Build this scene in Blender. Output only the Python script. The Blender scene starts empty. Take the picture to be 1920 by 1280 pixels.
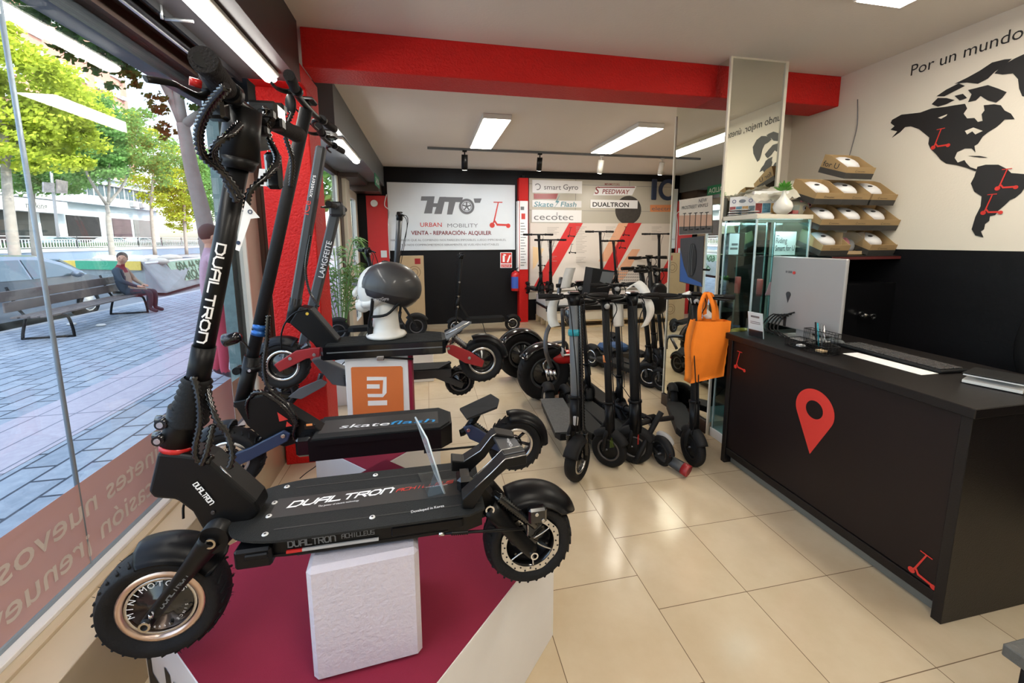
import bpy, math, random
from mathutils import Vector, Matrix
random.seed(7)
PI = math.pi
C = bpy.context.scene.collection
S = bpy.context.scene

# ------------------------------------------------------------------ camera
FPX, PCX, PCY = 763.9, 960.0, 556.3
YAW, PIT, ROL = -0.2010, 0.1370, -0.0036
CAM = Vector((0, 0, 1.5))
_cy, _sy = math.cos(YAW), math.sin(YAW)
_f = Vector((-_sy*math.cos(PIT), _cy*math.cos(PIT), -math.sin(PIT)))
_r = Vector((_cy, _sy, 0)); _u = _r.cross(_f)
RT = math.cos(ROL)*_r + math.sin(ROL)*_u
UP = -math.sin(ROL)*_r + math.cos(ROL)*_u
FW = _f
cam_data = bpy.data.cameras.new('camera')
cam = bpy.data.objects.new('camera', cam_data); C.objects.link(cam)
cam.matrix_world = Matrix(((RT.x, UP.x, -FW.x, CAM.x), (RT.y, UP.y, -FW.y, CAM.y), (RT.z, UP.z, -FW.z, CAM.z), (0, 0, 0, 1)))
cam_data.sensor_width = 36; cam_data.lens = FPX/1920*36
cam_data.shift_y = -(640-PCY)/1920
cam_data.clip_start = 0.03; cam_data.clip_end = 400
S.camera = cam

def at(x, y, X=None, Y=None, Z=None):
    """point of the place seen at pixel x, y of the 1920x1280 photo, on the plane given"""
    d = RT*((x-PCX)/FPX) - UP*((y-PCY)/FPX) + FW
    t = (X-CAM.x)/d.x if X is not None else (Y-CAM.y)/d.y if Y is not None else (Z-CAM.z)/d.z
    return CAM + d*t

# ------------------------------------------------------------------ world, sun, exposure
w = bpy.data.worlds.new('sky'); S.world = w; w.use_nodes = True
nt = w.node_tree; nt.nodes.clear()
sky = nt.nodes.new('ShaderNodeTexSky'); sky.sky_type = 'NISHITA'; sky.sun_disc = False
sky.sun_elevation = math.radians(52); sky.sun_rotation = math.radians(110); sky.air_density = 1.3; sky.dust_density = 2.5
bg = nt.nodes.new('ShaderNodeBackground'); bg.inputs[1].default_value = 0.52
ow = nt.nodes.new('ShaderNodeOutputWorld')
hs_ = nt.nodes.new('ShaderNodeHueSaturation'); hs_.inputs['Saturation'].default_value = .75; nt.links.new(sky.outputs[0], hs_.inputs['Color']); nt.links.new(hs_.outputs[0], bg.inputs[0]); nt.links.new(bg.outputs[0], ow.inputs[0])
sl = bpy.data.lights.new('sun', 'SUN'); sl.energy = 4.2; sl.angle = 0.02; sl.color = (1, .9, .72)
so = bpy.data.objects.new('sun', sl); C.objects.link(so)
so.rotation_euler = Vector((-0.50, 0.22, -0.84)).to_track_quat('-Z', 'Y').to_euler()
S.view_settings.view_transform = 'Standard'; S.view_settings.look = 'None'
S.view_settings.gamma = 1; S.view_settings.use_curve_mapping = False
S.view_settings.exposure = 0.80
S.cycles.use_denoising = True
S.cycles.max_bounces = 10; S.cycles.diffuse_bounces = 5; S.cycles.glossy_bounces = 5
S.cycles.transparent_max_bounces = 16; S.cycles.transmission_bounces = 6
S.cycles.caustics_reflective = False; S.cycles.caustics_refractive = False
S.cycles.sample_clamp_indirect = 6
S.cycles.use_adaptive_sampling = True; S.cycles.adaptive_threshold = 0.02

LAMP_COL = (1.0, 0.93, 0.80)
LAMP_E = 16.0
# ------------------------------------------------------------------ materials
MC = {}
def mat(name, col, rough=0.5, metal=0.0, var=0.06, scale=12, bump=0.0, bscale=None, spec=0.5, coat=0.0, emit=None, estr=0.0, alpha=1.0):
    if name in MC: return MC[name]
    m = bpy.data.materials.new(name); m.use_nodes = True; MC[name] = m
    t = m.node_tree; N = t.nodes; L = t.links; b = N['Principled BSDF']
    b.inputs['Roughness'].default_value = rough; b.inputs['Metallic'].default_value = metal
    b.inputs['Specular IOR Level'].default_value = spec
    if coat: b.inputs['Coat Weight'].default_value = coat; b.inputs['Coat Roughness'].default_value = .08
    tc = N.new('ShaderNodeTexCoord'); no = N.new('ShaderNodeTexNoise'); no.inputs['Scale'].default_value = scale; no.inputs['Detail'].default_value = 3
    L.new(tc.outputs['Object'], no.inputs['Vector'])
    mx = N.new('ShaderNodeMix'); mx.data_type = 'RGBA'
    c = list(col[:3])
    mx.inputs[6].default_value = [max(0, v*(1-var)) for v in c]+[1]; mx.inputs[7].default_value = [min(1, v*(1+var)) for v in c]+[1]
    L.new(no.outputs['Fac'], mx.inputs[0]); L.new(mx.outputs[2], b.inputs['Base Color'])
    if bump:
        bn = N.new('ShaderNodeBump'); bn.inputs['Strength'].default_value = bump; bn.inputs['Distance'].default_value = .01
        n2 = N.new('ShaderNodeTexNoise'); n2.inputs['Scale'].default_value = bscale or scale*6; n2.inputs['Detail'].default_value = 4
        L.new(tc.outputs['Object'], n2.inputs['Vector']); L.new(n2.outputs['Fac'], bn.inputs['Height']); L.new(bn.outputs[0], b.inputs['Normal'])
    if emit: b.inputs['Emission Color'].default_value = (*emit, 1); b.inputs['Emission Strength'].default_value = estr
    if alpha < 1: b.inputs['Alpha'].default_value = alpha
    return m
def glass(name, tint=(1, 1, 1), refl=1.0, haze=0.0, ior=1.45):
    if name in MC: return MC[name]
    m = bpy.data.materials.new(name); m.use_nodes = True; MC[name] = m
    t = m.node_tree; N = t.nodes; L = t.links; N.clear()
    o = N.new('ShaderNodeOutputMaterial'); tr = N.new('ShaderNodeBsdfTransparent'); tr.inputs[0].default_value = (*tint, 1)
    gl = N.new('ShaderNodeBsdfGlossy'); gl.inputs['Roughness'].default_value = 0.01; fr = N.new('ShaderNodeFresnel'); fr.inputs[0].default_value = ior
    ge = N.new('ShaderNodeNewGeometry'); mr = N.new('ShaderNodeMapRange'); mr.inputs[3].default_value = ior; mr.inputs[4].default_value = 1/ior; L.new(ge.outputs['Backfacing'], mr.inputs[0]); L.new(mr.outputs[0], fr.inputs[0])
    mu = N.new('ShaderNodeMath'); mu.operation = 'MULTIPLY'; mu.inputs[1].default_value = refl
    mx = N.new('ShaderNodeMixShader'); L.new(fr.outputs[0], mu.inputs[0]); L.new(mu.outputs[0], mx.inputs[0])
    L.new(tr.outputs[0], mx.inputs[1]); L.new(gl.outputs[0], mx.inputs[2]); L.new(mx.outputs[0], o.inputs[0])
    return m
def emis(name, col, strength):
    if name in MC: return MC[name]
    m = bpy.data.materials.new(name); m.use_nodes = True; MC[name] = m
    t = m.node_tree; t.nodes.clear(); o = t.nodes.new('ShaderNodeOutputMaterial'); e = t.nodes.new('ShaderNodeEmission')
    e.inputs[0].default_value = (*col, 1); e.inputs[1].default_value = strength; t.links.new(e.outputs[0], o.inputs[0])
    return m
K = lambda n, *a, **k: mat(n, *a, **k)
M = dict(
 blk=K('satin_black', (.004, .004, .005), .38, spec=.22, var=.1), blkm=K('matte_black', (.010, .010, .011), .6, spec=.22, var=.15, bump=.15, bscale=300),
 blkg=K('gloss_black', (.005, .005, .006), .16, var=.1, coat=.4), rub=K('tyre_rubber', (.010, .010, .011), .66, spec=.22, var=.25, bump=.2, bscale=160),
 grip=K('grip_rubber', (.014, .012, .012), .75, spec=.22, var=.2, bump=.5, bscale=260), dgr=K('dark_grey_paint', (.034, .037, .042), .42, var=.08),
 mgr=K('mid_grey_paint', (.13, .14, .15), .45, var=.08), lgr=K('light_grey', (.42, .42, .43), .5), deck=K('deck_grip_black', (.017, .018, .018), .60, spec=.22, var=.2, bump=.35, bscale=420),
 sil=K('brushed_metal', (.62, .62, .63), .25, 1.0), chr=K('chrome', (.8, .8, .82), .08, 1.0), cop=K('rose_metal_rim', (.70, .52, .42), .28, .9), dmet=K('dark_metal', (.12, .12, .13), .35, .9),
 wht=K('white_paint', (.80, .80, .80), .5, var=.03), wtx=K('white_print', (.88, .88, .88), .5, var=.02), redp=K('red_print', (.62, .035, .025), .5, var=.03), blu=K('blue_anodised', (.02, .11, .36), .3, .5),
 navy=K('navy_paint', (.018, .035, .085), .35), red=K('dark_red_paint', (.30, .018, .022), .35), redg=K('red_plastic', (.55, .02, .02), .25), teal=K('teal_clamp', (.02, .30, .38), .35),
 foam=K('white_foam', (.60, .56, .63), .8, var=.05, bump=.35, bscale=90), mar=K('maroon_felt', (.24, .009, .036), .92, var=.12, scale=6, bump=.3, bscale=500), crm=K('cream_card', (.62, .57, .47), .7, var=.04),
 whc=K('white_card', (.74, .74, .76), .6, var=.03), org=K('orange_print', (.68, .18, .045), .55, var=.03), orb=K('orange_nonwoven', (.90, .22, .01), .8, var=.06, bump=.3, bscale=200),
 blp=K('black_print', (.012, .012, .013), .5), gpr=K('grey_print', (.16, .16, .17), .6), tprint=K('teal_print', (.12, .30, .36), .5), bprint=K('blue_print', (.02, .28, .60), .5),
 pap=K('receipt_paper', (.74, .73, .71), .8, var=.06, scale=30), yel=K('yellow_reflector', (.75, .5, .05), .4), orf=K('orange_reflector', (.9, .32, .1), .4), grn=K('green_print', (.10, .16, .02), .5),
 cbd=K('cardboard', (.46, .33, .19), .8, var=.08, scale=8), cbd2=K('kraft_box', (.40, .27, .13), .8, var=.06, scale=8), cdk=K('dark_box_band', (.045, .042, .038), .7), wood=K('pallet_wood', (.50, .38, .22), .8, var=.15, scale=10, bump=.2),
 alu=K('aluminium', (.60, .62, .64), .35, .8), bron=K('bronze_frame', (.07, .045, .035), .4, .4), ivo=K('ivory_paint', (.70, .66, .56), .45, var=.03),
 plast=K('white_plastic', (.75, .74, .70), .35, var=.04, coat=.3), skin=K('skin', (.55, .30, .20), .6), hair=K('dark_hair', (.05, .03, .02), .7),
 steel=K('galvanised_steel', (.30, .36, .42), .5, .3, var=.1), film=glass('clear_film', (.93, .95, .96), 1.2), acry=glass('acrylic', (.86, .92, .95), 1.6), gls=glass('shop_glass', (.93, .96, .97), 1.0), glsc=glass('cabinet_glass', (.80, .93, .92), 1.4),
)
MIR = bpy.data.materials.new('mirror_silver'); MIR.use_nodes = True
_b = MIR.node_tree.nodes['Principled BSDF']; _b.inputs['Metallic'].default_value = 1; _b.inputs['Roughness'].default_value = 0.0; _b.inputs['Base Color'].default_value = (.80, .82, .74, 1)

# ------------------------------------------------------------------ mesh builder
class MB:
    def __init__(s, tf=None): s.V = []; s.F = []; s.MI = []; s.SM = []; s.mi = 0; s.tf = tf or Matrix()
    def add(s, vs, fs, smooth=False):
        n = len(s.V); s.V += [s.tf @ Vector(v) for v in vs]
        for k, f in enumerate(fs):
            s.F.append([i+n for i in f]); s.MI.append(s.mi); s.SM.append(smooth if isinstance(smooth, bool) else smooth[k])
        return s
    def box(s, x0, x1, y0, y1, z0, z1, bev=0, R=None):
        c = Vector(((x0+x1)/2, (y0+y1)/2, (z0+z1)/2)); h = Vector((abs(x1-x0)/2, abs(y1-y0)/2, abs(z1-z0)/2))
        b = min(bev, min(h)*.98); R = R or Matrix.Identity(3)
        vs = []; idx = {}
        if b <= 0:
            for sx in (-1, 1):
                for sy in (-1, 1):
                    for sz in (-1, 1): vs.append(c+R@Vector((sx*h.x, sy*h.y, sz*h.z)))
            s.add(vs, [(0, 1, 3, 2), (4, 6, 7, 5), (0, 4, 5, 1), (2, 3, 7, 6), (0, 2, 6, 4), (1, 5, 7, 3)]); return s
        for sx in (-1, 1):
            for sy in (-1, 1):
                for sz in (-1, 1):
                    for a in range(3):
                        d = [h.x-b, h.y-b, h.z-b]; d[a] += b
                        idx[(sx, sy, sz, a)] = len(vs); vs.append(c+R@Vector((sx*d[0], sy*d[1], sz*d[2])))
        fs = []
        for a in range(3):
            u, v = (a+1) % 3, (a+2) % 3
            for sg in (-1, 1):
                q = []
                for (p, r) in ((-1, -1), (1, -1), (1, 1), (-1, 1)):
                    k = [0, 0, 0]; k[a] = sg; k[u] = p; k[v] = r; q.append(idx[(*k, a)])
                fs.append(q if sg > 0 else q[::-1])
            for p in (-1, 1):
                for r in (-1, 1):
                    k0 = [0, 0, 0]; k0[u] = p; k0[v] = r; k1 = list(k0); k0[a] = -1; k1[a] = 1
                    q = [idx[(*k0, u)], idx[(*k1, u)], idx[(*k1, v)], idx[(*k0, v)]]
                    fs.append(q if p*r < 0 else q[::-1])
        for k in [(x, y, z) for x in (-1, 1) for y in (-1, 1) for z in (-1, 1)]:
            q = [idx[(*k, 0)], idx[(*k, 1)], idx[(*k, 2)]]
            fs.append(q if k[0]*k[1]*k[2] > 0 else q[::-1])
        s.add(vs, fs); return s
    def ring(s, c, u, v, r, n): return [c+u*(r*math.cos(2*PI*i/n))+v*(r*math.sin(2*PI*i/n)) for i in range(n)]
    def cyl(s, p0, p1, r0, r1=None, n=14, caps=True):
        p0, p1 = Vector(p0), Vector(p1); r1 = r0 if r1 is None else r1
        a = (p1-p0).normalized(); u = a.orthogonal().normalized(); v = a.cross(u)
        vs = s.ring(p0, u, v, r0, n)+s.ring(p1, u, v, r1, n)
        fs = [(i, (i+1) % n, n+(i+1) % n, n+i) for i in range(n)]; sm = [True]*n
        if caps: fs += [tuple(range(n))[::-1], tuple(range(n, 2*n))]; sm += [False, False]
        s.add(vs, fs, sm); return s
    def lathe(s, prof, c=(0, 0, 0), axis=(0, 0, 1), n=24, smooth=True, arc=None, xdir=None):
        c = Vector(c); a = Vector(axis).normalized(); u = Vector(xdir).normalized() if xdir else a.orthogonal().normalized(); v = a.cross(u)
        vs = []; m = len(prof); full = arc is None
        a0, a1 = arc if arc else (0, 2*PI); nn = n if full else n+1
        for i in range(nn):
            t = a0+(a1-a0)*i/n; d = u*math.cos(t)+v*math.sin(t)
            for (r, h) in prof: vs.append(c+d*r+a*h)
        fs = []
        for i in range(n):
            j = (i+1) % nn
            for k in range(m-1): fs.append((i*m+k, j*m+k, j*m+k+1, i*m+k+1))
        s.add(vs, fs, smooth); return s
    def path(s, pts, sub=4):
        P = [Vector(p) for p in pts]
        if len(P) < 3 or sub < 2: return P
        out = []
        for i in range(len(P)-1):
            p0 = P[max(0, i-1)]; p1 = P[i]; p2 = P[i+1]; p3 = P[min(len(P)-1, i+2)]
            for k in range(sub):
                t = k/sub; out.append(.5*((2*p1)+(p2-p0)*t+(2*p0-5*p1+4*p2-p3)*t*t+(3*p1-p0-3*p2+p3)*t**3))
        out.append(P[-1]); return out
    def tube(s, pts, r, n=8, sub=4, caps=True, flat=1.0):
        P = s.path(pts, sub); m = len(P)
        rr = r if isinstance(r, (list, tuple)) else None
        def rad(i):
            if not rr: return r
            t = i/(m-1)*(len(rr)-1); k = min(int(t), len(rr)-2); return rr[k]+(rr[k+1]-rr[k])*(t-k)
        T = [(P[min(i+1, m-1)]-P[max(i-1, 0)]).normalized() for i in range(m)]
        u = T[0].orthogonal().normalized(); vs = []
        for i in range(m):
            u = (u-T[i]*u.dot(T[i])); u = u.normalized() if u.length > 1e-6 else T[i].orthogonal().normalized(); v = T[i].cross(u)
            for k in range(n): vs.append(P[i]+u*(rad(i)*math.cos(2*PI*k/n))+v*(rad(i)*flat*math.sin(2*PI*k/n)))
        fs = []; sm = []
        for i in range(m-1):
            for k in range(n): fs.append((i*n+k, i*n+(k+1) % n, (i+1)*n+(k+1) % n, (i+1)*n+k)); sm.append(True)
        if caps: fs += [tuple(range(n))[::-1], tuple(range((m-1)*n, m*n))]; sm += [False, False]
        s.add(vs, fs, sm); return s
    def coil(s, pts, r, rr, sub=6, step=2, n=8):
        """ribbed sleeve: a tube whose radius swells and shrinks"""
        P = s.path(pts, sub); L = [0]
        for i in range(1, len(P)): L.append(L[-1]+(P[i]-P[i-1]).length)
        tot = L[-1]; cnt = max(4, int(tot/step)); Q = []; R = []
        for k in range(cnt*2+1):
            d = tot*k/(cnt*2); i = 1
            while i < len(L)-1 and L[i] < d: i += 1
            t = (d-L[i-1])/max(1e-9, L[i]-L[i-1]); Q.append(P[i-1].lerp(P[i], t)); R.append(r if k % 2 else rr)
        s.tube(Q, R, n, 1); return s
    def prism(s, poly, o=(0, 0, 0), u=(1, 0, 0), v=(0, 0, 1), d=0.01, mid=False):
        """polygon (list of 2-D points) in the plane o,u,v with thickness d along u x v"""
        o, u, v = Vector(o), Vector(u), Vector(v); w_ = u.cross(v).normalized()
        o0 = o-w_*(d/2) if mid else o
        a = sum(poly[i][0]*poly[(i+1) % len(poly)][1]-poly[(i+1) % len(poly)][0]*poly[i][1] for i in range(len(poly)))
        if a < 0: poly = poly[::-1]
        n = len(poly); vs = [o0+u*x+v*y for x, y in poly]+[o0+u*x+v*y+w_*d for x, y in poly]
        s.add(vs, [tuple(range(n))[::-1], tuple(range(n, 2*n))]+[(i, (i+1) % n, n+(i+1) % n, n+i) for i in range(n)]); return s
    def poly3(s, pts, w_):
        """flat polygon of 3-D points extruded by vector w_"""
        P = [Vector(p) for p in pts]; w_ = Vector(w_); n = len(P)
        nr = Vector((0, 0, 0))
        for i in range(n): nr += P[i].cross(P[(i+1) % n])
        if nr.dot(w_) < 0: P = P[::-1]
        s.add(P+[p+w_ for p in P], [tuple(range(n))[::-1], tuple(range(n, 2*n))]+[(i, (i+1) % n, n+(i+1) % n, n+i) for i in range(n)]); return s
    def ribbon(s, pts, wv, t=.001, sub=4):
        P = s.path(pts, sub); wv = Vector(wv); m = len(P); vs = []
        for p in P: vs += [p-wv/2, p+wv/2]
        s.add(vs, [(2*i, 2*i+1, 2*i+3, 2*i+2) for i in range(m-1)], True); return s
    def ball(s, c, r, n=14, m=8, sc=(1, 1, 1), R=None):
        c = Vector(c); R = R or Matrix.Identity(3); vs = [c+R@Vector((0, 0, -r*sc[2]))]
        for j in range(1, m):
            t = -PI/2+PI*j/m
            for i in range(n):
                a = 2*PI*i/n; vs.append(c+R@Vector((r*sc[0]*math.cos(t)*math.cos(a), r*sc[1]*math.cos(t)*math.sin(a), r*sc[2]*math.sin(t))))
        vs.append(c+R@Vector((0, 0, r*sc[2]))); fs = [(0, 1+(i+1) % n, 1+i) for i in range(n)]
        for j in range(m-2):
            for i in range(n): fs.append((1+j*n+i, 1+j*n+(i+1) % n, 1+(j+1)*n+(i+1) % n, 1+(j+1)*n+i))
        k = len(vs)-1; fs += [(k, 1+(m-2)*n+i, 1+(m-2)*n+(i+1) % n) for i in range(n)]
        s.add(vs, fs, True); return s
    def text(s, body, o, u, v, size, bold=0.0, align='LEFT', depth=.0008, shear=0, sx=1.0, space=1.0, fit=None):
        """lettering in the plane o,u,v; fit = width to squeeze or stretch to"""
        c = bpy.data.curves.new('lettering', 'FONT'); c.body = body; c.size = 1; c.offset = bold; c.resolution_u = 3; c.shear = shear
        c.space_character = space
        ob = bpy.data.objects.new('lettering', c); me = ob.to_mesh()
        o, u, v = Vector(o), Vector(u).normalized(), Vector(v).normalized(); w_ = u.cross(v)
        vs = [p.co.copy() for p in me.vertices]; fs = [tuple(p.vertices) for p in me.polygons]
        ob.to_mesh_clear(); bpy.data.objects.remove(ob); bpy.data.curves.remove(c)
        if not vs: return s
        x0 = min(p.x for p in vs); x1 = max(p.x for p in vs); W = (x1-x0)*size
        if fit: sx = fit/W
        sh = {'LEFT': x0, 'CENTER': (x0+x1)/2, 'RIGHT': x1}[align]
        s.add([o+u*((p.x-sh)*size*sx)+v*(p.y*size)+w_*depth for p in vs], fs); return s
    def build(s, name, m, parent=None, loc=None, rot=None):
        me = bpy.data.meshes.new(name); me.from_pydata([tuple(v) for v in s.V], [], s.F)
        for mm in (m if isinstance(m, (list, tuple)) else [m]): me.materials.append(M[mm] if isinstance(mm, str) else mm)
        me.polygons.foreach_set('use_smooth', s.SM); me.polygons.foreach_set('material_index', s.MI); me.update()
        o = bpy.data.objects.new(name, me); C.objects.link(o)
        if parent: o.parent = parent
        if loc is not None: o.location = loc
        if rot is not None: o.rotation_euler = rot
        return o
BLK = dict(D='04 00 30 41 43 34 04', U='04 01 10 30 41 44', A='00 03 14 44 40|02 42', L='04 00 40', T='04 44|24 20', R='00 04 44 42 02|22 40', O='01 03 14 34 43 41 30 10 01', N='00 04 34 43 40', C='44 14 03 01 10 40', H='00 04|40 44|02 42', I='20 24', E='44 04 00 40|02 32', S='44 04 02 42 40 00', M='00 04 24 20|24 44 40')
def blocktext(mb, body, o, u, v, h, W, sw=.2, shear=0.0, gap=.28, depth=.0006, fine=False):
    """square technical capitals drawn from strokes; W = total width, h = height"""
    o, u, v = Vector(o), Vector(u).normalized(), Vector(v).normalized(); n_ = u.cross(v); cw = W/(len(body)*(1+gap)-gap); hw = sw*h/2
    for i, ch in enumerate(body):
        if ch == ' ': continue
        x0 = i*cw*(1+gap); k = 0
        for ln in BLK[ch].split('|'):
            P = [(x0+int(q[0])/4*cw, int(q[1])/4*h) for q in ln.split()]
            for a, c in zip(P, P[1:]):
                d = Vector((c[0]-a[0], c[1]-a[1])); L_ = d.length; d /= L_; m = Vector((-d.y, d.x)); a2 = Vector(a)-d*hw*.98; c2 = Vector(c)+d*hw*.98
                k += 1; na, nb = (max(1, int(L_/(h*.2))), 2) if fine else (1, 1); g = [(a2+(c2-a2)*(i_/na))+m*hw*(2*j_/nb-1) for i_ in range(na+1) for j_ in range(nb+1)]
                mb.add([o+u*(p.x+p.y*shear)+v*p.y+n_*(depth+k*.00004) for p in g], [(i_*(nb+1)+j_, (i_+1)*(nb+1)+j_, (i_+1)*(nb+1)+j_+1, i_*(nb+1)+j_+1) for i_ in range(na) for j_ in range(nb)])
def thing(name, label, cat, loc=(0, 0, 0), rz=0, group=None, rot=None):
    o = bpy.data.objects.new(name, None); C.objects.link(o); o.empty_display_size = .1
    o.location = loc; o.rotation_euler = rot or (0, 0, rz); o['label'] = label; o['category'] = cat
    if group: o['group'] = group
    return o
def tag(o, label, cat, group=None, kind=None):
    o['label'] = label; o['category'] = cat
    if group: o['group'] = group
    if kind: o['kind'] = kind
    return o
def struct(name, mb, m):
    o = mb.build(name, m); o['kind'] = 'structure'; return o
def dup(root, loc, rz=None, label=None, rot=None):
    r = root.copy(); C.objects.link(r); r.location = loc
    if rz is not None: r.rotation_euler = (0, 0, rz)
    if rot is not None: r.rotation_euler = rot
    if label: r['label'] = label
    for ch in list(root.children):
        c = ch.copy(); C.objects.link(c); c.parent = r
        for g in ch.children:
            d = g.copy(); C.objects.link(d); d.parent = c
    return r
def arc2(cx, cy, r, a0, a1, n=16): return [(cx+r*math.cos(a0+(a1-a0)*i/n), cy+r*math.sin(a0+(a1-a0)*i/n)) for i in range(n+1)]
def icon(mb, o, u, v, s, d=.0012):
    """flat scooter emblem, s = height"""
    q = lambda L_: [(x*s, y*s) for x, y in L_]
    mb.prism(q(arc2(.10, .12, .10, 0, 2*PI, 14)[:-1]), o, u, v, d); mb.prism(q(arc2(.72, .10, .085, 0, 2*PI, 14)[:-1]), o, u, v, d)
    mb.prism(q([(.1, .17), (.2, .22), (.28, .10), (.66, .09), (.72, .17), (.62, .165), (.3, .18), (.22, .30), (.14, .26)]), Vector(o)+Vector(u).cross(Vector(v))*.0003, u, v, d)
    mb.prism(q([(.13, .2), (.19, .22), (.36, .96), (.32, .97)]), Vector(o)+Vector(u).cross(Vector(v))*.0005, u, v, d)
    mb.prism(q([(.16, .955), (.5, .955), (.5, .99), (.16, .99)]), Vector(o)+Vector(u).cross(Vector(v))*.0007, u, v, d)
X_, Y_, Z_ = Vector((1, 0, 0)), Vector((0, 1, 0)), Vector((0, 0, 1))

# ================================================================== procedural surface materials with a pattern
def grid_mat(name, col, col2, joint, sx, sy, x0, y0, jw=.0016, rough=.16, nscale=3.0, bump=0.0, offset=0.0, coat=0.0, axes='xy', var2=.0, warp=0):
    m = bpy.data.materials.new(name); m.use_nodes = True; MC[name] = m
    t = m.node_tree; N = t.nodes; L = t.links; b = N['Principled BSDF']; b.inputs['Specular IOR Level'].default_value = .36
    ge = N.new('ShaderNodeNewGeometry'); se = N.new('ShaderNodeSeparateXYZ'); L.new(ge.outputs['Position'], se.inputs[0])
    def mth(op, a, b_=None):
        n = N.new('ShaderNodeMath'); n.operation = op
        for i, q in enumerate((a, b_)):
            if q is None: continue
            if isinstance(q, (int, float)): n.inputs[i].default_value = q
            else: L.new(q, n.inputs[i])
        return n.outputs[0]
    ax = {'x': se.outputs[0], 'y': se.outputs[1], 'z': se.outputs[2]}
    A = mth('DIVIDE', mth('SUBTRACT', ax[axes[0]], x0), sx); B = mth('DIVIDE', mth('SUBTRACT', ax[axes[1]], y0), sy)
    if offset: A = mth('ADD', A, mth('MULTIPLY', mth('FLOOR', B), offset))
    def edge(q, s_):
        f = mth('FRACT', q); return mth('MULTIPLY', mth('MINIMUM', f, mth('SUBTRACT', 1.0, f)), s_)
    e = mth('MINIMUM', edge(A, sx), edge(B, sy)); ln = mth('LESS_THAN', e, jw)
    cid = N.new('ShaderNodeCombineXYZ'); L.new(mth('FLOOR', A), cid.inputs[0]); L.new(mth('FLOOR', B), cid.inputs[1])
    wn = N.new('ShaderNodeTexWhiteNoise'); wn.noise_dimensions = '3D'; L.new(cid.outputs[0], wn.inputs['Vector'])
    no = N.new('ShaderNodeTexNoise'); no.inputs['Scale'].default_value = nscale; no.inputs['Detail'].default_value = 6; no.inputs['Roughness'].default_value = .6
    add = N.new('ShaderNodeVectorMath'); add.operation = 'ADD'; L.new(ge.outputs['Position'], add.inputs[0]); L.new(wn.outputs['Color'], add.inputs[1]); L.new(add.outputs[0], no.inputs['Vector'])
    mx = N.new('ShaderNodeMix'); mx.data_type = 'RGBA'; mx.inputs[6].default_value = (*col, 1); mx.inputs[7].default_value = (*col2, 1)
    fac = mth('ADD', mth('MULTIPLY', mth('SUBTRACT', no.outputs['Fac'], .5), 2.2), .5)
    if var2: fac = mth('ADD', fac, mth('MULTIPLY', mth('SUBTRACT', wn.outputs['Value'], .5), var2))
    cl = N.new('ShaderNodeClamp'); L.new(fac, cl.inputs[0]); L.new(cl.outputs[0], mx.inputs[0])
    m2 = N.new('ShaderNodeMix'); m2.data_type = 'RGBA'; L.new(ln, m2.inputs[0]); L.new(mx.outputs[2], m2.inputs[6]); m2.inputs[7].default_value = (*joint, 1)
    L.new(m2.outputs[2], b.inputs['Base Color'])
    L.new(mth('ADD', mth('MULTIPLY', ln, .5), rough), b.inputs['Roughness'])
    if bump:
        bn = N.new('ShaderNodeBump'); bn.inputs['Strength'].default_value = bump; bn.inputs['Distance'].default_value = .004
        L.new(mth('SUBTRACT', mth('MULTIPLY', no.outputs['Fac'], .4), ln), bn.inputs['Height']); L.new(bn.outputs[0], b.inputs['Normal'])
    return m
M['tile'] = grid_mat('floor_tile', (.56, .44, .29), (.68, .57, .41), (.17, .11, .06), .4165, .409, .881, .923, rough=.17)
M['tile2'] = grid_mat('floor_tile_window', (.56, .44, .29), (.68, .57, .41), (.17, .11, .06), .46, .46, .881, 1.507, rough=.17)
M['marb'] = mat('ledge_marble', (.60, .50, .36), .22, var=.12, scale=5)
M['marb2'] = mat('ledge_riser_marble', (.50, .40, .27), .12, var=.16, scale=4)
M['ceil'] = mat('ceiling_plaster', (.74, .69, .64), .9, var=.02, scale=3, bump=.1, bscale=60)
M['wallw'] = mat('wall_white', (.74, .69, .60), .85, var=.015, scale=3, bump=.08, bscale=90)
M['wallb'] = mat('wall_black', (.0035, .0035, .005), .55, spec=.25, var=.2, bump=.25, bscale=70)
M['wallr'] = mat('wall_red_textured', (.60, .010, .008), .5, spec=.3, var=.05, scale=5, bump=.9, bscale=75)
M['walld'] = mat('soffit_dark_grey', (.050, .044, .045), .45, var=.06)
M['pave'] = grid_mat('pavers', (.25, .29, .34), (.37, .41, .46), (.06, .07, .09), .42, .21, 0, .05, jw=.010, rough=.75, nscale=14, bump=.5, offset=.5, axes='yx', var2=.7)
M['pave2'] = grid_mat('pink_paver_strip', (.42, .37, .42), (.50, .46, .50), (.2, .2, .24), 1.1, .30, 0, 0, jw=.008, rough=.75, nscale=20, axes='yx')
M['brick'] = grid_mat('tower_brick', (.42, .20, .15), (.52, .27, .20), (.40, .28, .24), .5, .16, 0, 0, jw=.01, rough=.9, nscale=2, offset=.5, axes='yz')

ZC = 2.75       # ceiling
XL = -0.70      # inner face of the window soffit and of the red pillar
XG = -1.19      # shop glass
XW = 3.18       # map wall
YB = 7.40       # far wall
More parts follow.
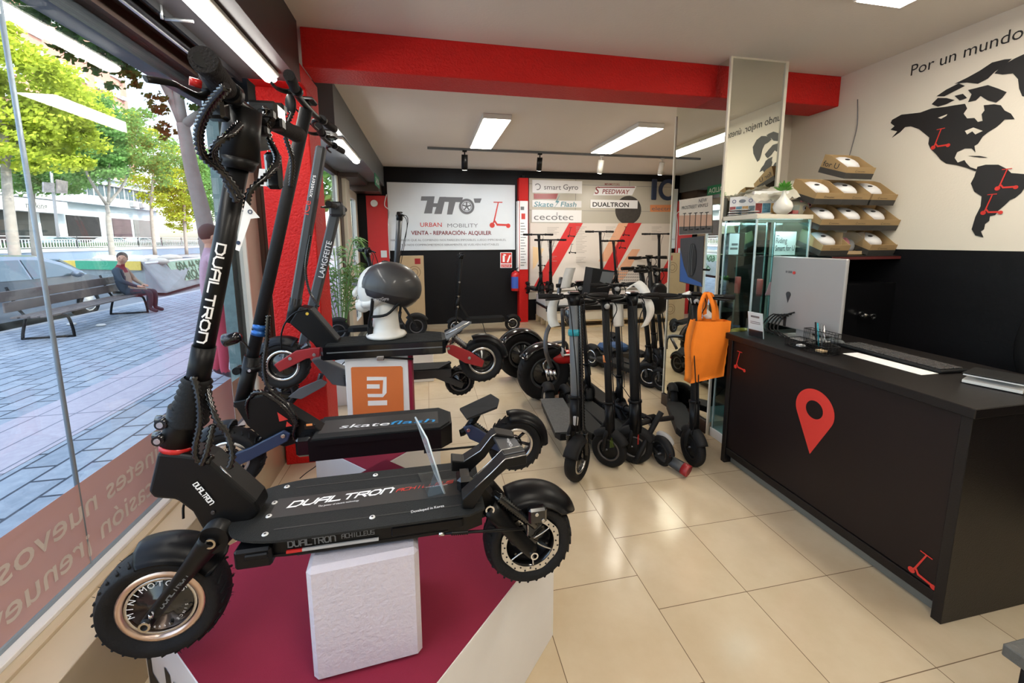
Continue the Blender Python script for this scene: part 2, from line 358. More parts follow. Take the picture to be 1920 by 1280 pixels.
# ------------------------------------------------------------------ floor, ceiling, walls
b = MB(); b.box(.881, XW, -1.6, YB, -.06, 0); b.mi = 1; b.box(-1.0, .881, -1.6, YB, -.06, 0); b.mi = 0; b.box(XW, 5.6, 3.2, YB, -.06, 0)
struct('floor', b, ['tile', 'tile2'])
b = MB(); b.box(-1.25, 5.6, -1.6, YB+.1, ZC, ZC+.12); struct('ceiling', b, 'ceil')
b = MB(); b.mi = 0; b.box(XW, XW+.12, -1.6, 3.2, 1.432, ZC); b.mi = 1; b.box(XW, XW+.12, -1.6, 3.2, 0, 1.432)
struct('wall_right', b, ['wallw', 'wallb'])
b = MB(); b.box(2.53, 5.6, 3.2, 3.3, 0, ZC); struct('wall_niche', b, 'wallw')
b = MB(); b.box(5.6, 5.7, 3.2, YB, 0, ZC); struct('wall_far_right', b, 'wallw')
b = MB(); b.box(-1.25, 5.6, YB, YB+.12, 0, ZC); struct('wall_back', b, 'wallb')
b = MB(); b.box(-1.25, 5.6, -1.72, -1.6, 0, ZC); struct('wall_behind', b, 'wallw')
# upper storeys of the shop's house, unseen, added to shade the pavement
b = MB(); b.box(-1.25, 8.0, -6, 16, ZC+.12, 17); struct('trim_1', b, 'ceil')
b = MB(); b.box(-1.25, 8.0, YB+.12, 16, -.1, ZC+.12); struct('trim_2', b, 'brick')
b = MB(); b.box(-1.25, 8.0, -6, -1.75, -.1, ZC+.12); struct('trim_3', b, 'brick')
# red beam across the room
b = MB(); b.box(XL, XW, 2.78, 3.04, 2.53, ZC, .004); struct('trim_4', b, 'wallr')
# red pillar at the shop front, low ledge under the window
b = MB(); b.box(-.985, XL, 2.83, 3.12, .0, 2.42, .006); b.box(-.985, XL, 2.725, 3.12, 2.42, 2.53, .004); struct('trim_5', b, 'wallr')
b = MB(); b.box(-1.0, -1.24, -1.6, 3.2, 0, .342); b.mi = 1; b.box(-.992, -1.12, -1.6, 3.2, .342, .350, .002); b.box(-1.12, -1.17, -1.6, 3.2, .342, .362, .002)
b.mi = 2; b.box(-1.15, -1.185, -1.6, 3.0, .362, .378, .002)
struct('trim_6', b, ['marb2', 'marb', 'wht'])
# soffit boxes over the window (near bay, far bay)
b = MB(); b.box(-1.22, XL, -1.6, 2.72, 2.42, ZC-.001); struct('trim_7', b, 'walld')
b = MB(); b.box(-1.22, XL, 3.62, YB, 2.42, ZC-.001); b.mi = 1; b.box(-1.22, -1.1, 3.04, 3.62, 2.3, ZC-.001)
struct('trim_8', b, ['mgr', 'blp'])
b = MB(); b.box(-1.22, -.74, 6.9, YB, 2.28, 2.42); b.box(-1.2, -.9, 6.0, 6.9, 2.36, 2.42); struct('trim_9', b, 'bron')
# curtain rails under the soffit
b = MB(); b.box(-1.06, -1.10, -1.5, 2.7, 2.385, 2.42); b.box(-1.0, -1.015, -1.5, 2.7, 2.39, 2.42); b.mi = 1; b.box(-1.075, -1.085, -1.5, 2.7, 2.378, 2.386)
struct('trim_10', b, ['blkm', 'alu'])
b = MB(); b.cyl((-1.0, 2.0, 2.38), (-.9, 2.0, 2.38), .006); b.cyl((-1.0, 1.98, 2.37), (-1.0, 1.98, 2.42), .005); tag(b.build('curtain_rod', 'alu'), 'short thin metal rod under the dark soffit beside the near tube light', 'rod')
# ------------------------------------------------------------------ shop glass, near bay
b = MB(); b.box(XG-.004, XG+.004, -1.6, 1.545, .375, 2.36); o = struct('window_1', b, 'gls')
b = MB(); b.box(XG-.004, XG+.004, 1.553, 2.97, .375, 2.36); o = struct('window_2', b, 'gls')
b = MB(); b.cyl((XG, 1.549, .375), (XG, 1.549, 2.36), .0065, n=8); struct('trim_11', b, 'steel')
b = MB(); b.box(XG-.03, XG+.03, -1.6, 3.3, 2.36, 2.42); b.mi = 1; b.box(XG-.02, XG+.006, -1.6, 2.97, .35, .395, .004); b.mi = 2; b.box(XG-.12, XG-.03, -1.6, 3.3, 2.30, 2.62)
struct('trim_12', b, ['bron', 'steel', 'dgr'])
# stone clad column outside, white jamb inside of it
b = MB(); b.box(-1.305, -1.235, 2.92, 3.42, -.1, 2.9); struct('trim_13', b, mat('green_granite', (.13, .20, .20), .35, var=.35, scale=30))
b = MB(); b.box(XG-.02, XG+.03, 2.97, 3.19, .362, 2.36, .004); b.mi = 1; b.box(XG-.03, XG+.06, 3.19, 3.30, .362, 2.42, .004); b.box(XG+.06, -.985, 3.2, 3.3, 0, 2.42); struct('trim_14', b, ['ivo', 'bron'])
# ------------------------------------------------------------------ shop front beyond the pillar
b = MB(); b.box(XG-.004, XG+.004, 3.30, 5.95, .10, 2.36); struct('window_3', b, 'gls')
b = MB(); b.box(XG-.04, XG+.05, 5.95, 6.12, 0, 2.42, .004); b.box(XG-.04, XG+.04, 3.30, 5.95, 0, .10, .004); b.box(XG-.03, XG+.03, 3.30, 5.95, 2.36, 2.42)
b.mi = 1; b.box(XG-.03, XG+.10, 6.12, 6.42, 0, 2.42, .004); b.box(XG+.01, XG+.035, 5.86, 5.95, .10, 2.36); b.box(XG+.01, XG+.03, 3.30, 5.95, .10, .16)
struct('trim_15', b, ['bron', 'ivo'])
dr = MB()
for (y0, y1) in ((6.42, 6.50), (7.12, 7.22)): dr.box(XG+.0, XG+.06, y0, y1, .02, 2.28, .004)
for (z0, z1) in ((.02, .25), (2.16, 2.28)): dr.box(XG+.0, XG+.06, 6.50, 7.12, z0, z1, .004)
d_ = dr.build('door_1', 'ivo'); d_['kind'] = 'structure'
b = MB(); b.box(XG+.025, XG+.031, 6.50, 7.12, .25, 2.16); b.build('glass_pane', 'gls', d_)
b = MB(); b.tube([(XG+.06, 6.56, 1.2), (XG+.11, 6.56, 1.18), (XG+.11, 6.56, .95), (XG+.06, 6.56, .93)], .011); b.build('door_handle', 'sil', d_)
b = MB(); b.box(XG-.02, XG+.04, 7.22, YB, 0, 2.28); struct('trim_16', b, 'ivo')
# red strip of wall and conduit at the far left corner
b = MB(); b.box(-1.0, -.66, YB-.05, YB-.001, 0, 2.26); struct('wall_left', b, mat('wall_red_far', (.60, .02, .018), .5))
b = MB(); b.box(-.80, -.70, YB-.065, YB-.051, 1.22, 1.34, .004); b.box(-.78, -.72, YB-.068, YB-.064, 1.245, 1.315, .002); tag(b.build('wall_switch', 'plast'), 'white square wall switch on the red strip left of the shop sign', 'switch')
b = MB(); b.cyl((-.87, YB-.09, 2.13), (-.87, YB-.05, 2.13), .055, .06, 16); tag(b.build('alarm_siren', 'plast'), 'small round white detector at the top of the red strip', 'detector')
b = MB(); b.tube([(-.66, YB-.07, 2.28), (-.70, YB-.08, 2.1), (-.62, YB-.07, 2.0), (-.655, YB-.06, 1.8), (-.655, YB-.06, 1.2)], .008); tag(b.build('loose_cable', 'pap'), 'thin pale cable hanging beside the shop sign', 'cable')
# ------------------------------------------------------------------ mirrored column
b = MB(); b.box(2.093, 2.53, 2.644, 3.262, 0, ZC, 0); struct('trim_17', b, 'crm')
b = MB(); b.box(2.088, 2.093, 2.644, 3.2615, .10, ZC-.002); b.build('mirror_panel', MIR)['kind'] = 'structure'; bpy.data.objects['mirror_panel'].name = 'trim_18'
b = MB(); b.box(2.093, 2.524, 2.637, 2.643, .10, ZC-.012); struct('trim_19', b, MIR)
b = MB(); b.box(2.076, 2.092, 2.628, 2.644, .0, ZC-.001); b.box(2.522, 2.545, 2.628, 2.66, 0, ZC-.001); b.box(2.09, 2.53, 2.63, 2.64, ZC-.012, ZC-.001); b.box(2.080, 2.0885, 3.254, 3.268, .1, 2.53)
struct('trim_20', b, 'ivo')
b = MB(); b.box(2.070, 2.087, 2.646, 3.262, 0, .105, .003); struct('baseboard_1', b, mat('dark_brown_skirting', (.028, .014, .012), .3))
# ------------------------------------------------------------------ lamps
def ceiling_lamp(x0, x1, y0, y1, label):
    t = thing('ceiling_lamp', label, 'lamp', ((x0+x1)/2, (y0+y1)/2, ZC-.055), group='slim rectangular ceiling lamps')
    hx, hy = (x1-x0)/2, (y1-y0)/2
    b = MB(); b.box(-hx, hx, -hy, hy, .004, .0545, .003); b.build('lamp_housing', 'plast', t)
    b = MB(); b.box(-hx+.012, hx-.012, -hy+.012, hy-.012, -.001, .0045); b.build('diffuser', emis('lamp_diffuser', LAMP_COL, LAMP_E), t)
ceiling_lamp(.57, .86, 4.2, 5.53, 'rectangular ceiling lamp left of the centre, over the passage to the shop sign')
ceiling_lamp(2.24, 2.55, 4.2, 5.53, 'rectangular ceiling lamp nearest the left edge of the mirrored column')
ceiling_lamp(2.16, 2.46, .55, 1.87, 'rectangular ceiling lamp cut by the top edge, before the map wall')
ceiling_lamp(.45, .75, -1.1, .2, 'rectangular ceiling lamp over the shop entrance behind the viewer')
def strip_lamp(x, y0, y1, z, label):
    t = thing('strip_lamp', label, 'lamp', (x, (y0+y1)/2, z), group='tube lights under the window soffit')
    h = (y1-y0)/2
    b = MB(); b.box(-.045, .045, -h, h, .012, .04, .006); b.build('lamp_housing', 'plast', t)
    b = MB(); b.tf = Matrix.Diagonal((1, 1, .55, 1)); b.tube([(0, -h+.01, 0), (0, h-.01, 0)], .034, 12, 1); b.build('diffuser', emis('tube_diffuser', (1, .97, .9), 22), t)
strip_lamp(-.82, 1.30, 2.60, 2.38, 'long bright tube light under the soffit above the front scooter')
strip_lamp(-.80, -.3, 1.0, 2.38, 'long tube light under the soffit, nearest the viewer')
strip_lamp(-.76, 4.0, 5.0, 2.38, 'short bright tube light under the far soffit behind the handlebars')
# track with spotlights
b = MB(); b.box(.03, 3.9, 5.78, 5.81, ZC-.03, ZC-.001); tag(b.build('lighting_track', 'mgr'), 'thin grey lighting track running across the far ceiling', 'track')
def spot(px, py, py2, m, label, wide, en=26, tx=0):
    p = at(px, py, Y=5.8); q = at(px, py2, Y=5.8); L_ = p.z-q.z
    t = thing('spotlight', label, 'spotlight', (p.x, 5.79, ZC-.03), group='spotlights on the far ceiling track')
    b = MB(); b.box(-.03, .03, -.02, .02, -.02, 0, .003); b.cyl((0, 0, -.02), (0, 0, -.06), .008); b.build('bracket', m, t)
    b = MB(); r = wide; e = Vector((0, .05, -.06-L_*.8)); s0 = Vector((0, .0, -.055))
    b.cyl(s0, e, r*.95, r, 18); b.cyl(e, e+(e-s0).normalized()*.01, r*.85, r*.8, 18); b.build('lamp_head', m, t)
    b = MB(); b.cyl(e+(e-s0).normalized()*.0101, e+(e-s0).normalized()*.012, r*.7, n=16); b.build('lens', emis('spot_lens', (1, .95, .85), 14), t)
    ld = bpy.data.lights.new('spot_beam', 'SPOT'); ld.energy = en; ld.spot_size = 1.5; ld.spot_blend = .7; ld.color = (.88, .95, 1) if m == 'blk' else (1, .93, .84); ld.shadow_soft_size = .04
    lo = bpy.data.objects.new('spot_beam', ld); C.objects.link(lo); lo.parent = t; lo.location = e+Vector((0, .02, -.02)); lo.rotation_euler = (Vector((tx, YB-5.8, 1.75-(ZC-.15)))).to_track_quat('-Z', 'Y').to_euler()
spot(871, 285, 317, 'blk', 'black cylindrical spotlight above the shop sign', .045)
spot(1012, 291, 318, 'blk', 'black cylindrical spotlight above the red divider panel', .04)
spot(1127, 298, 326, 'plast', 'small white spotlight above the brand boards, left of two', .045)
spot(1241, 304, 330, 'plast', 'small white spotlight above the brand boards, next to the mirror', .04)

# ------------------------------------------------------------------ far wall: shop sign
SY = YB-.03
t = thing('shop_sign', 'wide white shop sign with wheel emblem and red scooter, on the far wall', 'sign', (.45, YB, 1.33))
I = t.matrix_basis.copy()
def rel(tt): return Matrix.Translation(-Vector(tt.location))
b = MB(rel(t)); b.box(-.655, 1.565, SY, YB-.001, 1.335, 2.49, .004); b.build('sign_board', mat('sign_white', (.72, .75, .78), .45, var=.02), t)
sc_ = lambda px, py: at(px, py, Y=SY-.002)
b = MB(rel(t))
def quadpx(mb, pts, wv, **k): mb.poly3([at(x, y, **k) for x, y in pts], wv)
kw = dict(Y=SY-.001)
for q in ([(790, 368), (815, 368), (812, 376), (789, 376)], [(803, 368), (815, 368), (810, 400), (795, 400)], [(800, 381), (832, 381), (831, 388), (799, 388)], [(824, 369), (836, 369), (828, 401), (814, 401)], [(824, 369), (868, 370), (866, 379), (823, 378)], [(842, 375), (855, 375), (848, 402), (838, 402)], [(888, 372), (903, 372), (900, 380), (890, 380)]):
    quadpx(b, q, (0, -.003-.0004*len(b.F)/6, 0), **kw)
b.build('lettering', 'gpr', t)
cc = at(875, 387, Y=SY-.001)
b = MB(rel(t)); b.lathe([(.135, .0), (.135, .008), (.094, .008), (.094, 0)], cc, (0, -1, 0), 32, False); b.lathe([(.083, .0), (.083, .007), (.072, .007), (.072, 0)], cc, (0, -1, 0), 32, False)
for k in range(5):
    a = 2*PI*k/5+.3; b.tube([cc+Vector((.015*math.cos(a), -.003, .015*math.sin(a))), cc+Vector((.075*math.cos(a), -.003, .075*math.sin(a)))], .011, 6, 1)
b.cyl(cc, cc+Vector((0, -.009, 0)), .02); b.build('wheel_emblem', 'gpr', t)
b = MB(rel(t)); b.tf = rel(t); icon(b, at(918, 428, Y=SY-.001), X_, Z_, .475, .003); b.build('scooter_emblem', 'redp', t)
b = MB(rel(t)); b.text('URBAN', at(788, 425, Y=SY-.001), X_, Z_, .105, .004, fit=.37, depth=.003); b.build('red_lettering', 'redp', t)
b = MB(rel(t)); b.text('MOBILITY', at(839, 426, Y=SY-.001), X_, Z_, .095, .001, fit=.54, depth=.003); b.text('HAY SUEÑOS QUE AL COMIENZO NOS PARECEN IMPOSIBLES, LUEGO IMPROBABLES,', at(733, 452, Y=SY-.001), X_, Z_, .05, 0, fit=2.02, depth=.003)
b.text('Y SI NOS COMPROMETEMOS SERIAMENTE, SE VUELVEN INEVITABLES', at(752, 461, Y=SY-.001), X_, Z_, .05, 0, fit=1.72, depth=.003); b.build('grey_lettering', mat('sign_grey', (.22, .22, .24), .6), t)
b = MB(rel(t)); b.text('VENTA - REPARACIÓN- ALQUILER', at(771, 440, Y=SY-.001), X_, Z_, .095, .02, fit=1.41, depth=.003); b.build('bold_lettering', mat('sign_maroon', (.20, .02, .03), .6), t)
# brand panel right of the divider
t = thing('divider_panel', 'tall narrow red divider with a white printed notice, between the two far wall sections', 'panel', (1.70, YB, 0))
b = MB(rel(t)); b.box(1.61, 1.78, YB-.16, YB-.001, 0, 2.60, .003); b.build('panel_board', 'wallr', t)
b = MB(rel(t)); b.box(1.585, 1.609, YB-.16, YB-.02, .95, 2.2); b.box(1.62, 1.77, YB-.168, YB-.161, .98, 2.2, .001); b.build('notice', 'wtx', t)
b = MB(rel(t)); b.box(1.65, 1.72, YB-.171, YB-.1685, 1.88, 1.98); 
b.build('notice_heading', 'redp', t)
b = MB(rel(t)); b.box(1.635, 1.70, YB-.171, YB-.1685, 2.04, 2.10)
for k in range(16): b.box(1.635, 1.70+.05*((k*7) % 3)/3, YB-.171, YB-.1685, 1.80-k*.05, 1.812-k*.05)
b.build('notice_lettering', 'gpr', t)
b = MB(); b.box(1.66, 1.74, YB-.12, YB-.03, 2.60, 2.66, .01); tag(b.build('wall_camera', 'blk'), 'small black device on top of the red divider', 'camera')
b = MB(); b.box(1.83, 5.5, YB-.012, YB-.001, .40, 2.62)
tb = tag(b.build('slatwall_panel', mat('slatwall_beige', (.50, .47, .39), .35, var=.04, scale=2)), 'greige glossy wall panel behind the brand boards', 'panel')
b = MB()
for z in (2.52, 2.05, 1.62): b.box(1.83, 5.5, YB-.0135, YB-.012, z, z+.006)
for x in (2.72, 3.80): b.box(x, x+.006, YB-.0136, YB-.0121, .4, 2.62)
b.build('panel_joint', 'gpr', tb)
def board(px0, py0, px1, py1, label, name='brand_board', y=YB-.02, m='wtx'):
    a_, c_ = at(px0, py0, Y=y), at(px1, py1, Y=y)
    tt = thing(name, label, 'sign', ((a_.x+c_.x)/2, y, c_.z))
    bb = MB(rel(tt)); bb.box(a_.x, c_.x, y-.006, y+.0055, c_.z, a_.z, .001); bb.build('board', m, tt)
    return tt, a_, c_
t, a_, c_ = board(998, 337, 1091, 363, 'white board with thin dark grey lettering, topmost of the left stack of boards')
b = MB(rel(t)); b.text('smart', at(1020, 355, Y=YB-.027), X_, Z_, .13, .002, fit=.325, depth=.002); b.text('Gyro', at(1056, 355, Y=YB-.027), X_, Z_, .13, .008, fit=.29, depth=.002)
c0 = at(1008, 350, Y=YB-.028); b.lathe([(.058, 0), (.058, .003), (.043, .003)], c0, (0, -1, 0), 20, False, arc=(.4, 5.0)); b.build('lettering', 'gpr', t)
t, a_, c_ = board(998, 375, 1090, 389, 'white board lettered in teal with a lightning bolt, middle of the left stack')
b = MB(rel(t)); b.text('Skate', at(1001, 387, Y=YB-.027), X_, Z_, .125, .012, fit=.37, depth=.002, shear=.15); b.text('Flash', at(1051, 387, Y=YB-.027), X_, Z_, .125, .012, fit=.31, depth=.002, shear=.15)
quadpx(b, [(1050, 365), (1041, 379), (1045, 380), (1038, 391), (1049, 377), (1045, 376)], (0, -.002, 0), Y=YB-.030)
b.build('lettering', 'tprint', t)
b = MB(rel(t)); quadpx(b, [(1001, 363), (1046, 363), (1043, 373), (1001, 373)], (0, -.003, 0), Y=YB-.021); b.build('red_flash', 'red', t)
t, a_, c_ = board(997, 393, 1090, 417, 'white board with rounded thin grey lettering, lowest of the left stack of boards')
b = MB(rel(t)); b.text('cecotec', at(1001, 412, Y=YB-.027), X_, Z_, .165, .0, fit=.76, depth=.002); b.box(at(1043, 400, Y=YB).x, at(1044, 400, Y=YB).x, YB-.03, YB-.027, at(1044, 405, Y=YB).z, at(1044, 398, Y=YB).z); b.build('lettering', 'gpr', t)
t, a_, c_ = board(1107, 374, 1195, 391, 'white board lettered in square black capitals, overlapping the round tyre picture')
b = MB(rel(t)); b.text('DUALTRON', at(1111, 387, Y=YB-.027), X_, Z_, .115, .022, fit=.74, depth=.002); b.build('lettering', 'blp', t)
# speedway board cut to its letters
t = thing('brand_logo', 'slanted white and dark red logo above the board with square black capitals', 'sign', (3.3, YB, 2.2))
b = MB(rel(t)); quadpx(b, [(1119, 349), (1193, 349), (1185, 366), (1112, 366)], (0, -.005, 0), Y=YB-.014); b.build('board', 'wtx', t)
b = MB(rel(t)); b.text('S', at(1115, 363, Y=YB-.022), X_, Z_, .19, .012, depth=.002, shear=.2); b.text('PEEDWAY', at(1129, 363, Y=YB-.022), X_, Z_, .12, .012, fit=.56, depth=.002, shear=.2); quadpx(b, [(1122, 350), (1191, 350), (1190, 352), (1121, 352)], (0, -.003, 0), Y=YB-.021)
b.text('MINIMOTORS', at(1134, 347, Y=YB-.016), X_, Z_, .055, .006, fit=.30, depth=.002); b.build('lettering', mat('logo_dark_red', (.24, .02, .02), .5), t)
t = thing('cut_letters', 'big blue cut out letters with an orange strip below, cut off by the mirror', 'sign', (4.5, YB, 2.0))
b = MB(rel(t)); b.box(at(1220, 350, Y=YB).x, at(1230, 350, Y=YB).x, YB-.05, YB-.02, at(1225, 375, Y=YB).z, at(1225, 336, Y=YB).z, .02)
c0 = at(1252, 356, Y=YB-.02); b.lathe([(.20, 0), (.20, .03), (.13, .03), (.13, 0)], c0, (0, -1, 0), 28, False, arc=(.7, 5.5), xdir=(1, 0, 0)); b.build('letters', 'navy', t)
b = MB(rel(t)); quadpx(b, [(1219, 384), (1300, 384), (1300, 397), (1219, 397)], (0, -.004, 0), Y=YB-.014); b.build('strip', mat('strip_orange', (.72, .28, .12), .6), t)
b = MB(rel(t)); b.text('electric vehicles', at(1222, 394, Y=YB-.019), X_, Z_, .10, .0, fit=1.05, depth=.002); b.build('lettering', 'gpr', t)
# picture of a tyre, behind the boards
t = thing('tyre_picture', 'dark round tyre picture behind the board with square black capitals', 'picture', (4.0, YB, 1.9))
c0 = at(1178, 394, Y=YB-.014); b = MB(rel(t)); b.prism(arc2(0, 0, .27, 0, 2*PI, 30)[:-1], c0, X_, Z_, .003); b.build('tyre_print', mat('tyre_print', (.045, .04, .035), .6, var=.4, scale=25), t)
# ------------------------------------------------------------------ long poster with red diagonals
py_ = YB-.03
t = thing('scooter_poster', 'long white wall poster with red and salmon diagonal bands and scooter drawings', 'poster', (3.3, YB, .55))
X0, X1 = at(994, 418, Y=py_).x, at(1262, 418, Y=py_).x+1.2; ZT, ZB_ = 1.82, .56
b = MB(rel(t)); b.box(X0, X1, py_-.004, py_+.013, ZB_, ZT); b.build('sheet', mat('poster_white', (.74, .68, .62), .5, var=.02), t)
def band(q, m, d): 
    bb = MB(rel(t)); quadpx(bb, q, (0, -.0012, 0), Y=py_-.0045-d); bb.build('band', m, t)
sal = mat('salmon_print', (.78, .42, .26), .55)
band([(1067, 418), (1093, 418), (1021, 545), (999, 545), (999, 540)], mat('poster_red', (.66, .03, .03), .5), 0)
band([(1160, 418), (1178, 418), (1140, 490), (1122, 490)], sal, 0); band([(1178, 418), (1203, 418), (1147, 520), (1122, 520)], MC['poster_red'], .001)
band([(1185, 467), (1200, 467), (1172, 520), (1140, 545), (1130, 545)], sal, 0); band([(999, 462), (1020, 466), (1004, 500), (999, 505)], mat('pale_orange', (.85, .62, .35), .5), 0)
band([(1262, 470), (1262, 520), (1230, 545), (1220, 545)], MC['poster_red'], 0)
b = MB(rel(t))
for r_ in range(4):
    for c_ in range(16): quadpx(b, [(1146+c_*4, 507+r_*5.5), (1149+c_*4, 507+r_*5.5), (1148+c_*4, 510+r_*5.5), (1145+c_*4, 510+r_*5.5)], (0, -.001, 0), Y=py_-.0065)
for (x, y, n, wd) in ((1026, 426, 5, 22), (1080, 425, 9, 20), (1080, 452, 8, 20), (1136, 425, 7, 18), (1222, 425, 9, 18), (1026, 452, 4, 18), (1026, 480, 4, 18), (1080, 482, 4, 18)):
    for k in range(n): quadpx(b, [(x, y+k*3), (x+wd-(k % 3)*4, y+k*3), (x+wd-(k % 3)*4, y+k*3+.6), (x, y+k*3+.6)], (0, -.0008, 0), Y=py_-.0072)
b.build('print_lines', mat('print_faint', (.38, .34, .31), .6), t)
b = MB(rel(t))
for (x, y) in ((1064, 445), (1066, 476), (1167, 443), (1160, 467), (1008, 500), (1008, 532)): icon(b, at(x, y, Y=py_-.0074), X_, Z_, .19, .001)
b.build('scooter_drawings', 'blp', t)
# extinguisher sign, extinguisher
y = YB-.006
t = thing('extinguisher_sign', 'small square red and white EXTINTOR sign on the black wall', 'sign', (1.4, YB, 1.0))
b = MB(rel(t)); quadpx(b, [(938, 473), (960, 473), (960, 502), (938, 502)], (0, -.004, 0), Y=y); b.build('plate', 'wtx', t)
b = MB(rel(t)); quadpx(b, [(939, 474), (959, 474), (959, 493.5), (939, 493.5)], (0, -.002, 0), Y=y-.0045); quadpx(b, [(939, 495.5), (959, 495.5), (959, 501), (939, 501)], (0, -.002, 0), Y=y-.0045); b.build('red_field', 'redp', t)
b = MB(rel(t)); b.text('EXTINTOR', at(939.6, 500.3, Y=y-.007), X_, Z_, .045, .002, fit=.175, depth=.001); quadpx(b, [(942.5, 479), (946.5, 479), (946.5, 491), (942.5, 491)], (0, -.001, 0), Y=y-.007); quadpx(b, [(944, 476), (949, 477), (949, 479), (944, 478.5)], (0, -.001, 0), Y=y-.007); quadpx(b, [(955, 478), (958, 478), (953, 492), (950, 491)], (0, -.001, 0), Y=y-.007); b.build('pictogram', 'wtx', t)
p = at(966, 545, Y=7.2)
t = thing('fire_extinguisher', 'red fire extinguisher with a blue label hanging at the red divider', 'fire extinguisher', (p.x, 7.2, p.z))
b = MB(); b.lathe([(0, 0), (.065, 0), (.075, .012), (.075, .29), (.06, .335), (.02, .355), (.02, .37)], (0, 0, 0), (0, 0, 1), 20); b.build('cylinder', 'redg', t)
b = MB(); b.lathe([(.0758, .05), (.0758, .26)], (0, 0, 0), (0, 0, 1), 14, True, arc=(PI+.2, 1.5*PI+.6), xdir=(1, 0, 0)); b.build('label', mat('extinguisher_blue', (.04, .10, .45), .5), t)
b = MB(); b.box(-.015, .03, -.012, .012, .37, .40, .003); b.tube([(0, 0, .39), (.06, 0, .42)], .008); b.tube([(-.02, 0, .38), (-.08, -.02, .36), (-.095, -.02, .25), (-.085, -.02, .12)], .009); b.build('valve', 'blk', t)
# wooden pallets with white boxes carrying the far scooters
for k, (x0, x1) in enumerate(((1.95, 3.1), (3.25, 4.5))):
    t = thing('pallet', ['wooden pallet on the floor under the long poster, left one', 'wooden pallet on the floor under the long poster, right one'][k], 'pallet', ((x0+x1)/2, 6.95, 0), group='pallets under the poster')
    h = (x1-x0)/2
    b = MB()
    for z in (0, .105): 
        for j in range(5 if z else 3): yy = -.35+j*(.7/(4 if z else 2)); b.box(-h, h, yy-.045, yy+.045, z, z+.02, .002)
    for j in range(3):
        for i in range(3): b.box(-h+.0+i*(h-.06), -h+.12+i*(h-.06), -.39+j*.335, -.29+j*.335, .02, .105, .002)
    b.build('pallet_boards', 'wood', t)
    b = MB(); b.box(x0, x1, 6.6, 7.3, .126, .34, .004); tag(b.build('carton', 'crm'), ['long cream carton lying on the left pallet', 'long cream carton lying on the right pallet'][k], 'box')
b = MB(); b.box(1.93, 4.55, 6.58, 7.34, .342, .375, .004); b.box(1.93, 4.55, 6.57, 6.58, .30, .375, .002); tag(b.build('display_shelf', 'blk'), 'long black shelf board resting on the cream cartons', 'shelf')
b = MB(); b.box(1.95, 4.52, 6.7, 7.3, .377, .53, .004); tag(b.build('white_plinth', 'wht'), 'low white plinth on the black shelf under the poster', 'plinth')
# cardboard box by the far wall, white easel poster
t = thing('cardboard_box', 'tall flat cardboard scooter carton standing against the far black wall', 'box', (-.28, 6.9, 0))
b = MB(); b.box(-.25, .20, -.12, .12, 0, 1.26, .006); b.build('carton', 'cbd', t)
b = MB(); b.box(.06, .15, -.1215, -.1205, 1.13, 1.22); b.build('print', 'red', t)
b = MB()
for z in (1.0, .22):
    for r_ in (.10, .06): b.lathe([(r_, 0), (r_, .001), (r_-.012, .001), (r_-.012, 0)], (.05, -.1205, z), (0, -1, 0), 20, False)
b.build('line_drawing', mat('carton_print', (.25, .16, .09), .8), t)
# green exit sign on the far soffit face, seen in the mirror
p = at(1345, 355, X=2*2.09-XL)
t = thing('exit_sign', 'green SALIDA sign high on the far grey soffit, seen in the mirror', 'sign', (XL, p.y, p.z))
b = MB(); b.box(0.001, .012, -.24, .24, -.08, .08, .002); b.build('plate', mat('sign_green', (.02, .22, .10), .5), t)
b = MB(); b.text('SALIDA', (.0125, -.20, -.045), Y_, Z_, .12, .004, fit=.40); b.build('lettering', 'wtx', t)

# ================================================================== map wall
mp = lambda zx, zy, X=XW-.002: at(1540+zx*.3906, zy*.3906, X=X)
NA = [(340,575),(385,550),(475,540),(530,520),(600,512),(640,505),(690,498),(700,520),(683,545),(700,568),(735,566),(752,585),(775,580),(770,548),(784,530),(780,505),(830,500),(862,505),(880,530),(910,545),(928,572),(880,573),(862,592),(838,612),(800,635),(775,655),(752,690),(735,700),(740,730),(722,712),(690,712),(652,730),(640,758),(655,780),(687,768),(696,782),(715,802),(746,812),(740,822),(700,806),(650,792),(600,785),(575,768),(547,735),(525,715),(514,690),(519,660),(495,640),(470,620),(430,606),(402,610),(378,635),(340,660),(365,630),(333,622),(352,605),(333,590)]
SA = [(750,800),(790,790),(850,790),(890,810),(912,830),(973,835),(1012,850),(1015,880),(975,902),(960,925),(930,950),(905,960),(880,985),(850,1010),(835,1032),(810,1037),(806,1060),(786,1075),(781,1100),(766,1110),(778,1138),(740,1130),(722,1100),(740,1040),(765,990),(770,942),(735,920),(718,880),(735,848)]
GL = [(832,352),(868,315),(930,280),(990,252),(1060,250),(1110,290),(1080,360),(1030,420),(990,465),(965,462),(950,425),(945,380),(920,352),(870,358)]
ISL = [[(530,500),(560,470),(600,470),(640,480),(600,500),(560,512)], [(640,460),(680,450),(700,470),(665,482)], [(705,432),(760,418),(800,408),(850,425),(890,442),(868,470),(840,492),(800,482),(765,460),(742,482),(705,490),(722,452)], [(553,462),(600,430),(660,400),(690,412),(640,437),(590,462)], [(640,402),(700,373),(760,340),(820,300),(880,285),(915,282),(880,312),(832,345),(800,377),(752,402),(700,396)], [(700,560),(700,620),(720,600)], [(705,748),(760,748),(800,756),(760,756)]]
t = thing('map_decal', 'large black world map decal on the white wall right of the mirror column', 'map', (XW, 1.8, 1.95))
for q in [NA, SA, GL]+ISL[:5]+ISL[6:]:
    b = MB(rel(t)); b.poly3([mp(*p) for p in q], (-.0015, 0, 0)); b.build('landmass', 'blp', t)
b = MB(rel(t))
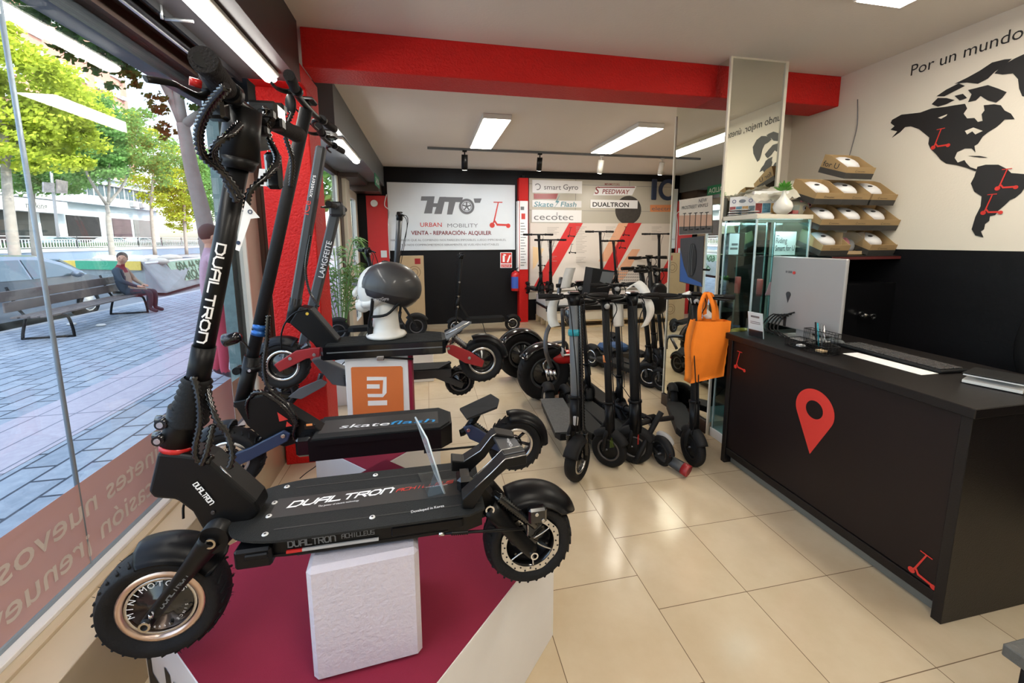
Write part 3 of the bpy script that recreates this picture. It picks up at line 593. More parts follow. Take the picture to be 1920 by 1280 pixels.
for q in ([(560,565),(605,548),(600,556),(575,570)], [(690,628),(730,612),(775,628),(740,645),(725,630),(700,645)], [(610,690),(612,640),(608,640),(606,690)][:0]):
    if q: b.poly3([mp(*p, X=XW-.0037) for p in q], (-.0012, 0, 0))
b.build('lake', 'wallw', t)
for (x, y, s_) in ((524, 722, .125), (830, 918, .12), (762, 1034, .12)):
    b = MB(rel(t)); b.tf = rel(t); icon(b, mp(x, y, XW-.0040), -Y_, Z_, s_); b.build('scooter_emblem', 'redp', t)
t = thing('wall_lettering', 'black lettering Por un mundo mejor, únete above the world map', 'lettering', (XW, 2.3, 2.57))
b = MB(rel(t)); b.text('Por un mundo mejor, únete', (XW-.001, 2.295, 2.575), -Y_, Z_, .098, .0, fit=1.03, depth=.0015); b.build('letters', 'blp', t)
b = MB(); b.tube([(XW-.02, 2.62, 2.53), (XW-.01, 2.61, 2.35), (XW-.012, 2.63, 2.2), (XW-.02, 2.64, 2.12)], .003); tag(b.build('hanging_wire', 'gpr'), 'thin wire hanging down the white wall from the red beam', 'wire')

# ================================================================== counter
DX, DY0, DY1, DZ = 1.925, 1.045, 2.286, .895
t = thing('counter_desk', 'black shop counter with a red map pin on its front', 'counter', (DX, 1.66, 0))
def part(tt, mb_fn, name, m):
    b = MB(rel(tt)); mb_fn(b); return b.build(name, m, tt)
M['desk'] = mat('desk_black_laminate', (.008, .006, .006), .38, spec=.35, var=.10, scale=18, bump=.12, bscale=240)
M['deskf'] = mat('desk_front_laminate', (.011, .006, .006), .42, spec=.3, var=.08, scale=18)
part(t, lambda b: b.box(DX-.022, 2.62, DY0-.016, DY1+.016, DZ-.038, DZ, .003), 'worktop', 'desk')
part(t, lambda b: b.box(DX, 2.60, DY0, DY0+.035, 0, DZ-.038, .002), 'side_panel', 'desk')
part(t, lambda b: b.box(DX, 2.60, DY1-.035, DY1, 0, DZ-.038, .002), 'side_panel', 'desk')
part(t, lambda b: b.box(DX+.012, DX+.03, DY0+.035, DY1-.035, .115, DZ-.038), 'front_panel', 'deskf')
part(t, lambda b: b.box(DX+.006, DX+.03, DY0+.035, DY1-.035, .065, .110, .002), 'bottom_rail', 'desk')
part(t, lambda b: b.box(DX+.05, DX+.066, DY0+.035, DY1-.035, 0, .11), 'bottom_strip', mat('bottom_strip_grey', (.16, .16, .14), .3))  # plain grey strip set back below the front panel
fx = DX+.0115
def pinshape(b):
    c = at(1527, 768, X=fx); r = .108; tipp = at(1517, 850, X=fx); L_ = c.z-tipp.z
    a = math.acos(r/L_); pts = [(r*math.cos(-PI/2+a+k*(2*PI-2*a)/28), r*math.sin(-PI/2+a+k*(2*PI-2*a)/28)) for k in range(29)]+[(0, -L_)]
    inner = [(.048*math.cos(-PI/2+a*0+k*2*PI/28), .048*math.sin(-PI/2+k*2*PI/28)) for k in range(29)]
    u = Vector((0, -1, 0))
    vs = [c+u*x+Z_*z for x, z in pts[:29]]+[c+u*x+Z_*z for x, z in inner]+[c+u*0+Z_*(-L_)]
    fs = []
    n = 29
    # outer points sweep from right of the tip over the top to left of it; inner starts and ends at the bottom
    for k in range(28): fs.append((k, k+1, n+k+1, n+k))
    fs.append((0, n, 2*n)); fs.append((28, 2*n, 2*n-1))
    b.add([v+Vector((-.001, 0, 0)) for v in vs], fs)
part(t, pinshape, 'pin_decal', 'redp')
p = at(1378, 690, X=fx); q = at(1385, 650, X=fx)
def ic1(b): icon(b, at(1376, 690, X=fx-.0005), -Y_, Z_, .125)
part(t, ic1, 'scooter_decal', 'redp')
def ic2(b):
    a = -.12; u = Vector((0, -math.cos(a), math.sin(a))); v = Vector((0, math.sin(a), math.cos(a)))
    icon(b, at(1701, 1068, X=fx-.0005), u, v, .125)
part(t, ic2, 'scooter_decal', 'redp')
# things on the counter
t = thing('computer', 'silver grey all-in-one computer seen from behind, standing on the counter', 'computer', (2.22, 2.04, DZ))
M['aio'] = mat('aio_silver', (.40, .39, .39), .35, .25, var=.02)
b = MB(); b.box(-.010, .012, -.245, .245, .055, .50, .006); b.build('display_body', 'aio', t)
b = MB(); b.box(.0125, .014, -.235, .235, .065, .49); b.build('screen', 'blkg', t)
b = MB(); b.box(-.012, -.010, .10, .12, .06, .14, .0); b.cyl((-.013, .10, .265), (-.0105, .10, .265), .017, n=18); b.prism([(-.017, 0), (.017, 0), (0, -.05)], (-.0105, .10, .262), -Y_, Z_, .002); b.build('pin_badge', 'dmet', t)
b = MB(); b.cyl((-.0105, .128, .405), (-.012, .128, .405), .007, n=14); b.box(-.012, -.0105, .09, .115, .398, .412); b.build('logo', 'gpr', t)
b = MB(); b.cyl((-.0105, .073, .402), (-.0125, .073, .402), .010, n=14); b.build('red_badge', 'redp', t)
b = MB(); b.box(.014, .035, -.05, .05, .0, .16, .004); b.box(-.06, .12, -.12, .12, .0015, .010, .003); b.build('stand', 'aio', t)
b = MB(); 
for k in range(5): b.tube([(-.015, .12-.02*k, .10+.015*k), (-.05, .16-.02*k, .13), (-.09, .20-.03*k, .05), (-.10, .14-.04*k, .015)], .0045, 6)
b.build('cables', 'blkm', t)
t = thing('keyboard', 'long black computer keyboard on the counter', 'keyboard', (2.34, 1.60, DZ), rz=-.05)
b = MB(); b.box(-.075, .075, -.25, .25, .0015, .016, .004); b.build('keyboard_base', 'blkm', t)
b = MB()
for r_ in range(5):
    for c_ in range(19): b.box(-.062+r_*.025, -.042+r_*.025, -.24+c_*.0252, -.218+c_*.0252, .016, .023, .002)
b.build('keys', mat('keycaps', (.05, .045, .045), .5), t)['kind'] = 'stuff'
t = thing('mouse', 'small grey computer mouse right behind the silver computer', 'mouse', (2.34, 1.92, DZ))
b = MB(); b.ball((0, 0, .008), .04, sc=(.8, 1.3, .5)); b.build('mouse_body', 'mgr', t)
b = MB()
for k in range(3): b.box(2.165+.004*k, 2.25, 1.36+.12*k, 1.50+.12*k, DZ+.001+.0006*k, DZ+.0014+.0006*k)
o = MB(); o.box(2.15, 2.25, 1.36, 1.72, DZ+.0010, DZ+.0016); tag(o.build('paper_sheets', 'wtx'), 'narrow white paper sheets lying in front of the keyboard', 'paper')
t = thing('notebook', 'black notebook with white pages slightly open at the end of the counter', 'notebook', (2.36, 1.22, DZ), rz=.35)
b = MB(); b.box(-.14, .10, -.085, .085, .001, .004); b.build('back_cover', 'blk', t)
b = MB(); b.box(-.137, .098, -.082, .082, .0041, .016); b.tf = Matrix.Translation((.098, 0, .018)) @ Matrix.Rotation(.07, 4, 'Y') @ Matrix.Translation((-.098, 0, 0)); b.box(-.135, .098, -.082, .082, .0005, .006); b.build('pages', 'pap', t)
b = MB(); b.tf = Matrix.Translation((.098, 0, .0255)) @ Matrix.Rotation(.075, 4, 'Y') @ Matrix.Translation((-.098, 0, 0)); b.box(-.14, .10, -.085, .085, 0, .003, .001); b.build('front_cover', 'blkm', t)
t = thing('desk_tray', 'black wire mesh desk tray holding pens and notes at the counter front edge', 'tray', (2.06, 1.84, DZ))
b = MB()
for (x0, x1, y0, y1, h) in ((-.05, .05, -.14, .0, .045), (-.05, .05, .0, .10, .045), (.05, .10, -.10, .08, .10)):
    for z in (.003, h):
        for a_, c_ in (((x0, y0), (x1, y0)), ((x1, y0), (x1, y1)), ((x1, y1), (x0, y1)), ((x0, y1), (x0, y0))): b.cyl((*a_, z), (*c_, z), .002, n=6)
    n = 10
    for k in range(n+1):
        yy = y0+(y1-y0)*k/n; b.cyl((x0, yy, .003), (x0, yy, h), .0008, n=4); b.cyl((x1, yy, .003), (x1, yy, h), .0008, n=4); b.cyl((x0, yy, .003), (x1, yy, .003), .0008, n=4)
        xx = x0+(x1-x0)*k/n; b.cyl((xx, y0, .003), (xx, y0, h), .0008, n=4); b.cyl((xx, y1, .003), (xx, y1, h), .0008, n=4)
    for k in range(1, 4): z = h*k/4; b.cyl((x0, y0, z), (x0, y1, z), .0008, n=4); b.cyl((x1, y0, z), (x1, y1, z), .0008, n=4); b.cyl((x0, y0, z), (x1, y0, z), .0008, n=4)
b.build('wire_basket', 'blk', t)
for k, (m_, dx) in enumerate((('mgr', 0), ('teal', .012), ('blk', .02), ('sil', -.01))):
    b = MB(); b.cyl((.062+dx*.3, -.03+dx*2, .01), (.085+dx, .01+dx*2.6, .135), .004, n=8); tag(b.build('pen', m_, None, (2.06, 1.84, DZ)), ['grey pen', 'teal pen', 'black pen', 'silver pen'][k]+' standing in the wire tray on the counter', 'pen')
b = MB(); b.box(-.02, .02, .03, .06, .004, .014, .002); tag(b.build('eraser', 'whc', None, (2.06, 1.84, DZ)), 'small white eraser block in the wire tray', 'eraser')
b = MB(); b.box(-.02, .02, -.10, -.06, .004, .016, .002); tag(b.build('note_block', 'cbd', None, (2.06, 1.84, DZ)), 'small tan note block in the wire tray', 'note block')
t = thing('card_stand', 'upright clear stand holding a small leaflet at the left end of the counter', 'card stand', (1.99, 2.13, DZ), rz=.12)
b = MB(); b.tf = Matrix.Rotation(-.16, 4, 'Y'); b.box(-.004, .004, -.055, .055, .0, .165, .001); b.build('holder', 'acry', t)
b = MB(); b.tf = Matrix.Rotation(-.16, 4, 'Y'); b.box(-.0028, .0028, -.05, .05, .003, .162); b.mi = 1; b.box(-.0032, -.0028, -.05, .05, .003, .05); b.mi = 2; b.box(-.0034, -.0029, -.03, .03, .13, .142); b.box(-.0034, -.0029, -.035, .035, .10, .104); b.box(-.0034, -.0029, -.035, .035, .09, .094); b.build('leaflet', ['wtx', 'dmet', 'gpr'], t)
# chair behind the counter
t = thing('office_chair', 'black padded chair back showing at the right edge behind the counter', 'chair', (3.04, 1.28, 0))
b = MB(); b.ball((0, 0, .95), .30, 22, 14, (.28, .85, 1.15)); b.build('backrest', 'blkm', t)
b = MB(); b.ball((-.17, 0, .48), .22, 20, 10, (1, 1, .2)); b.build('seat', 'blkm', t)
b = MB(); b.cyl((-.17, 0, .05), (-.17, 0, .45), .03); b.tube([(-.15, 0, .45), (-.02, 0, .5), (.03, 0, .7)], .02)
for k in range(5): a = 2*PI*k/5; b.tube([(-.17, 0, .08), (-.17+.22*math.cos(a), .22*math.sin(a), .05)], .018, 8, 1); b.ball((-.17+.22*math.cos(a), .22*math.sin(a), .026), .026)
b.build('base', 'blk', t)
h0, h1 = at(1615, 589, Y=2.20), at(1637, 593, Y=2.20)
b = MB(); b.lathe([(.015, -.006), (.019, -.006), (.019, .006), (.015, .006), (.015, -.006)], h0, Y_, 18, False); b.lathe([(.015, -.006), (.019, -.006), (.019, .006), (.015, .006), (.015, -.006)], h1, Y_, 18, False); b.tube([h0.lerp(h1, .2), h0.lerp(h1, .8)], .008); b.box(h0.x+.02, h0.x+.04, 2.20, 2.226, h0.z-.006, h0.z+.006)
tag(b.build('cabinet_handle', 'sil'), 'small bone shaped metal handle on the black cabinet behind the counter', 'handle')
# low stool at the lower right corner
a_ = at(1880, 1205, Z=.44)
t = thing('side_table', 'low table with a dark wood grain top, cut by the lower right corner', 'table', (a_.x+.25, a_.y-.2, 0))
M['oak'] = mat('dark_oak', (.085, .085, .08), .55, var=.35, scale=14, bump=.5, bscale=60)
b = MB(); b.box(-.25, .25, -.2, .2, .405, .44, .003); b.build('tabletop', 'oak', t)
for sx in (-.2, .2):
    for sy in (-.16, .16): b = MB(); b.cyl((sx, sy, 0), (sx, sy, .405), .022); b.build('leg', 'blk', t)

# ================================================================== low shelf unit and bins in the corner
t = thing('shelf_unit', 'black shelf cabinet with a dark red edge in the corner behind the computer', 'shelf', (2.86, 2.68, 0))
b = MB(rel(t)); b.box(2.60, XW-.005, 2.215, 3.19, 1.365, 1.392, .003); b.box(2.60, 2.63, 2.23, 3.19, 0, 1.365); b.box(2.60, XW-.005, 3.17, 3.19, 0, 1.365); b.box(2.63, XW-.005, 2.226, 3.17, .72, 1.20); b.box(2.63, XW-.005, 2.26, 3.17, .45, .475); b.build('carcass', 'blk', t)
b = MB(rel(t)); b.box(2.60, XW-.005, 2.2145, 2.2149, 1.367, 1.385); b.build('edge_strip', mat('dark_red_edge', (.10, .02, .02), .4), t)
def make_bin():
    t = thing('display_bin', 'kraft bin', 'box', (0, 0, 0), group='kraft bins stacked on the corner shelf')
    W, D, Hf, Hb = .222, .20, .070, .120
    b = MB()
    for sx in (-1, 1): b.prism([(-D/2, .038), (D/2, .038), (D/2, Hb), (D/2-.05, Hb), (-D/2, Hf)], (sx*W/2-.002, 0, 0), Y_, Z_, .003)
    b.box(-W/2, W/2, -D/2, -D/2+.004, .038, Hf+.006); b.box(-W/2, W/2, D/2-.004, D/2, .038, Hb); b.box(-W/2, W/2, -D/2, D/2, .034, .038); b.build('kraft_body', 'cbd2', t)
    b = MB(); b.box(-W/2-.0012, W/2+.0012, -D/2-.0012, D/2+.0012, 0, .037); b.build('dark_band', 'cdk', t)
    b = MB(); b.text('C', (-.045, -D/2-.0005, .043), X_, Z_, .020, .002); b.text('cecotec', (-.028, -D/2-.0005, .0445), X_, Z_, .014, .001, fit=.062); b.build('lettering', 'cdk', t)
    b = MB(); b.tf = Matrix.Translation((-.012, .012, .072)) @ Matrix.Rotation(.15, 4, 'X') @ Matrix.Rotation(.12, 4, 'Y'); b.ball((0, 0, 0), .1, 20, 8, (.86, .80, .42)); b.build('bagged_helmet', 'whc', t)
    b = MB(); b.tf = Matrix.Translation((-.045, -.015, .108)) @ Matrix.Rotation(.2, 4, 'X'); b.ball((0, 0, 0), .02, 10, 6, (1, .5, .25)); b.build('vent_hole', 'blp', t)
    return t
rows = [(320, [(2.672, 2.93)]), (366, [(2.56,), (2.795,), (3.03,)]), (412, [(2.60,), (2.81,), (3.045,)]), (459, [(2.63,), (2.84,), (3.045,)])]
binspots = [(2.80, 3), (2.575, 2), (2.80, 2), (3.01, 2), (2.635, 1), (2.85, 1), (3.06, 1), (2.665, 0), (3.06, 0)]
lb = ['kraft bin alone on the topmost row with for U printed on its side', 'kraft bin in the second row from the top, left, under the printed helmet', 'kraft bin in the middle of the second row from the top', 'kraft bin at the right end of the second row from the top',
      'kraft bin at the left of the third row, behind the red glass', 'kraft bin in the middle of the third row from the top', 'kraft bin at the right end of the third row, with a clear bag on it', 'kraft bin at the left of the lowest row', 'kraft bin at the right end of the lowest row']
pb = None
for (x, r_), l_ in zip(binspots, lb):
    loc = (x, 2.36, 1.393+r_*.168+.034)
    if pb is None: pb = make_bin(); pb.location = loc; pb['label'] = l_; pb.rotation_euler = (.36, 0, 0)
    else: dup(pb, loc, label=l_)
tt = [o for o in bpy.data.objects if o.get('label', '').startswith('kraft bin alone')][0]
b2 = MB(); b2.text('for U', (-.1145, .085, .048), -Y_, Z_, .05, .004, fit=.12); b2.build('side_lettering', 'blp', tt)
# open transparent box with coloured bags in the lowest row
t = thing('clear_front_box', 'kraft box with a clear window and coloured bags, middle of the lowest row', 'box', (2.862, 2.36, 1.393))
b = MB(); b.box(-.095, .095, -.06, .09, 0, .004); b.box(-.095, .095, .086, .09, 0, .155); b.box(-.095, -.092, -.06, .09, 0, .155); b.box(.092, .095, -.06, .09, 0, .155); b.box(-.095, .095, -.06, -.057, 0, .028); b.build('kraft_body', 'cbd', t)
b = MB(); b.box(-.092, .092, -.059, -.058, .028, .155); b.build('window', 'film', t)
b = MB(); b.ball((-.045, 0, .045), .04, sc=(1, .8, .9)); b.build('green_bag', mat('green_bag', (.05, .4, .1), .4), t)
b = MB(); b.ball((.0, 0, .07), .04, sc=(.8, .8, 1.3)); b.build('pink_bag', mat('pink_bag', (.7, .15, .2), .4), t)
b = MB(); b.ball((.055, .01, .06), .04, sc=(.8, .8, 1.2)); b.build('clear_bag', 'lgr', t)
b = MB(); b.ball((3.10, 2.33, 1.393+.168+.125), .035, sc=(1.2, .8, .7)); tag(b.build('plastic_bag', 'film'), 'crumpled clear bag on the right bin of the third row', 'bag')

# ================================================================== glass cabinet before the mirrored column
CX0, CX1, CY0, CY1, CZ = 2.10, 2.515, 2.318, 2.622, 1.665
t = thing('glass_cabinet', 'lit glass display cabinet with a cream top, before the mirrored column', 'cabinet', (2.3, 2.45, 0))
b = MB(rel(t)); b.box(CX0-.012, CX1+.012, CY0-.012, CY1, CZ-.03, CZ, .003); b.build('top_board', 'ivo', t)
b = MB(rel(t)); b.box(CX0-.008, CX1+.008, CY0-.008, CY1, 0, .07, .003); b.build('base_board', 'wht', t)
for (n_, bx) in (('front_pane', (CX0, CX1, CY0, CY0+.004)), ('side_pane', (CX0, CX0+.004, CY0+.005, CY1-.02)), ('side_pane', (CX1-.004, CX1, CY0+.005, CY1-.02))):
    b = MB(rel(t)); b.box(*bx, .07, CZ-.03); b.build(n_, 'glsc', t)
for (x, y) in ((CX0, CY0), (CX1, CY0), (CX0, CY1-.02), (CX1, CY1-.02)):
    b = MB(rel(t)); b.box(x-.006, x+.006, y-.006, y+.006, .07, CZ-.03, .002); b.build('corner_post', mat('cabinet_alu', (.55, .70, .74), .25, .6), t)
for z in (.45, .80, 1.12, 1.385):
    b = MB(rel(t)); b.box(CX0+.008, CX1-.008, CY0+.010, CY1-.01, z, z+.006); b.build('glass_shelf', glass('shelf_glass', (.85, .96, .94), 1.2), t)
b = MB(rel(t)); b.box(CX0+.03, CX1-.03, CY0+.02, CY0+.035, CZ-.042, CZ-.031); b.build('light_bar', emis('cabinet_led', (.75, .93, 1), 34), t)
b = MB(rel(t)); b.box(CX0+.008, CX1-.008, CY0+.006, CY0+.012, CZ-.052, CZ-.0305); b.build('light_cover', 'alu', t)
b = MB(rel(t)); b.box(CX0+.005, CX0+.03, CY1-.05, CY1-.03, CZ-.045, CZ-.031); b.build('hinge', 'blk', t)
b = MB(); b.box(2.33, 2.50, 2.40, 2.402, 1.395, 1.555); o = tag(b.build('printed_card', 'wtx'), 'white card with two lines of bold lettering, right inside the glass cabinet', 'card')
b = MB(); b.text('Riding', (2.336, 2.399, 1.478), X_, Z_, .052, .014, fit=.09); b.text('Smart for U', (2.336, 2.399, 1.425), X_, Z_, .052, .014, fit=.155); b.box(2.338, 2.36, 2.398, 2.399, 1.525, 1.53)
b.build('lettering', 'gpr', o)
b = MB(); b.box(2.12, 2.20, 2.58, 2.582, 1.395, 1.545); o = tag(b.build('printed_card', 'wtx'), 'white card at the back left of the glass cabinet, standing beside the column', 'card')
b = MB(); b.box(2.14, 2.19, 2.578, 2.5795, 1.46, 1.475); b.box(2.13, 2.19, 2.578, 2.5795, 1.43, 1.445); b.build('lettering', 'gpr', o)
b = MB(); b.box(2.15, 2.48, 2.45, 2.60, 1.127, 1.20, .006); tag(b.build('dark_case', 'blk'), 'dark flat case on the upper glass shelf', 'case') if False else None
def can(x, y, z, h, m, l, r=.019):
    b = MB(); b.lathe([(0, 0), (r, 0), (r, h-.008), (r-.002, h), (0, h)], (x, y, z), Z_, 16); tag(b.build('thermos_flask', m), l, 'flask')
can(2.145, 2.50, 1.127, .115, mat('coral_red', (.62, .10, .09), .4), 'coral red flask at the back left in the glass cabinet')
can(2.235, 2.40, 1.127, .105, MC['coral_red'], 'coral red flask in the middle of the glass cabinet')
b = MB(); b.prism([(-.03, 0), (.02, 0), (.035, .085), (-.0, .085)], (2.285, 2.37, 1.127), X_, Z_, .006); tag(b.build('pink_card', mat('pink_card', (.75, .30, .36), .6)), 'pink card leaning beside the middle red flask in the cabinet', 'card')
def succ(b, c, r, n, seed, up=.8):
    rd = random.Random(seed)
    for k in range(n):
        a = 2*PI*k/n*2.39; e = rd.uniform(.2, 1.2)*up; L_ = r*rd.uniform(.6, 1.0); d = Vector((math.cos(a)*math.cos(e), math.sin(a)*math.cos(e), math.sin(e))); s_ = d.cross(Z_).normalized()*L_*.16
        p0 = Vector(c); p1 = p0+d*L_*.5; p2 = p0+d*L_
        b.add([p0-s_*.5, p0+s_*.5, p1+s_+Vector((0, 0, .002)), p1-s_+Vector((0, 0, .002)), p2, p0+Vector((0, 0, -.004)), p1+Vector((0, 0, -.006))], [(0, 1, 2, 3), (3, 2, 4), (5, 0, 3, 6), (1, 5, 6, 2), (6, 3, 4), (2, 6, 4)])
M['leaf'] = mat('succulent_green', (.10, .34, .05), .4, var=.3, scale=40); M['leaf2'] = mat('succulent_lime', (.36, .52, .10), .4, var=.2, scale=40)
t = thing('potted_succulent', 'small green artificial succulent in a white pot inside the glass cabinet', 'plant', (2.36, 2.38, 1.127))
b = MB(); b.lathe([(0, 0), (.018, 0), (.032, .02), (.030, .045), (.014, .055)], (0, 0, 0), Z_, 18); b.build('pot', 'plast', t)
b = MB(); succ(b, (0, 0, .052), .05, 34, 3); b.build('leaves', 'leaf', t)
# coiled inner tubes on lower shelf
for (x, y, z, m_, l_) in ((2.20, 2.46, .843, 'yelo', 'yellow ochre coiled hose ring behind the counter corner'), (2.20, 2.46, .8155, 'cored', 'red coiled hose ring under the yellow one in the cabinet')):
    M.setdefault('yelo', mat('ochre_tube', (.50, .28, .03), .5)); M.setdefault('cored', mat('brick_red_tube', (.42, .07, .04), .5))
    b = MB(); R = .10 if m_ == 'cored' else .085; b.coil([(x+R*math.cos(a*PI/8), y+R*math.sin(a*PI/8)*.8, z+.006) for a in range(17)], .015, .013, 4, .006, 10); tag(b.build('hose_ring', m_), l_, 'hose')
# things on the cabinet
t = thing('vase', 'white bottle vase with a green artificial succulent on the cabinet top', 'vase', (2.305, 2.335, CZ))
b = MB(); b.lathe([(0, .001), (.026, .001), (.050, .022), (.058, .05), (.050, .078), (.026, .105), (.014, .125), (.011, .15), (.013, .16), (.009, .16)], (0, 0, 0), Z_, 28); b.build('vase_body', 'plast', t)
b = MB(); succ(b, (0, 0, .155), .075, 60, 5, 1.0); b.build('leaves', 'leaf', t)
b = MB(); succ(b, (0, 0, .165), .045, 30, 8, 1.3); b.build('inner_leaves', 'leaf2', t)
t = thing('glass_cup', 'small square glass with a red filling beside the white vase', 'glass', (2.395, 2.345, CZ))
b = MB(); b.box(-.026, .026, -.026, .026, 0, .004); 
for q in ((-.026, -.0235, -.026, .026), (.0235, .026, -.026, .026), (-.0235, .0235, -.026, -.0235), (-.0235, .0235, .0235, .026)): b.box(*q, .004, .062)
b.build('glass_wall', 'acry', t)
b = MB(); b.box(-.0225, .0225, -.0225, .0225, .005, .028); b.build('red_filling', 'redg', t)
# two picture boxes with photos
M['photo'] = None
def picbox(x0, y0, x1, y1, z, h, label):
    d = Vector((x1-x0, y1-y0, 0)); L_ = d.length; u = d.normalized(); n_ = Vector((u.y, -u.x, 0))
    t = thing('picture_box', label, 'box', (x0, y0, z))
    b = MB(); b.add([Vector(v) for v in []], [])
    R_ = Matrix(((u.x, -n_.x, 0), (u.y, -n_.y, 0), (0, 0, 1)))
    b.poly3([(0, 0, 0), u*L_, u*L_+Z_*h, Z_*h], -n_*.03); b.build('box_body', 'wht', t)
    def pan(a0, a1, z0, z1, m, nm, dd=.0008):
        bb = MB(); bb.poly3([u*a0*L_+Z_*z0*h, u*a1*L_+Z_*z0*h, u*a1*L_+Z_*z1*h, u*a0*L_+Z_*z1*h], n_*dd); return bb.build(nm, m, t)
    cols = [(.30, .05, .05), (.10, .25, .35), (.50, .30, .10), (.12, .18, .20)]
    for k in range(4): pan(.02+k*.245, .25+k*.245, .05, .50, mat('photo_%d' % k, cols[k], .4, var=.7, scale=60), 'photo')
    for k in range(3):
        c = u*L_*(.18+.32*k)+Z_*h*.76+n_*.001; bb = MB()
        if k == 1: bb.poly3([c+u*.022*math.cos(a*PI/8)+Z_*.012*math.sin(a*PI/8) for a in range(16)], n_*.0012); bb.build('helmet_picture', 'dmet', t)
        else: bb.lathe([(.013, 0), (.013, .001), (.009, .001)], c, n_, 16, False); bb.build('lock_picture', mat('lock_blue', (.05, .06, .2), .4), t)
picbox(2.118, 2.60, 2.205, 2.46, CZ, .135, 'box with rows of small photos, left of two on the cabinet top')
picbox(2.20, 2.47, 2.41, 2.40, CZ, .165, 'box with rows of small photos, right of two on the cabinet top')
# silver pouches
pouches = [(2.125+.032*k, 2.56-.05*k-.0*j, CZ+.004+.016*j) for j in range(3) for k in range(3-j+1) if (k, j) != (9, 9)]
pp = None
for k, (x, y, z) in enumerate(pouches[:9]):
    x += .02*(k % 2)
    if pp is None:
        pp = thing('foil_pouch', 'silver foil pouch in the heap at the left of the cabinet top', 'pouch', (x, y, z), rz=.3, group='silver foil pouches on the cabinet top')
        b = MB(); b.ball((0, 0, .006), .04, 14, 6, (.8, 1.2, .16)); b.build('pouch_body', mat('foil', (.62, .62, .62), .3, .6, var=.15, scale=50), pp)
        b = MB(); b.ball((.01, .02, .0125), .006, 8, 4, (1, 1, .2)); b.build('hole', 'blp', pp)
    else: dup(pp, (x, y, z), rz=.3+.2*math.sin(k*3))
# printed helmet under a crumpled clear bag
t = thing('printed_helmet', 'cream child helmet with pink and blue eye prints beside the cabinet top', 'helmet', (2.535, 2.46, CZ+.045))
b = MB(); b.ball((0, 0, .0), .075, 24, 14, (.95, 1.15, .95)); b.build('helmet_shell', mat('helmet_cream', (.72, .70, .55), .3, coat=.4), t)
for (ax, az, m1) in ((-.15, .02, 'lgr'), (.65, .35, 'pinkp'), (-.2, .8, 'pinkp'), (.9, -.3, 'pinkp')):
    M.setdefault('pinkp', mat('pink_print', (.7, .25, .28), .4))
    d = Vector((math.sin(ax)*math.cos(az), -math.cos(ax)*math.cos(az), math.sin(az))); c = Vector((d.x*.071, d.y*.086, d.z*.071)); b = MB(); b.ball(c, .019, 14, 6, (1, .35, 1)); b.build('ring_print', m1, t); b = MB(); b.ball(c*1.06, .009, 10, 6, (1, .5, 1)); b.build('eye_print', 'blp', t)
rd = random.Random(4); b = MB(); n, m_ = 26, 8; vs = []
for j in range(m_+1):
    for i in range(n+1):
        u_ = i/n; v_ = j/m_; x = 2.16+.42*u_; y = 2.60-.20*v_-.06*u_; z = CZ+.085+.12*math.sin(PI*min(1, .25+.75*v_))*(.45+.55*u_)+rd.uniform(-.010, .010)+.05*u_
        vs.append((x, y, z))
fs = [(j*(n+1)+i, j*(n+1)+i+1, (j+1)*(n+1)+i+1, (j+1)*(n+1)+i) for j in range(m_) for i in range(n)]
b.add(vs, fs, True); tag(b.build('plastic_wrap', mat('milky_plastic', (.66, .64, .55), .25, var=.2, scale=20, coat=.6, alpha=.78)), 'crumpled milky plastic bag lying over the boxes on the cabinet', 'bag')
# posters stuck to the mirror
def mposter(q, name, label):
    t = thing(name, label, 'poster', at(*q[3], X=2.087)); b = MB(rel(t)); b.poly3([at(x, y, X=2.0868) for x, y in q], (-.0012, 0, 0)); return t, b
t, b = mposter([(1274, 375), (1336, 366), (1335, 437), (1273, 441)], 'vinyl_poster', 'cream poster with five scooters against a dusk sky, stuck to the mirror')
b.build('sheet', mat('poster_cream', (.58, .52, .44), .5, var=.05), t)
def onm(tt, q, m, nm, e=.0018):
    b = MB(rel(tt)); b.poly3([at(x, y, X=2.087-e) for x, y in q], (-.0006, 0, 0)); b.build(nm, m, tt)
onm(t, [(1273.5, 404), (1335, 402), (1335, 423), (1273.5, 425)], mat('dusk_sky', (.50, .30, .20), .5, var=.15, scale=8), 'dusk_picture'); onm(t, [(1273.5, 425), (1335, 423), (1335, 436.5), (1273.5, 440)], mat('night_ground', (.07, .06, .055), .5, var=.3, scale=30), 'ground_picture')
b = MB(rel(t)); b.text('NEW', at(1310, 380, X=2.0848), -Y_, Z_, .040, .006, fit=.10, shear=.1); b.text('PROSTREET VINYLS', at(1278, 393, X=2.0848), -Y_, Z_, .038, .005, fit=.33, shear=.1); b.build('lettering', 'blp', t)
for k in range(5):
    x = 1282+k*10.5; b = MB(rel(t)); p = at(x, 431-k*.6, X=2.0845); q = at(x+1.5, 400-k*.5, X=2.0845); b.tube([p, q], .003, 6, 1); b.tube([q+Vector((0, .02, 0)), q-Vector((0, .02, 0))], .003, 6, 1); b.tube([p, p-Vector((0, .045, 0))], .005, 6, 1); b.build('scooter_picture', 'blp', t)
t, b = mposter([(1276, 447), (1320, 442), (1316, 538), (1274, 528)], 'tyre_poster', 'blue and black poster of a tyre, stuck to the mirror below the cream poster')
b.build('sheet', mat('poster_dark', (.045, .045, .05), .35, var=.2), t)
onm(t, [(1275.8, 468), (1274.8, 527), (1316, 537), (1314, 530), (1290, 519), (1282, 498)], mat('poster_blue', (.03, .10, .32), .4), 'blue_field')
c = at(1297, 487, X=2.082); b = MB(rel(t))
for k in range(3): b.lathe([(.068, -.014), (.078, -.006), (.078, .006), (.068, .014)], c+Vector((0, -.022+.022*k, 0)), Y_, 20, True, xdir=(1, 0, 0)) if False else None
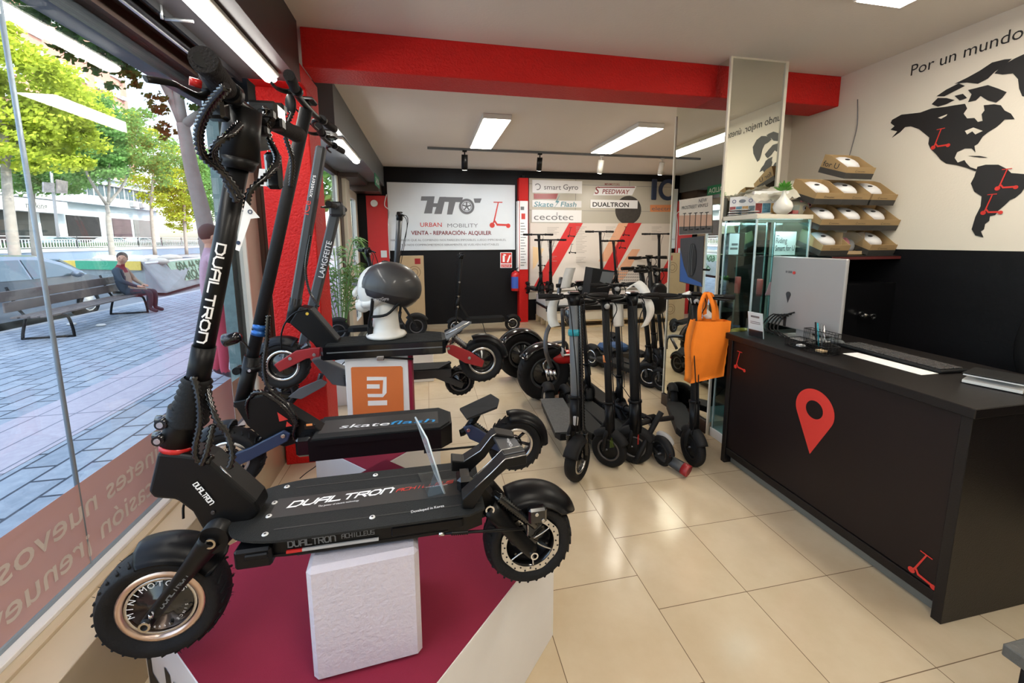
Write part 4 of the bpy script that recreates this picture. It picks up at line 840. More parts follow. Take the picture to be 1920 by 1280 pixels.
b.poly3([c+Vector((0, .055*math.cos(a*PI/10), .135*math.sin(a*PI/10))) for a in range(20)], (-.001, 0, 0)); b.build('tyre_picture', mat('tyre_pic', (.012, .012, .013), .4), t)
b = MB(rel(t))
for k in range(3): b.tube([c+Vector((-.0015, -.02+.022*k+.016*math.cos(a), .125*math.sin(a))) for a in [-PI/2+PI*j/8 for j in range(9)]], .0025, 6, 1)
b.build('tread_lines', 'mgr', t)
# ================================================================== window film with mirrored lettering
t = thing('window_film', 'pink see-through vinyl strip with mirrored lettering along the window foot', 'window film', (XG, 1.5, .378))
b = MB(rel(t)); b.box(XG+.0045, XG+.0052, -1.6, 2.65, .397, .69)
fm = glass('film_pink', (.80, .66, .62), .4); 
m = bpy.data.materials.new('pink_vinyl'); m.use_nodes = True; n_ = m.node_tree.nodes; bb = n_['Principled BSDF']; bb.inputs['Base Color'].default_value = (.60, .36, .33, 1); bb.inputs['Roughness'].default_value = .5; bb.inputs['Alpha'].default_value = .80
MC['pink_vinyl'] = m; b.build('vinyl_strip', m, t)
def mirtext(mb, body, yfar, z, size, fit, bold=.008):
    tmp = MB(); tmp.text(body, (0, 0, 0), X_, Y_, size, bold, fit=fit, depth=0); mb.add([Vector((XG+.0062, yfar-v.x, z+v.y)) for v in tmp.V], tmp.F)
for body, yf, z, sz_, ft_ in (('patinetes nuevos', 2.10, .560, .115, .84), ('de ocasión ¡renueva', 2.10, .440, .115, .94)):
    b = MB(rel(t)); mirtext(b, body, yf, z, sz_, ft_); b.build('lettering', mat('vinyl_letter', (.62, .54, .49), .6), t)
t = thing('window_film', 'beige vinyl sheet lettered AN and NOV in mirror writing at the end of the window', 'window film', (XG, 2.7, .378))
b = MB(rel(t)); b.box(XG+.0045, XG+.0052, 2.655, 2.955, .397, .66); m = MC['pink_vinyl'].copy(); m.name = 'beige_vinyl'; m.node_tree.nodes['Principled BSDF'].inputs['Base Color'].default_value = (.58, .44, .33, 1); b.build('vinyl_strip', m, t)
for body, yf, z in (('AN', 2.93, .56), ('NOV', 2.93, .45)): b = MB(rel(t)); mirtext(b, body, yf, z, .10, .22, .02); b.build('lettering', mat('vinyl_letter_grey', (.36, .32, .28), .6), t)

# ================================================================== scooters
def wheel(t, name, c, R, W, rimR, rim_m='cop', hub_m='blkg', disc=0, steer=0, blocks=0, spokes=0, fenders=None, hairs=False, disc_m='sil'):
    """tyre with rim, hub and brake disc as sub-parts; c = hub centre in the thing's frame, axle along y"""
    T_ = Matrix.Translation(Vector(c)) @ Matrix.Rotation(steer, 4, 'Z')
    h = W/2; b = MB(T_)
    prof = [(rimR, -h*.62), (rimR+.25*(R-rimR), -h*.86), (rimR+.6*(R-rimR), -h), (R-.10*W*1.6, -h*.88), (R-.02*W*3, -h*.55), (R, -h*.2), (R, h*.2), (R-.02*W*3, h*.55), (R-.10*W*1.6, h*.88), (rimR+.6*(R-rimR), h), (rimR+.25*(R-rimR), h*.86), (rimR, h*.62)]
    b.lathe(prof, (0, 0, 0), Y_, 48)
    if blocks:
        for k in range(blocks):
            a = 2*PI*k/blocks; ca, sa = math.cos(a), math.sin(a); tt = Vector((-sa, 0, ca)); n_ = Vector((ca, 0, sa))
            for sg in (-1, 1):
                d = PI*R/blocks*.9; p = n_*(R-.0052)+tt*(d*.0 if sg > 0 else d); q = n_*(R-.10*W*1.25)+tt*(d*1.6 if sg > 0 else d*2.6)+Y_*sg*h*.80
                b.tube([p+Y_*sg*h*.06, p*.5+q*.5+n_*.0035, q], .0034, 5, 2)
    if hairs:
        rd = random.Random(5)
        for k in range(70):
            a = rd.uniform(0, 2*PI); n_ = Vector((math.cos(a), 0, math.sin(a))); y = rd.choice((-1, 1))*h*rd.uniform(.1, .6); p = n_*(R-.002)+Y_*y; b.cyl(p, p+n_*.006+Vector((rd.uniform(-1, 1), 0, rd.uniform(-1, 1)))*.003, .0007, .0003, 4, False)
    ty = b.build(name, 'rub', t)
    b = MB(T_); b.lathe([(rimR+.001, -h*.66), (rimR-.004, -h*.74), (rimR*.86, -h*.72), (rimR*.84, -h*.45), (rimR*.84, h*.45), (rimR*.86, h*.72), (rimR-.004, h*.74), (rimR+.001, h*.66)], (0, 0, 0), Y_, 40); b.build('rim', rim_m, ty)
    b = MB(T_)
    if spokes:
        for k in range(spokes):
            a = 2*PI*k/spokes; d = Vector((math.cos(a), 0, math.sin(a))); e = Vector((math.cos(a+.25), 0, math.sin(a+.25))); b.tube([d*.02, e*rimR*.86], .0075, 6, 1)
        b.lathe([(0, -h*.6), (.028, -h*.6), (.032, 0), (.028, h*.6), (0, h*.6)], (0, 0, 0), Y_, 18)
    else:
        q = rimR*.845
        b.lathe([(0, -h*.62), (q*.35, -h*.62), (q*.40, -h*.5), (q*.9, -h*.44), (q, -h*.3), (q, h*.3), (q*.9, h*.44), (q*.40, h*.5), (q*.35, h*.62), (0, h*.62)], (0, 0, 0), Y_, 32)
        for k in range(6):
            a = 2*PI*k/6+.3
            for sg in (-1, 1): b.cyl((q*.78*math.cos(a), sg*h*.43, q*.78*math.sin(a)), (q*.78*math.cos(a), sg*h*.50, q*.78*math.sin(a)), .004, n=8)
    b.build('hub', hub_m, ty)
    if disc:
        b = MB(T_); y0 = h*.80; r0, r1 = disc*.80, disc
        n = 48; vs = []
        for i in range(n):
            a = 2*PI*i/n; ro = r1*(1-.035*(1+math.cos(8*a))/2); cc, s_ = math.cos(a), math.sin(a)
            vs += [(ro*cc, y0, ro*s_), (ro*cc, y0+.002, ro*s_), (r0*cc, y0+.002, r0*s_), (r0*cc, y0, r0*s_)]
        fs = []
        for i in range(n):
            j = (i+1) % n
            for k in range(4): fs.append((i*4+k, j*4+k, j*4+(k+1) % 4, i*4+(k+1) % 4))
        b.add(vs, fs)
        for k in range(6):
            a = 2*PI*k/6; b.tube([(.02*math.cos(a), y0, .02*math.sin(a)), (r0*.6*math.cos(a+.35), y0, r0*.6*math.sin(a+.35)), (r0*1.02*math.cos(a+.4), y0, r0*1.02*math.sin(a+.4))], .0026, 6, 3)
        b.mi = 1
        for k in range(16):
            for rr in (.86, .94): a = 2*PI*(k+(.5 if rr > .9 else 0))/16; b.cyl((r1*rr*math.cos(a), y0+.0018, r1*rr*math.sin(a)), (r1*rr*math.cos(a), y0+.0026, r1*rr*math.sin(a)), .0026, n=8)
        b.build('brake_disc', [disc_m, 'blkm'], ty)
    return ty
def mudguard(t, c, R, W, a0, a1, m='blkm', name='mudguard', steer=0, tip=0.0, th=.003):
    """crowned arc over a wheel; angles in the x,z plane of the local frame"""
    T_ = Matrix.Translation(Vector(c)) @ Matrix.Rotation(steer, 4, 'Z'); b = MB(T_); n = 22; vs = []; pr = [(-.5, -.030), (-.46, -.012), (-.3, .003), (0, .010), (.3, .003), (.46, -.012), (.5, -.030)]; m_ = len(pr)
    for lay in (0, -th):
        for i in range(n+1):
            f = i/n; a = a0+(a1-a0)*f; taper = 1-tip*max(0, (f-.75)/.25)**1.5
            for (q, dr) in pr: r = R+dr*taper+lay; vs.append((r*math.cos(a), q*W*taper, r*math.sin(a)))
    fs = []; N_ = (n+1)*m_
    for i in range(n):
        for k in range(m_-1):
            a = i*m_+k; fs.append((a, a+1, a+m_+1, a+m_)); fs.append((N_+a, N_+a+m_, N_+a+m_+1, N_+a+1))
    for i in range(n):
        for k in (0, m_-1): a = i*m_+k; fs.append((a, a+m_, N_+a+m_, N_+a))
    for k in range(m_-1):
        for i in (0, n): a = i*m_+k; fs.append((a, N_+a, N_+a+1, a+1))
    b.add(vs, fs, True); return b.build(name, m, t)
def bolt(b, p, d, r=.010, L_=.008):
    p = Vector(p); d = Vector(d); b.cyl(p, p+d*L_, r, r*.9, 12); b.cyl(p+d*L_, p+d*(L_+.001), r*.55, n=6)
def handlebar(t, c, half, m='blk', sweep=.03, rise=0.0, gl=.12, rg=.017, lever=True, display=True, bell=False):
    """bar along y with grips, levers and display; c in the thing's frame"""
    c = Vector(c); b = MB(); b.tube([c+Vector((-sweep, -half, rise)), c+Vector((0, -half*.45, 0)), c+Vector((0, half*.45, 0)), c+Vector((-sweep, half, rise))], .0125, 10, 4); hb = b.build('handlebar', m, t)
    for sg in (-1, 1):
        e = c+Vector((-sweep, sg*half, rise)); q = c+Vector((-sweep*.4, sg*(half-gl), rise*.4)); b = MB(); b.tube([q, q.lerp(e, .5), e+Vector((0, sg*.004, 0))], [rg*.9, rg*1.05, rg*1.02], 12, 2); b.build('grip', 'grip', hb)
        if lever:
            b = MB(); p = q+Vector((.0, -sg*.02, -.0)); b.tube([p, p+Vector((.035, sg*.0, -.005)), p+Vector((.05, sg*.05, -.012)), p+Vector((.045, sg*.11, -.016))], [.010, .009, .006, .005], 8, 4); b.cyl(p+Vector((0, -.012, 0)), p+Vector((0, .012, 0)), .019, n=12); b.build('brake_lever', m, hb)
    if display: b = MB(); b.box(c.x-.03, c.x+.03, c.y-.035, c.y+.035, c.z+.012, c.z+.03, .006); b.build('display', 'blkg', hb)
    return hb

def escooter(label, loc, rz, lean=0, col='blkm', R=.108, W=.05, wb=.84, dtop=.155, dth=.045, dw=.145, d0=-.30, d1=.26, sx=.43, sz=.24, hx=.26, hz=1.13, sr=.019, half=.21, rim='dmet', group=None,
             arms=None, armr=None, marks=None, boxstem=False, lever=True, fend=True, coilcab=False, steer=0.0, rx=0.0, name='electric_scooter', pitch=0, hub='blkm', bag=None, gm=None, deckm='deck', detail=True, stripe=None, disp=True, rearstop=False):
    t = thing(name, label, 'scooter', loc, rz, group, rot=(lean, pitch, rz))
    fx, rrx = wb/2, -wb/2
    wheel(t, 'front_wheel', (fx, 0, R), R, W, R*.62, rim, hub, steer=steer); wheel(t, 'rear_wheel', (rrx, 0, R), R, W, R*.62, rim, hub)
    b = MB(); poly = [(d0, -dw*.38), (d0+.05, -dw/2), (d1-.05, -dw/2), (d1, -dw*.36), (d1, dw*.36), (d1-.05, dw/2), (d0+.05, dw/2), (d0, dw*.38)]
    b.prism(poly, (0, 0, dtop-dth), X_, Y_, dth-.004); dk = b.build('deck', col, t)
    b = MB(); b.prism([(x*.985, y*.93) for x, y in poly], (0, 0, dtop-.004), X_, Y_, .005); b.build('footboard_mat', deckm, dk)
    if stripe: b = MB(); b.box(d0+.06, d1-.06, -dw/2-.001, dw/2+.001, dtop-dth*.7, dtop-dth*.55); b.build('side_stripe', stripe, dk)
    # front frame and steering head
    b = MB(); b.tube([(d1-.03, 0, dtop-dth/2), (sx-.16, 0, dtop), (sx-.045, 0, sz+.05), (sx-.03, 0, sz+.10)], [.030, .028, .024, .022], 10, 4); b.build('neck', col, t)
    ax = (Vector((hx, 0, hz))-Vector((sx, 0, sz))).normalized()
    b = MB()
    if boxstem:
        T_ = Matrix.Translation((sx, 0, sz)) @ ax.to_track_quat('Z', 'X').to_matrix().to_4x4(); b.tf = T_; L_ = (Vector((hx, 0, hz))-Vector((sx, 0, sz))).length; b.box(-sr*1.2, sr*1.2, -sr, sr, .0, L_-.03, .008)
    else: b.cyl(Vector((sx, 0, sz)), Vector((hx, 0, hz))-ax*.02, sr, n=16)
    st = b.build('stem', gm or col, t)
    b = MB(); p = Vector((sx, 0, sz))+ax*.12; b.cyl(p-ax*.13, p+ax*.07, sr*1.32, sr*1.28, 16); b.cyl(p+ax*.07, p+ax*.085, sr*1.45, sr*1.45, 16); b.build('folding_joint', 'blk', st); b = MB(); b.cyl(Vector((hx, 0, hz))-ax*.06, Vector((hx, 0, hz)), sr*1.05, sr*1.3); b.build('bar_clamp', 'blk', st)
    # fork
    for sg in (-1, 1):
        if arms:
            b = MB(Matrix.Translation((0, sg*(W/2+.012), 0))); b.tube([(sx-.02, 0, sz-.04), (sx+.0, 0, sz-.09), (fx, 0, R)], [.017, .014, .013], 8, 3, flat=.6); b.build('fork_leg', arms, t)
        else:
            b = MB(); b.tube([(sx, sg*.012, sz+.02), (sx+.008, sg*(W/2+.014), sz-.02), (fx, sg*(W/2+.014), R)], [.016, .014, .013], 8, 3); b.build('fork_leg', col, t)
    b = MB(); b.cyl((fx, -W/2-.022, R), (fx, W/2+.022, R), .008); b.cyl((rrx, -W/2-.022, R), (rrx, W/2+.022, R), .008); b.build('axles', 'dmet', t)
    for sg in (-1, 1):
        b = MB(); b.tube([(d0+.04, sg*(W/2+.012), dtop-dth*.6), (rrx, sg*(W/2+.012), R)], [.016, .012], 8, 1); b.build('rear_arm', armr or arms or col, t)
    if fend:
        mudguard(t, (fx, 0, R), R+.02, W+.02, .5+steer*0, 2.4, col, steer=steer); mudguard(t, (rrx, 0, R), R+.02, W+.02, .9, 2.9, col, tip=.3)
    if marks:
        b = MB(); p = Vector((fx+.016, 0, R+.0)); a2 = Vector((sx, 0, sz))-Vector((fx, 0, R)); a2 = a2.normalized()
        for k in ((-1, 0, 1) if marks == 'grn' else (0,)):
            q = Vector((fx+.036+.0, .012*k, R+.03)); b.tube([q, q+Z_*.07, q+Z_*.07+Y_*.006, q+Y_*.006, q], .0018, 5, 1)
        b.build('fork_marking', marks, t)
    hb = handlebar(t, (hx, 0, hz), half, 'blk', sweep=.02, lever=lever, display=disp)
    b = MB(); b.tube([(hx+.02, .05, hz), (hx+.07, .05, hz-.05), (hx+.06, .02, hz-.2), (sx+.03, .015, sz+.12)], .0035, 6, 5); b.tube([(hx+.02, -.06, hz), (hx+.08, -.04, hz-.08), (sx+.035, -.01, sz+.25), (sx+.04, -.02, sz-.03)], .0035, 6, 5); b.build('cables', 'blk', t)
    if detail:
        b = MB(); b.lathe([(0, .0), (.018, 0), (.02, -.03), (.012, -.045), (0, -.045)], (hx+.035, 0, hz-.03), (1, 0, 0), 14); b.build('headlight', 'lgr', hb)
        b = MB(); b.box(rrx-R-.01, rrx-R+.005, -.02, .02, R+.02, R+.045, .003); b.build('tail_light', 'redg', t)
        b = MB(); b.tube([(.05, dw/2-.01, dtop-dth), (.02, dw/2+.03, .03), (.0, dw/2+.05, .008)], .006, 6, 1); b.build('kickstand', 'blk', t)
    return t

# ------------------------------------------------------------------ 1: the big black scooter in front
O1 = Vector((-.2125, 1.07, .46)); RZ1 = PI
t1 = thing('electric_scooter', 'big matt black scooter on the white foam block, nearest the viewer', 'scooter', O1, RZ1)
I1 = (Matrix.Translation(O1) @ Matrix.Rotation(RZ1, 4, 'Z')).inverted()
def l1(x, y, dy=0.0, Z=None, Y=None):
    """photo pixel to the scooter's own frame, on the upright plane dy beside its middle (or at height Z)"""
    return I1 @ (at(x, y, Z=Z) if Z is not None else at(x, y, Y=Y if Y is not None else 1.07-dy))
def slab(pts, dy, th):  # px outline on plane dy, thickness th centred on dy
    b = MB(); P = [l1(x, y, dy) for x, y in pts]; P = [Vector((p.x, dy-th/2, p.z)) for p in P]; b.poly3(P, (0, th, 0)); return b
M['s1b'] = mat('matt_black_alloy', (.003, .003, .0035), .42, .0, var=.1, spec=.25, coat=.03)
fw = l1(313, 1118); fw.y = 0; rw = l1(989, 1003); rw.y = 0
R1 = .140
fwheel = wheel(t1, 'front_wheel', fw, R1, .092, .092, 'cop', 'blkg', steer=.10, blocks=30, hairs=True)
rwheel = wheel(t1, 'rear_wheel', rw, .131, .088, .084, 'blkg', 'blkg', disc=.088, blocks=30)
# lettering round the front motor
b = MB(Matrix.Translation(fw) @ Matrix.Rotation(.10, 4, 'Z'))
for k, ch in enumerate('MINIMOTORS'):
    a = math.radians(188-17*k); p = Vector((-math.cos(a)*.055, .0285, math.sin(a)*.055)); u = Vector((-math.cos(a-PI/2), 0, math.sin(a-PI/2))); v = Vector((-math.cos(a), 0, math.sin(a))); b.text(ch, p, u, v, .020, .0006, align='CENTER', depth=.001)
for k, ch in enumerate('SINCE 1999'):
    a = math.radians(-10-11*k); p = Vector((-math.cos(a)*.05, .0285, math.sin(a)*.05)); u = Vector((-math.cos(a-PI/2), 0, math.sin(a-PI/2))); v = Vector((-math.cos(a), 0, math.sin(a))); b.text(ch, p, u, v, .009, .0, align='CENTER', depth=.001) if ch != ' ' else None
b.build('motor_lettering', 'wtx', fwheel)
b = MB(Matrix.Translation(fw) @ Matrix.Rotation(.10, 4, 'Z')); b.lathe([(.069, .0285), (.072, .030), (.075, .0285)], (0, 0, 0), Y_, 40); b.build('motor_trim_ring', 'sil', fwheel)
# deck
DZ1 = .818-.46
def deck_poly(x0, x1, w, nose, n=9):
    pts = [(x0, -w*.86), (x0+.04, -w)] + [(x1-nose+nose*math.sin(a), -w*math.cos(a)**.6 if math.cos(a) > 0 else 0) for a in [PI/2*i/n for i in range(n)]] + [(x1, 0)]
    return pts+[(x, -y) for x, y in pts[:-1][::-1]]
b = MB(); b.prism(deck_poly(-.335, .285, .126, .16), (0, 0, DZ1-.006), X_, Y_, .006); dk1 = b.build('deck_plate', 'deck', t1)
b = MB(); b.prism([(-.33, -.04), (.20, -.04), (.20, .04), (-.33, .04)], (0, 0, DZ1), X_, Y_, .0006)
for sy in (-1, 1): b.prism([(-.33, sy*.083), (.17, sy*.083), (.17, sy*.087), (-.33, sy*.087)], (0, 0, DZ1), X_, Y_, .0008)
b.build('grip_band', mat('smooth_grip_band', (.024, .022, .021), .45), dk1)
b = MB(); b.prism(deck_poly(-.33, .255, .100, .13), (0, 0, DZ1-.063), X_, Y_, .0565); body1 = b.build('deck_body', 's1b', t1)
b = MB(); b.box(-.24, .20, .097, .1015, DZ1-.059, DZ1-.054); b.box(-.24, .20, .097, .104, DZ1-.014, DZ1-.009); b.box(.17, .25, .06, .112, DZ1-.075, DZ1-.025, .006); b.box(.175, .225, .11, .117, DZ1-.05, DZ1-.035, .003); b.box(-.28, -.10, .09, .105, DZ1-.05, DZ1-.022, .004); b.build('side_rail', 'blk', body1)
for (x, y) in ((497, 1001), (504, 967), (515, 942), (538, 912), (704, 890), (698, 969)):
    p = l1(x, y, Z=.8185); b = MB(); b.lathe([(0, .0020), (.0062, .0020), (.0075, 0)], (p.x, p.y, DZ1), Z_, 12); b.mi = 1; b.cyl((p.x, p.y, DZ1+.002), (p.x, p.y, DZ1+.0023), .003, n=6); b.build('deck_screw', [mat('pale_screw', (.7, .7, .7), .4, .3), 'blp'], dk1)
b = MB(); b.box(-.17, .13, -.07, .088, DZ1-.0788, DZ1-.0635, .006); b.build('rubber_pad', 'dgr', t1)
def l1z(x, y): p = l1(x, y, Z=.8190); p.z = DZ1+.0009; return p
p, q = l1z(539, 953), l1z(738, 924); u = (q-p).normalized(); v = Vector((-u.y, u.x, 0)); 
b = MB(); blocktext(b, 'DUALTRON', p+v*.004, u, v, .021, (q-p).length*.97, .26, .45); b.build('deck_lettering', 'wtx', dk1); b = MB(); b.text('The power of electric technology', p+u*.075-v*.014, u, v, .010, .0003, fit=.10); b.build('small_lettering', 'wtx', dk1); b = MB()
p, q = l1z(771, 962), l1z(833, 950); u2 = (q-p).normalized(); b.text('Developed in Korea', p, u2, Vector((-u2.y, u2.x, 0)), .014, .0005, fit=(q-p).length); b.build('small_lettering', 'wtx', dk1); b = MB()
b.text('www.dualtron.com', l1z(798, 915), u, v, .009, .0003, fit=.06); b.build('small_lettering', 'wtx', dk1)
p, q = l1z(743, 922), l1z(848, 905); b = MB(); u = (q-p).normalized(); blocktext(b, 'ACHILLEUS', p, u, Vector((-u.y, u.x, 0)), .012, (q-p).length, .2, .45); b.build('red_lettering', 'redp', dk1)
b = MB(); blocktext(b, 'DUALTRON', (.135, .1025, DZ1-.038), -X_, Z_, .015, .105, .2); blocktext(b, 'ACHILLEUS', (.015, .1025, DZ1-.034), -X_, Z_, .011, .075, .18); b.build('side_lettering', 'mgr', body1)
b = MB(); b.box(-.07, .105, .1015, .1055, DZ1-.052, DZ1-.045); b.build('side_light_strip', 'lgr', body1); b = MB(); b.box(.105, .14, .1015, .1058, DZ1-.052, DZ1-.045); b.build('red_light_strip', 'redg', body1)
# neck casting
nk = [(311, 834), (303, 870), (294, 906), (304, 919), (345, 922), (374, 944), (392, 975), (402, 1003), (430, 1010), (468, 975), (497, 944), (489, 925), (440, 882), (404, 850), (385, 842), (357, 838)]
b = slab(nk, 0, .070); n1 = b.build('neck', 's1b', t1)
m_ = n1.modifiers.new('bevel', 'BEVEL'); m_.width = .009; m_.segments = 3
b = MB()
for dy in (.024, -.018):
    P = [l1(x, y, dy) for x, y in (((412, 874), (470, 934)) if dy > 0 else ((418, 869), (478, 928)))]; b.tube(P, .0024, 6, 1)
b.build('silver_edge', 'sil', n1)
p, q = l1(362, 908, .038), l1(394, 946, .038); b = MB(); u = (q-p).normalized(); blocktext(b, 'DUALTRON', p, u, Y_.cross(u), .011, (q-p).length, .2); b.build('neck_lettering', 'wtx', n1)
b = MB(); bolt(b, l1(400, 960, .036), Y_, .005, .003); b.build('neck_screw', 'dmet', n1)
# head tube, clamps, bellows, stem
def axis(x0, y0, x1, y1): return l1(x0, y0), l1(x1, y1)
a0, a1 = axis(334, 836, 333, 826)
b = MB(); pR, pT = l1(334, 838), l1(345, 775); ad = (pT-pR).normalized()
b.cyl(pR, pR+ad*.012, .0375); b.build('red_ring', 'redg', t1)
b = MB(); b.cyl(pR+ad*.012, pR+ad*.105, .036, .033, 24); b.build('clamp_tube', 's1b', t1)
for dz_ in (.035, .075):
    b = MB(); c = pR+ad*dz_; b.box(c.x, c.x+.045, -.020, .020, c.z-.008, c.z+.008, .004); b.cyl((c.x+.03, -.03, c.z), (c.x+.03, .034, c.z), .0125); b.cyl((c.x+.055, .0, c.z), (c.x+.03, 0, c.z), .011); b.mi = 1; b.cyl((c.x+.03, .034, c.z), (c.x+.03, .036, c.z), .007); b.build('clamp_bolt', ['blkg', 'sil'], t1)
P0, P1 = l1(352, 792), l1(371, 708); b = MB(); ax = (P1-P0).normalized(); L_ = (P1-P0).length; pr = []
for k in range(17): pr.append((.040-.012*(k/16)+(.0035 if k % 2 else -.0015), L_*k/16))
b.lathe(pr, P0, ax, 28); b.build('bellows', 'rub', t1)
S0, S1 = l1(371, 712), l1(449, 300); b = MB(); b.cyl(S0, S1, .0218, .0218, 24); stem1 = b.build('stem', 's1b', t1)
b = MB(); b.cyl(S0-(S1-S0).normalized()*.02, S0+(S1-S0).normalized()*.085, .0245, n=24); b.build('stem_sleeve', 'blk', stem1)
sa = (S1-S0).normalized(); vv = Vector((-sa.z, 0, sa.x)) 
D0 = l1(415, 458, .0225); D1 = l1(377, 642, .0225); u = (D1-D0).normalized(); v = Y_.cross(u) 
b = MB()
n0 = len(b.V); blocktext(b, 'DUALTRON', D0-v*.0085, u, v, .017, (D1-D0).length, .24, fine=True)
# wrap the lettering round the tube
W_ = []
for p in b.V:
    d = p-S0; s_ = d.dot(sa); ctr = S0+sa*s_; off = (p-ctr); xo = off.dot(v); ang = xo/.0225; W_.append(ctr+v*math.sin(ang)*.0225+Y_*math.cos(ang)*.0225)
b.V = W_; b.build('stem_lettering', 'wtx', stem1)
b = MB(); T0, T1 = l1(446, 318), l1(457, 205); b.cyl(T0, T0.lerp(T1, .18), .030, .040, 20); b.cyl(T0.lerp(T1, .18), T1, .040, .036, 20); b.box(T0.x-.035, T0.x+.03, -.03, .03, T0.z+.01, T0.z+.055, .008); b.build('stem_head', 's1b', stem1)
# handlebar, grips and levers
hc = l1(457, 200); hb1l = l1(378, 118, Y=.76); 
b = MB(); e_n = Vector((hc.x-.028, .228, hc.z+.010)); e_f = Vector((hc.x-.03, -.30, hc.z+.012)); b.tube([e_n, Vector((hc.x, .12, hc.z)), Vector((hc.x, -.12, hc.z)), e_f], .0145, 12, 4); hb1 = b.build('handlebar', 's1b', t1)
for sg, e in ((1, e_n), (-1, e_f)):
    q = Vector((hc.x-.008, sg*.10, hc.z+.003)); b = MB(); n = 9; b.tube([q.lerp(e, i/(n-1)) for i in range(n)], [.0185, .0215, .0205, .0215, .0208, .0215, .0205, .0235, .0225], 16, 1); b.build('grip', 'grip', hb1)
    b = MB(); q2 = q+Vector((0, -sg*.02, 0)); b.cyl(q2-Y_*.012, q2+Y_*.012, .022); b.tube([q2, q2+Vector((.045, sg*.01, .012))], .016); b.cyl(q2+Vector((.03, -sg*.03, .01)), q2+Vector((.035, sg*.025, .012)), .014)
    b.tube([q2+Vector((.035, sg*.01, -.01)), q2+Vector((.042, sg*.04, -.022)), q2+Vector((.052, sg*.075, -.020)), q2+Vector((.052, sg*.105, -.022)), q2+Vector((.072, sg*.145, -.030))], [.011, .009, .0075, .007, .0075], 8, 4, flat=.6); b.build('brake_lever', 's1b', hb1)
    b = MB(); b.box(q2.x+.01, q2.x+.05, q2.y-.018, q2.y+.018, q2.z-.055, q2.z-.012, .006); b.build('throttle_housing', 'blkg', hb1)
b = MB(); b.tube([Vector((hc.x+.022, .13, hc.z+.0)), Vector((hc.x+.038, .14, hc.z+.002))], .008)
b.build('red_button', 'redg', hb1)
b = MB(); b.box(hc.x-.04, hc.x+.03, -.16, -.09, hc.z+.0, hc.z+.045, .008); b.build('display', 'blkg', hb1)
b = MB(); c_ = l1(508, 262, Y=1.22); b.cyl(c_, c_+Vector((.06, .01, -.01)), .024, .028, 18); b.build('headlight', 'mgr', hb1)
b = MB(); c_ = l1(512, 300, Y=1.22); b.box(c_.x-.02, c_.x+.02, c_.y-.012, c_.y+.012, c_.z-.075, c_.z+.02, .008); b.cyl(c_+Vector((0, -.014, 0)), c_+Vector((0, .018, 0)), .012); b.build('bar_clamp', 'blkg', hb1)
for (x, y, yy, r_) in ((500, 215, 1.15, .018), (520, 205, 1.25, .02), (528, 240, 1.3, .016), (490, 245, 1.13, .016), (515, 232, 1.2, .022)):
    b = MB(); c_ = l1(x, y, Y=yy); b.box(c_.x-r_, c_.x+r_, c_.y-r_*.8, c_.y+r_*.8, c_.z-r_*.7, c_.z+r_*.7, .005); b.mi = 1; b.cyl(c_+Vector((0, r_*.8, 0)), c_+Vector((0, r_*.8+.003, 0)), .004); b.build('switch_block', ['blk', 'sil'], hb1)
# corrugated cable sleeves
def sleeve(pts, r=.009, name='cable_sleeve'):
    b = MB(); b.coil([l1(x, y, dy) for x, y, dy in pts], r*1.08, r*.62, 8, .0105, 9); b.build(name, 'blkg', t1)
sleeve([(425, 160, .22), (392, 200, .18), (373, 245, .14), (380, 290, .10), (415, 320, .06), (440, 350, .04), (452, 372, .03)], .0095)
sleeve([(450, 232, .05), (430, 252, .10), (408, 268, .11), (400, 290, .09), (420, 330, .05), (445, 380, .035)], .0085)
sleeve([(497, 200, -.06), (505, 260, -.10), (520, 300, -.06), (500, 330, -.02), (468, 360, .0), (462, 400, -.02)], .0085)
sleeve([(362, 705, .03), (372, 740, .035), (375, 790, .04), (366, 840, .045), (372, 862, .045), (388, 866, .04), (398, 852, .03)], .0085)
sleeve([(385, 720, .0), (396, 760, .02), (408, 790, .03), (424, 810, .03), (436, 850, .04), (430, 878, .045)], .0085)
sleeve([(400, 795, .03), (392, 830, .04), (385, 855, .045), (378, 872, .045)], .0085)
b = MB(); b.tube([l1(344, 972, -.03), l1(345, 945, -.04), l1(362, 928, -.04), l1(374, 922, -.03)], .003); b.build('thin_cable', 'blk', t1)
# fork
pv, axl = l1(402, 1008, .060), l1(284, 1166, .058)
for sg in (1, -1):
    b = MB(); a_ = Vector((pv.x, sg*.060, pv.z)); c_ = Vector((fw.x, sg*.064, fw.z)); b.tube([a_, a_.lerp(c_, .25), a_.lerp(c_, .6), c_], [.034, .027, .019, .017], 14, 3, flat=.62); fk = b.build('fork_arm', 's1b', t1)
    b = MB(); b.cyl(Vector((c_.x, sg*.05, c_.z)), Vector((c_.x, sg*.082, c_.z)), .014); b.mi = 1
    for p_, r_ in ((c_, .0125), (a_, .0125)): b.lathe([(r_*.62, .0), (r_*.62, .004), (r_, .004), (r_, 0)], Vector((p_.x, sg*(.078 if p_ is a_ else .082), p_.z)), Y_*sg, 18, False)
    b.cyl(Vector((c_.x-.012, sg*.080, c_.z+.018)), Vector((c_.x-.016, sg*.082, c_.z+.03)), .005); b.build('axle_nut', ['blk', 'chr'], fk)
    if sg > 0:
        q0 = a_.lerp(c_, .80)+Vector((0, .0115, 0)); q1 = a_.lerp(c_, .40)+Vector((0, .0145, 0)); u = (q1-q0).normalized(); b = MB(); v = Y_.cross(u); blocktext(b, 'DUALTRON', q0-v*.006, u, v, .012, (q1-q0).length, .2); b.build('fork_lettering', 'mgr', fk)
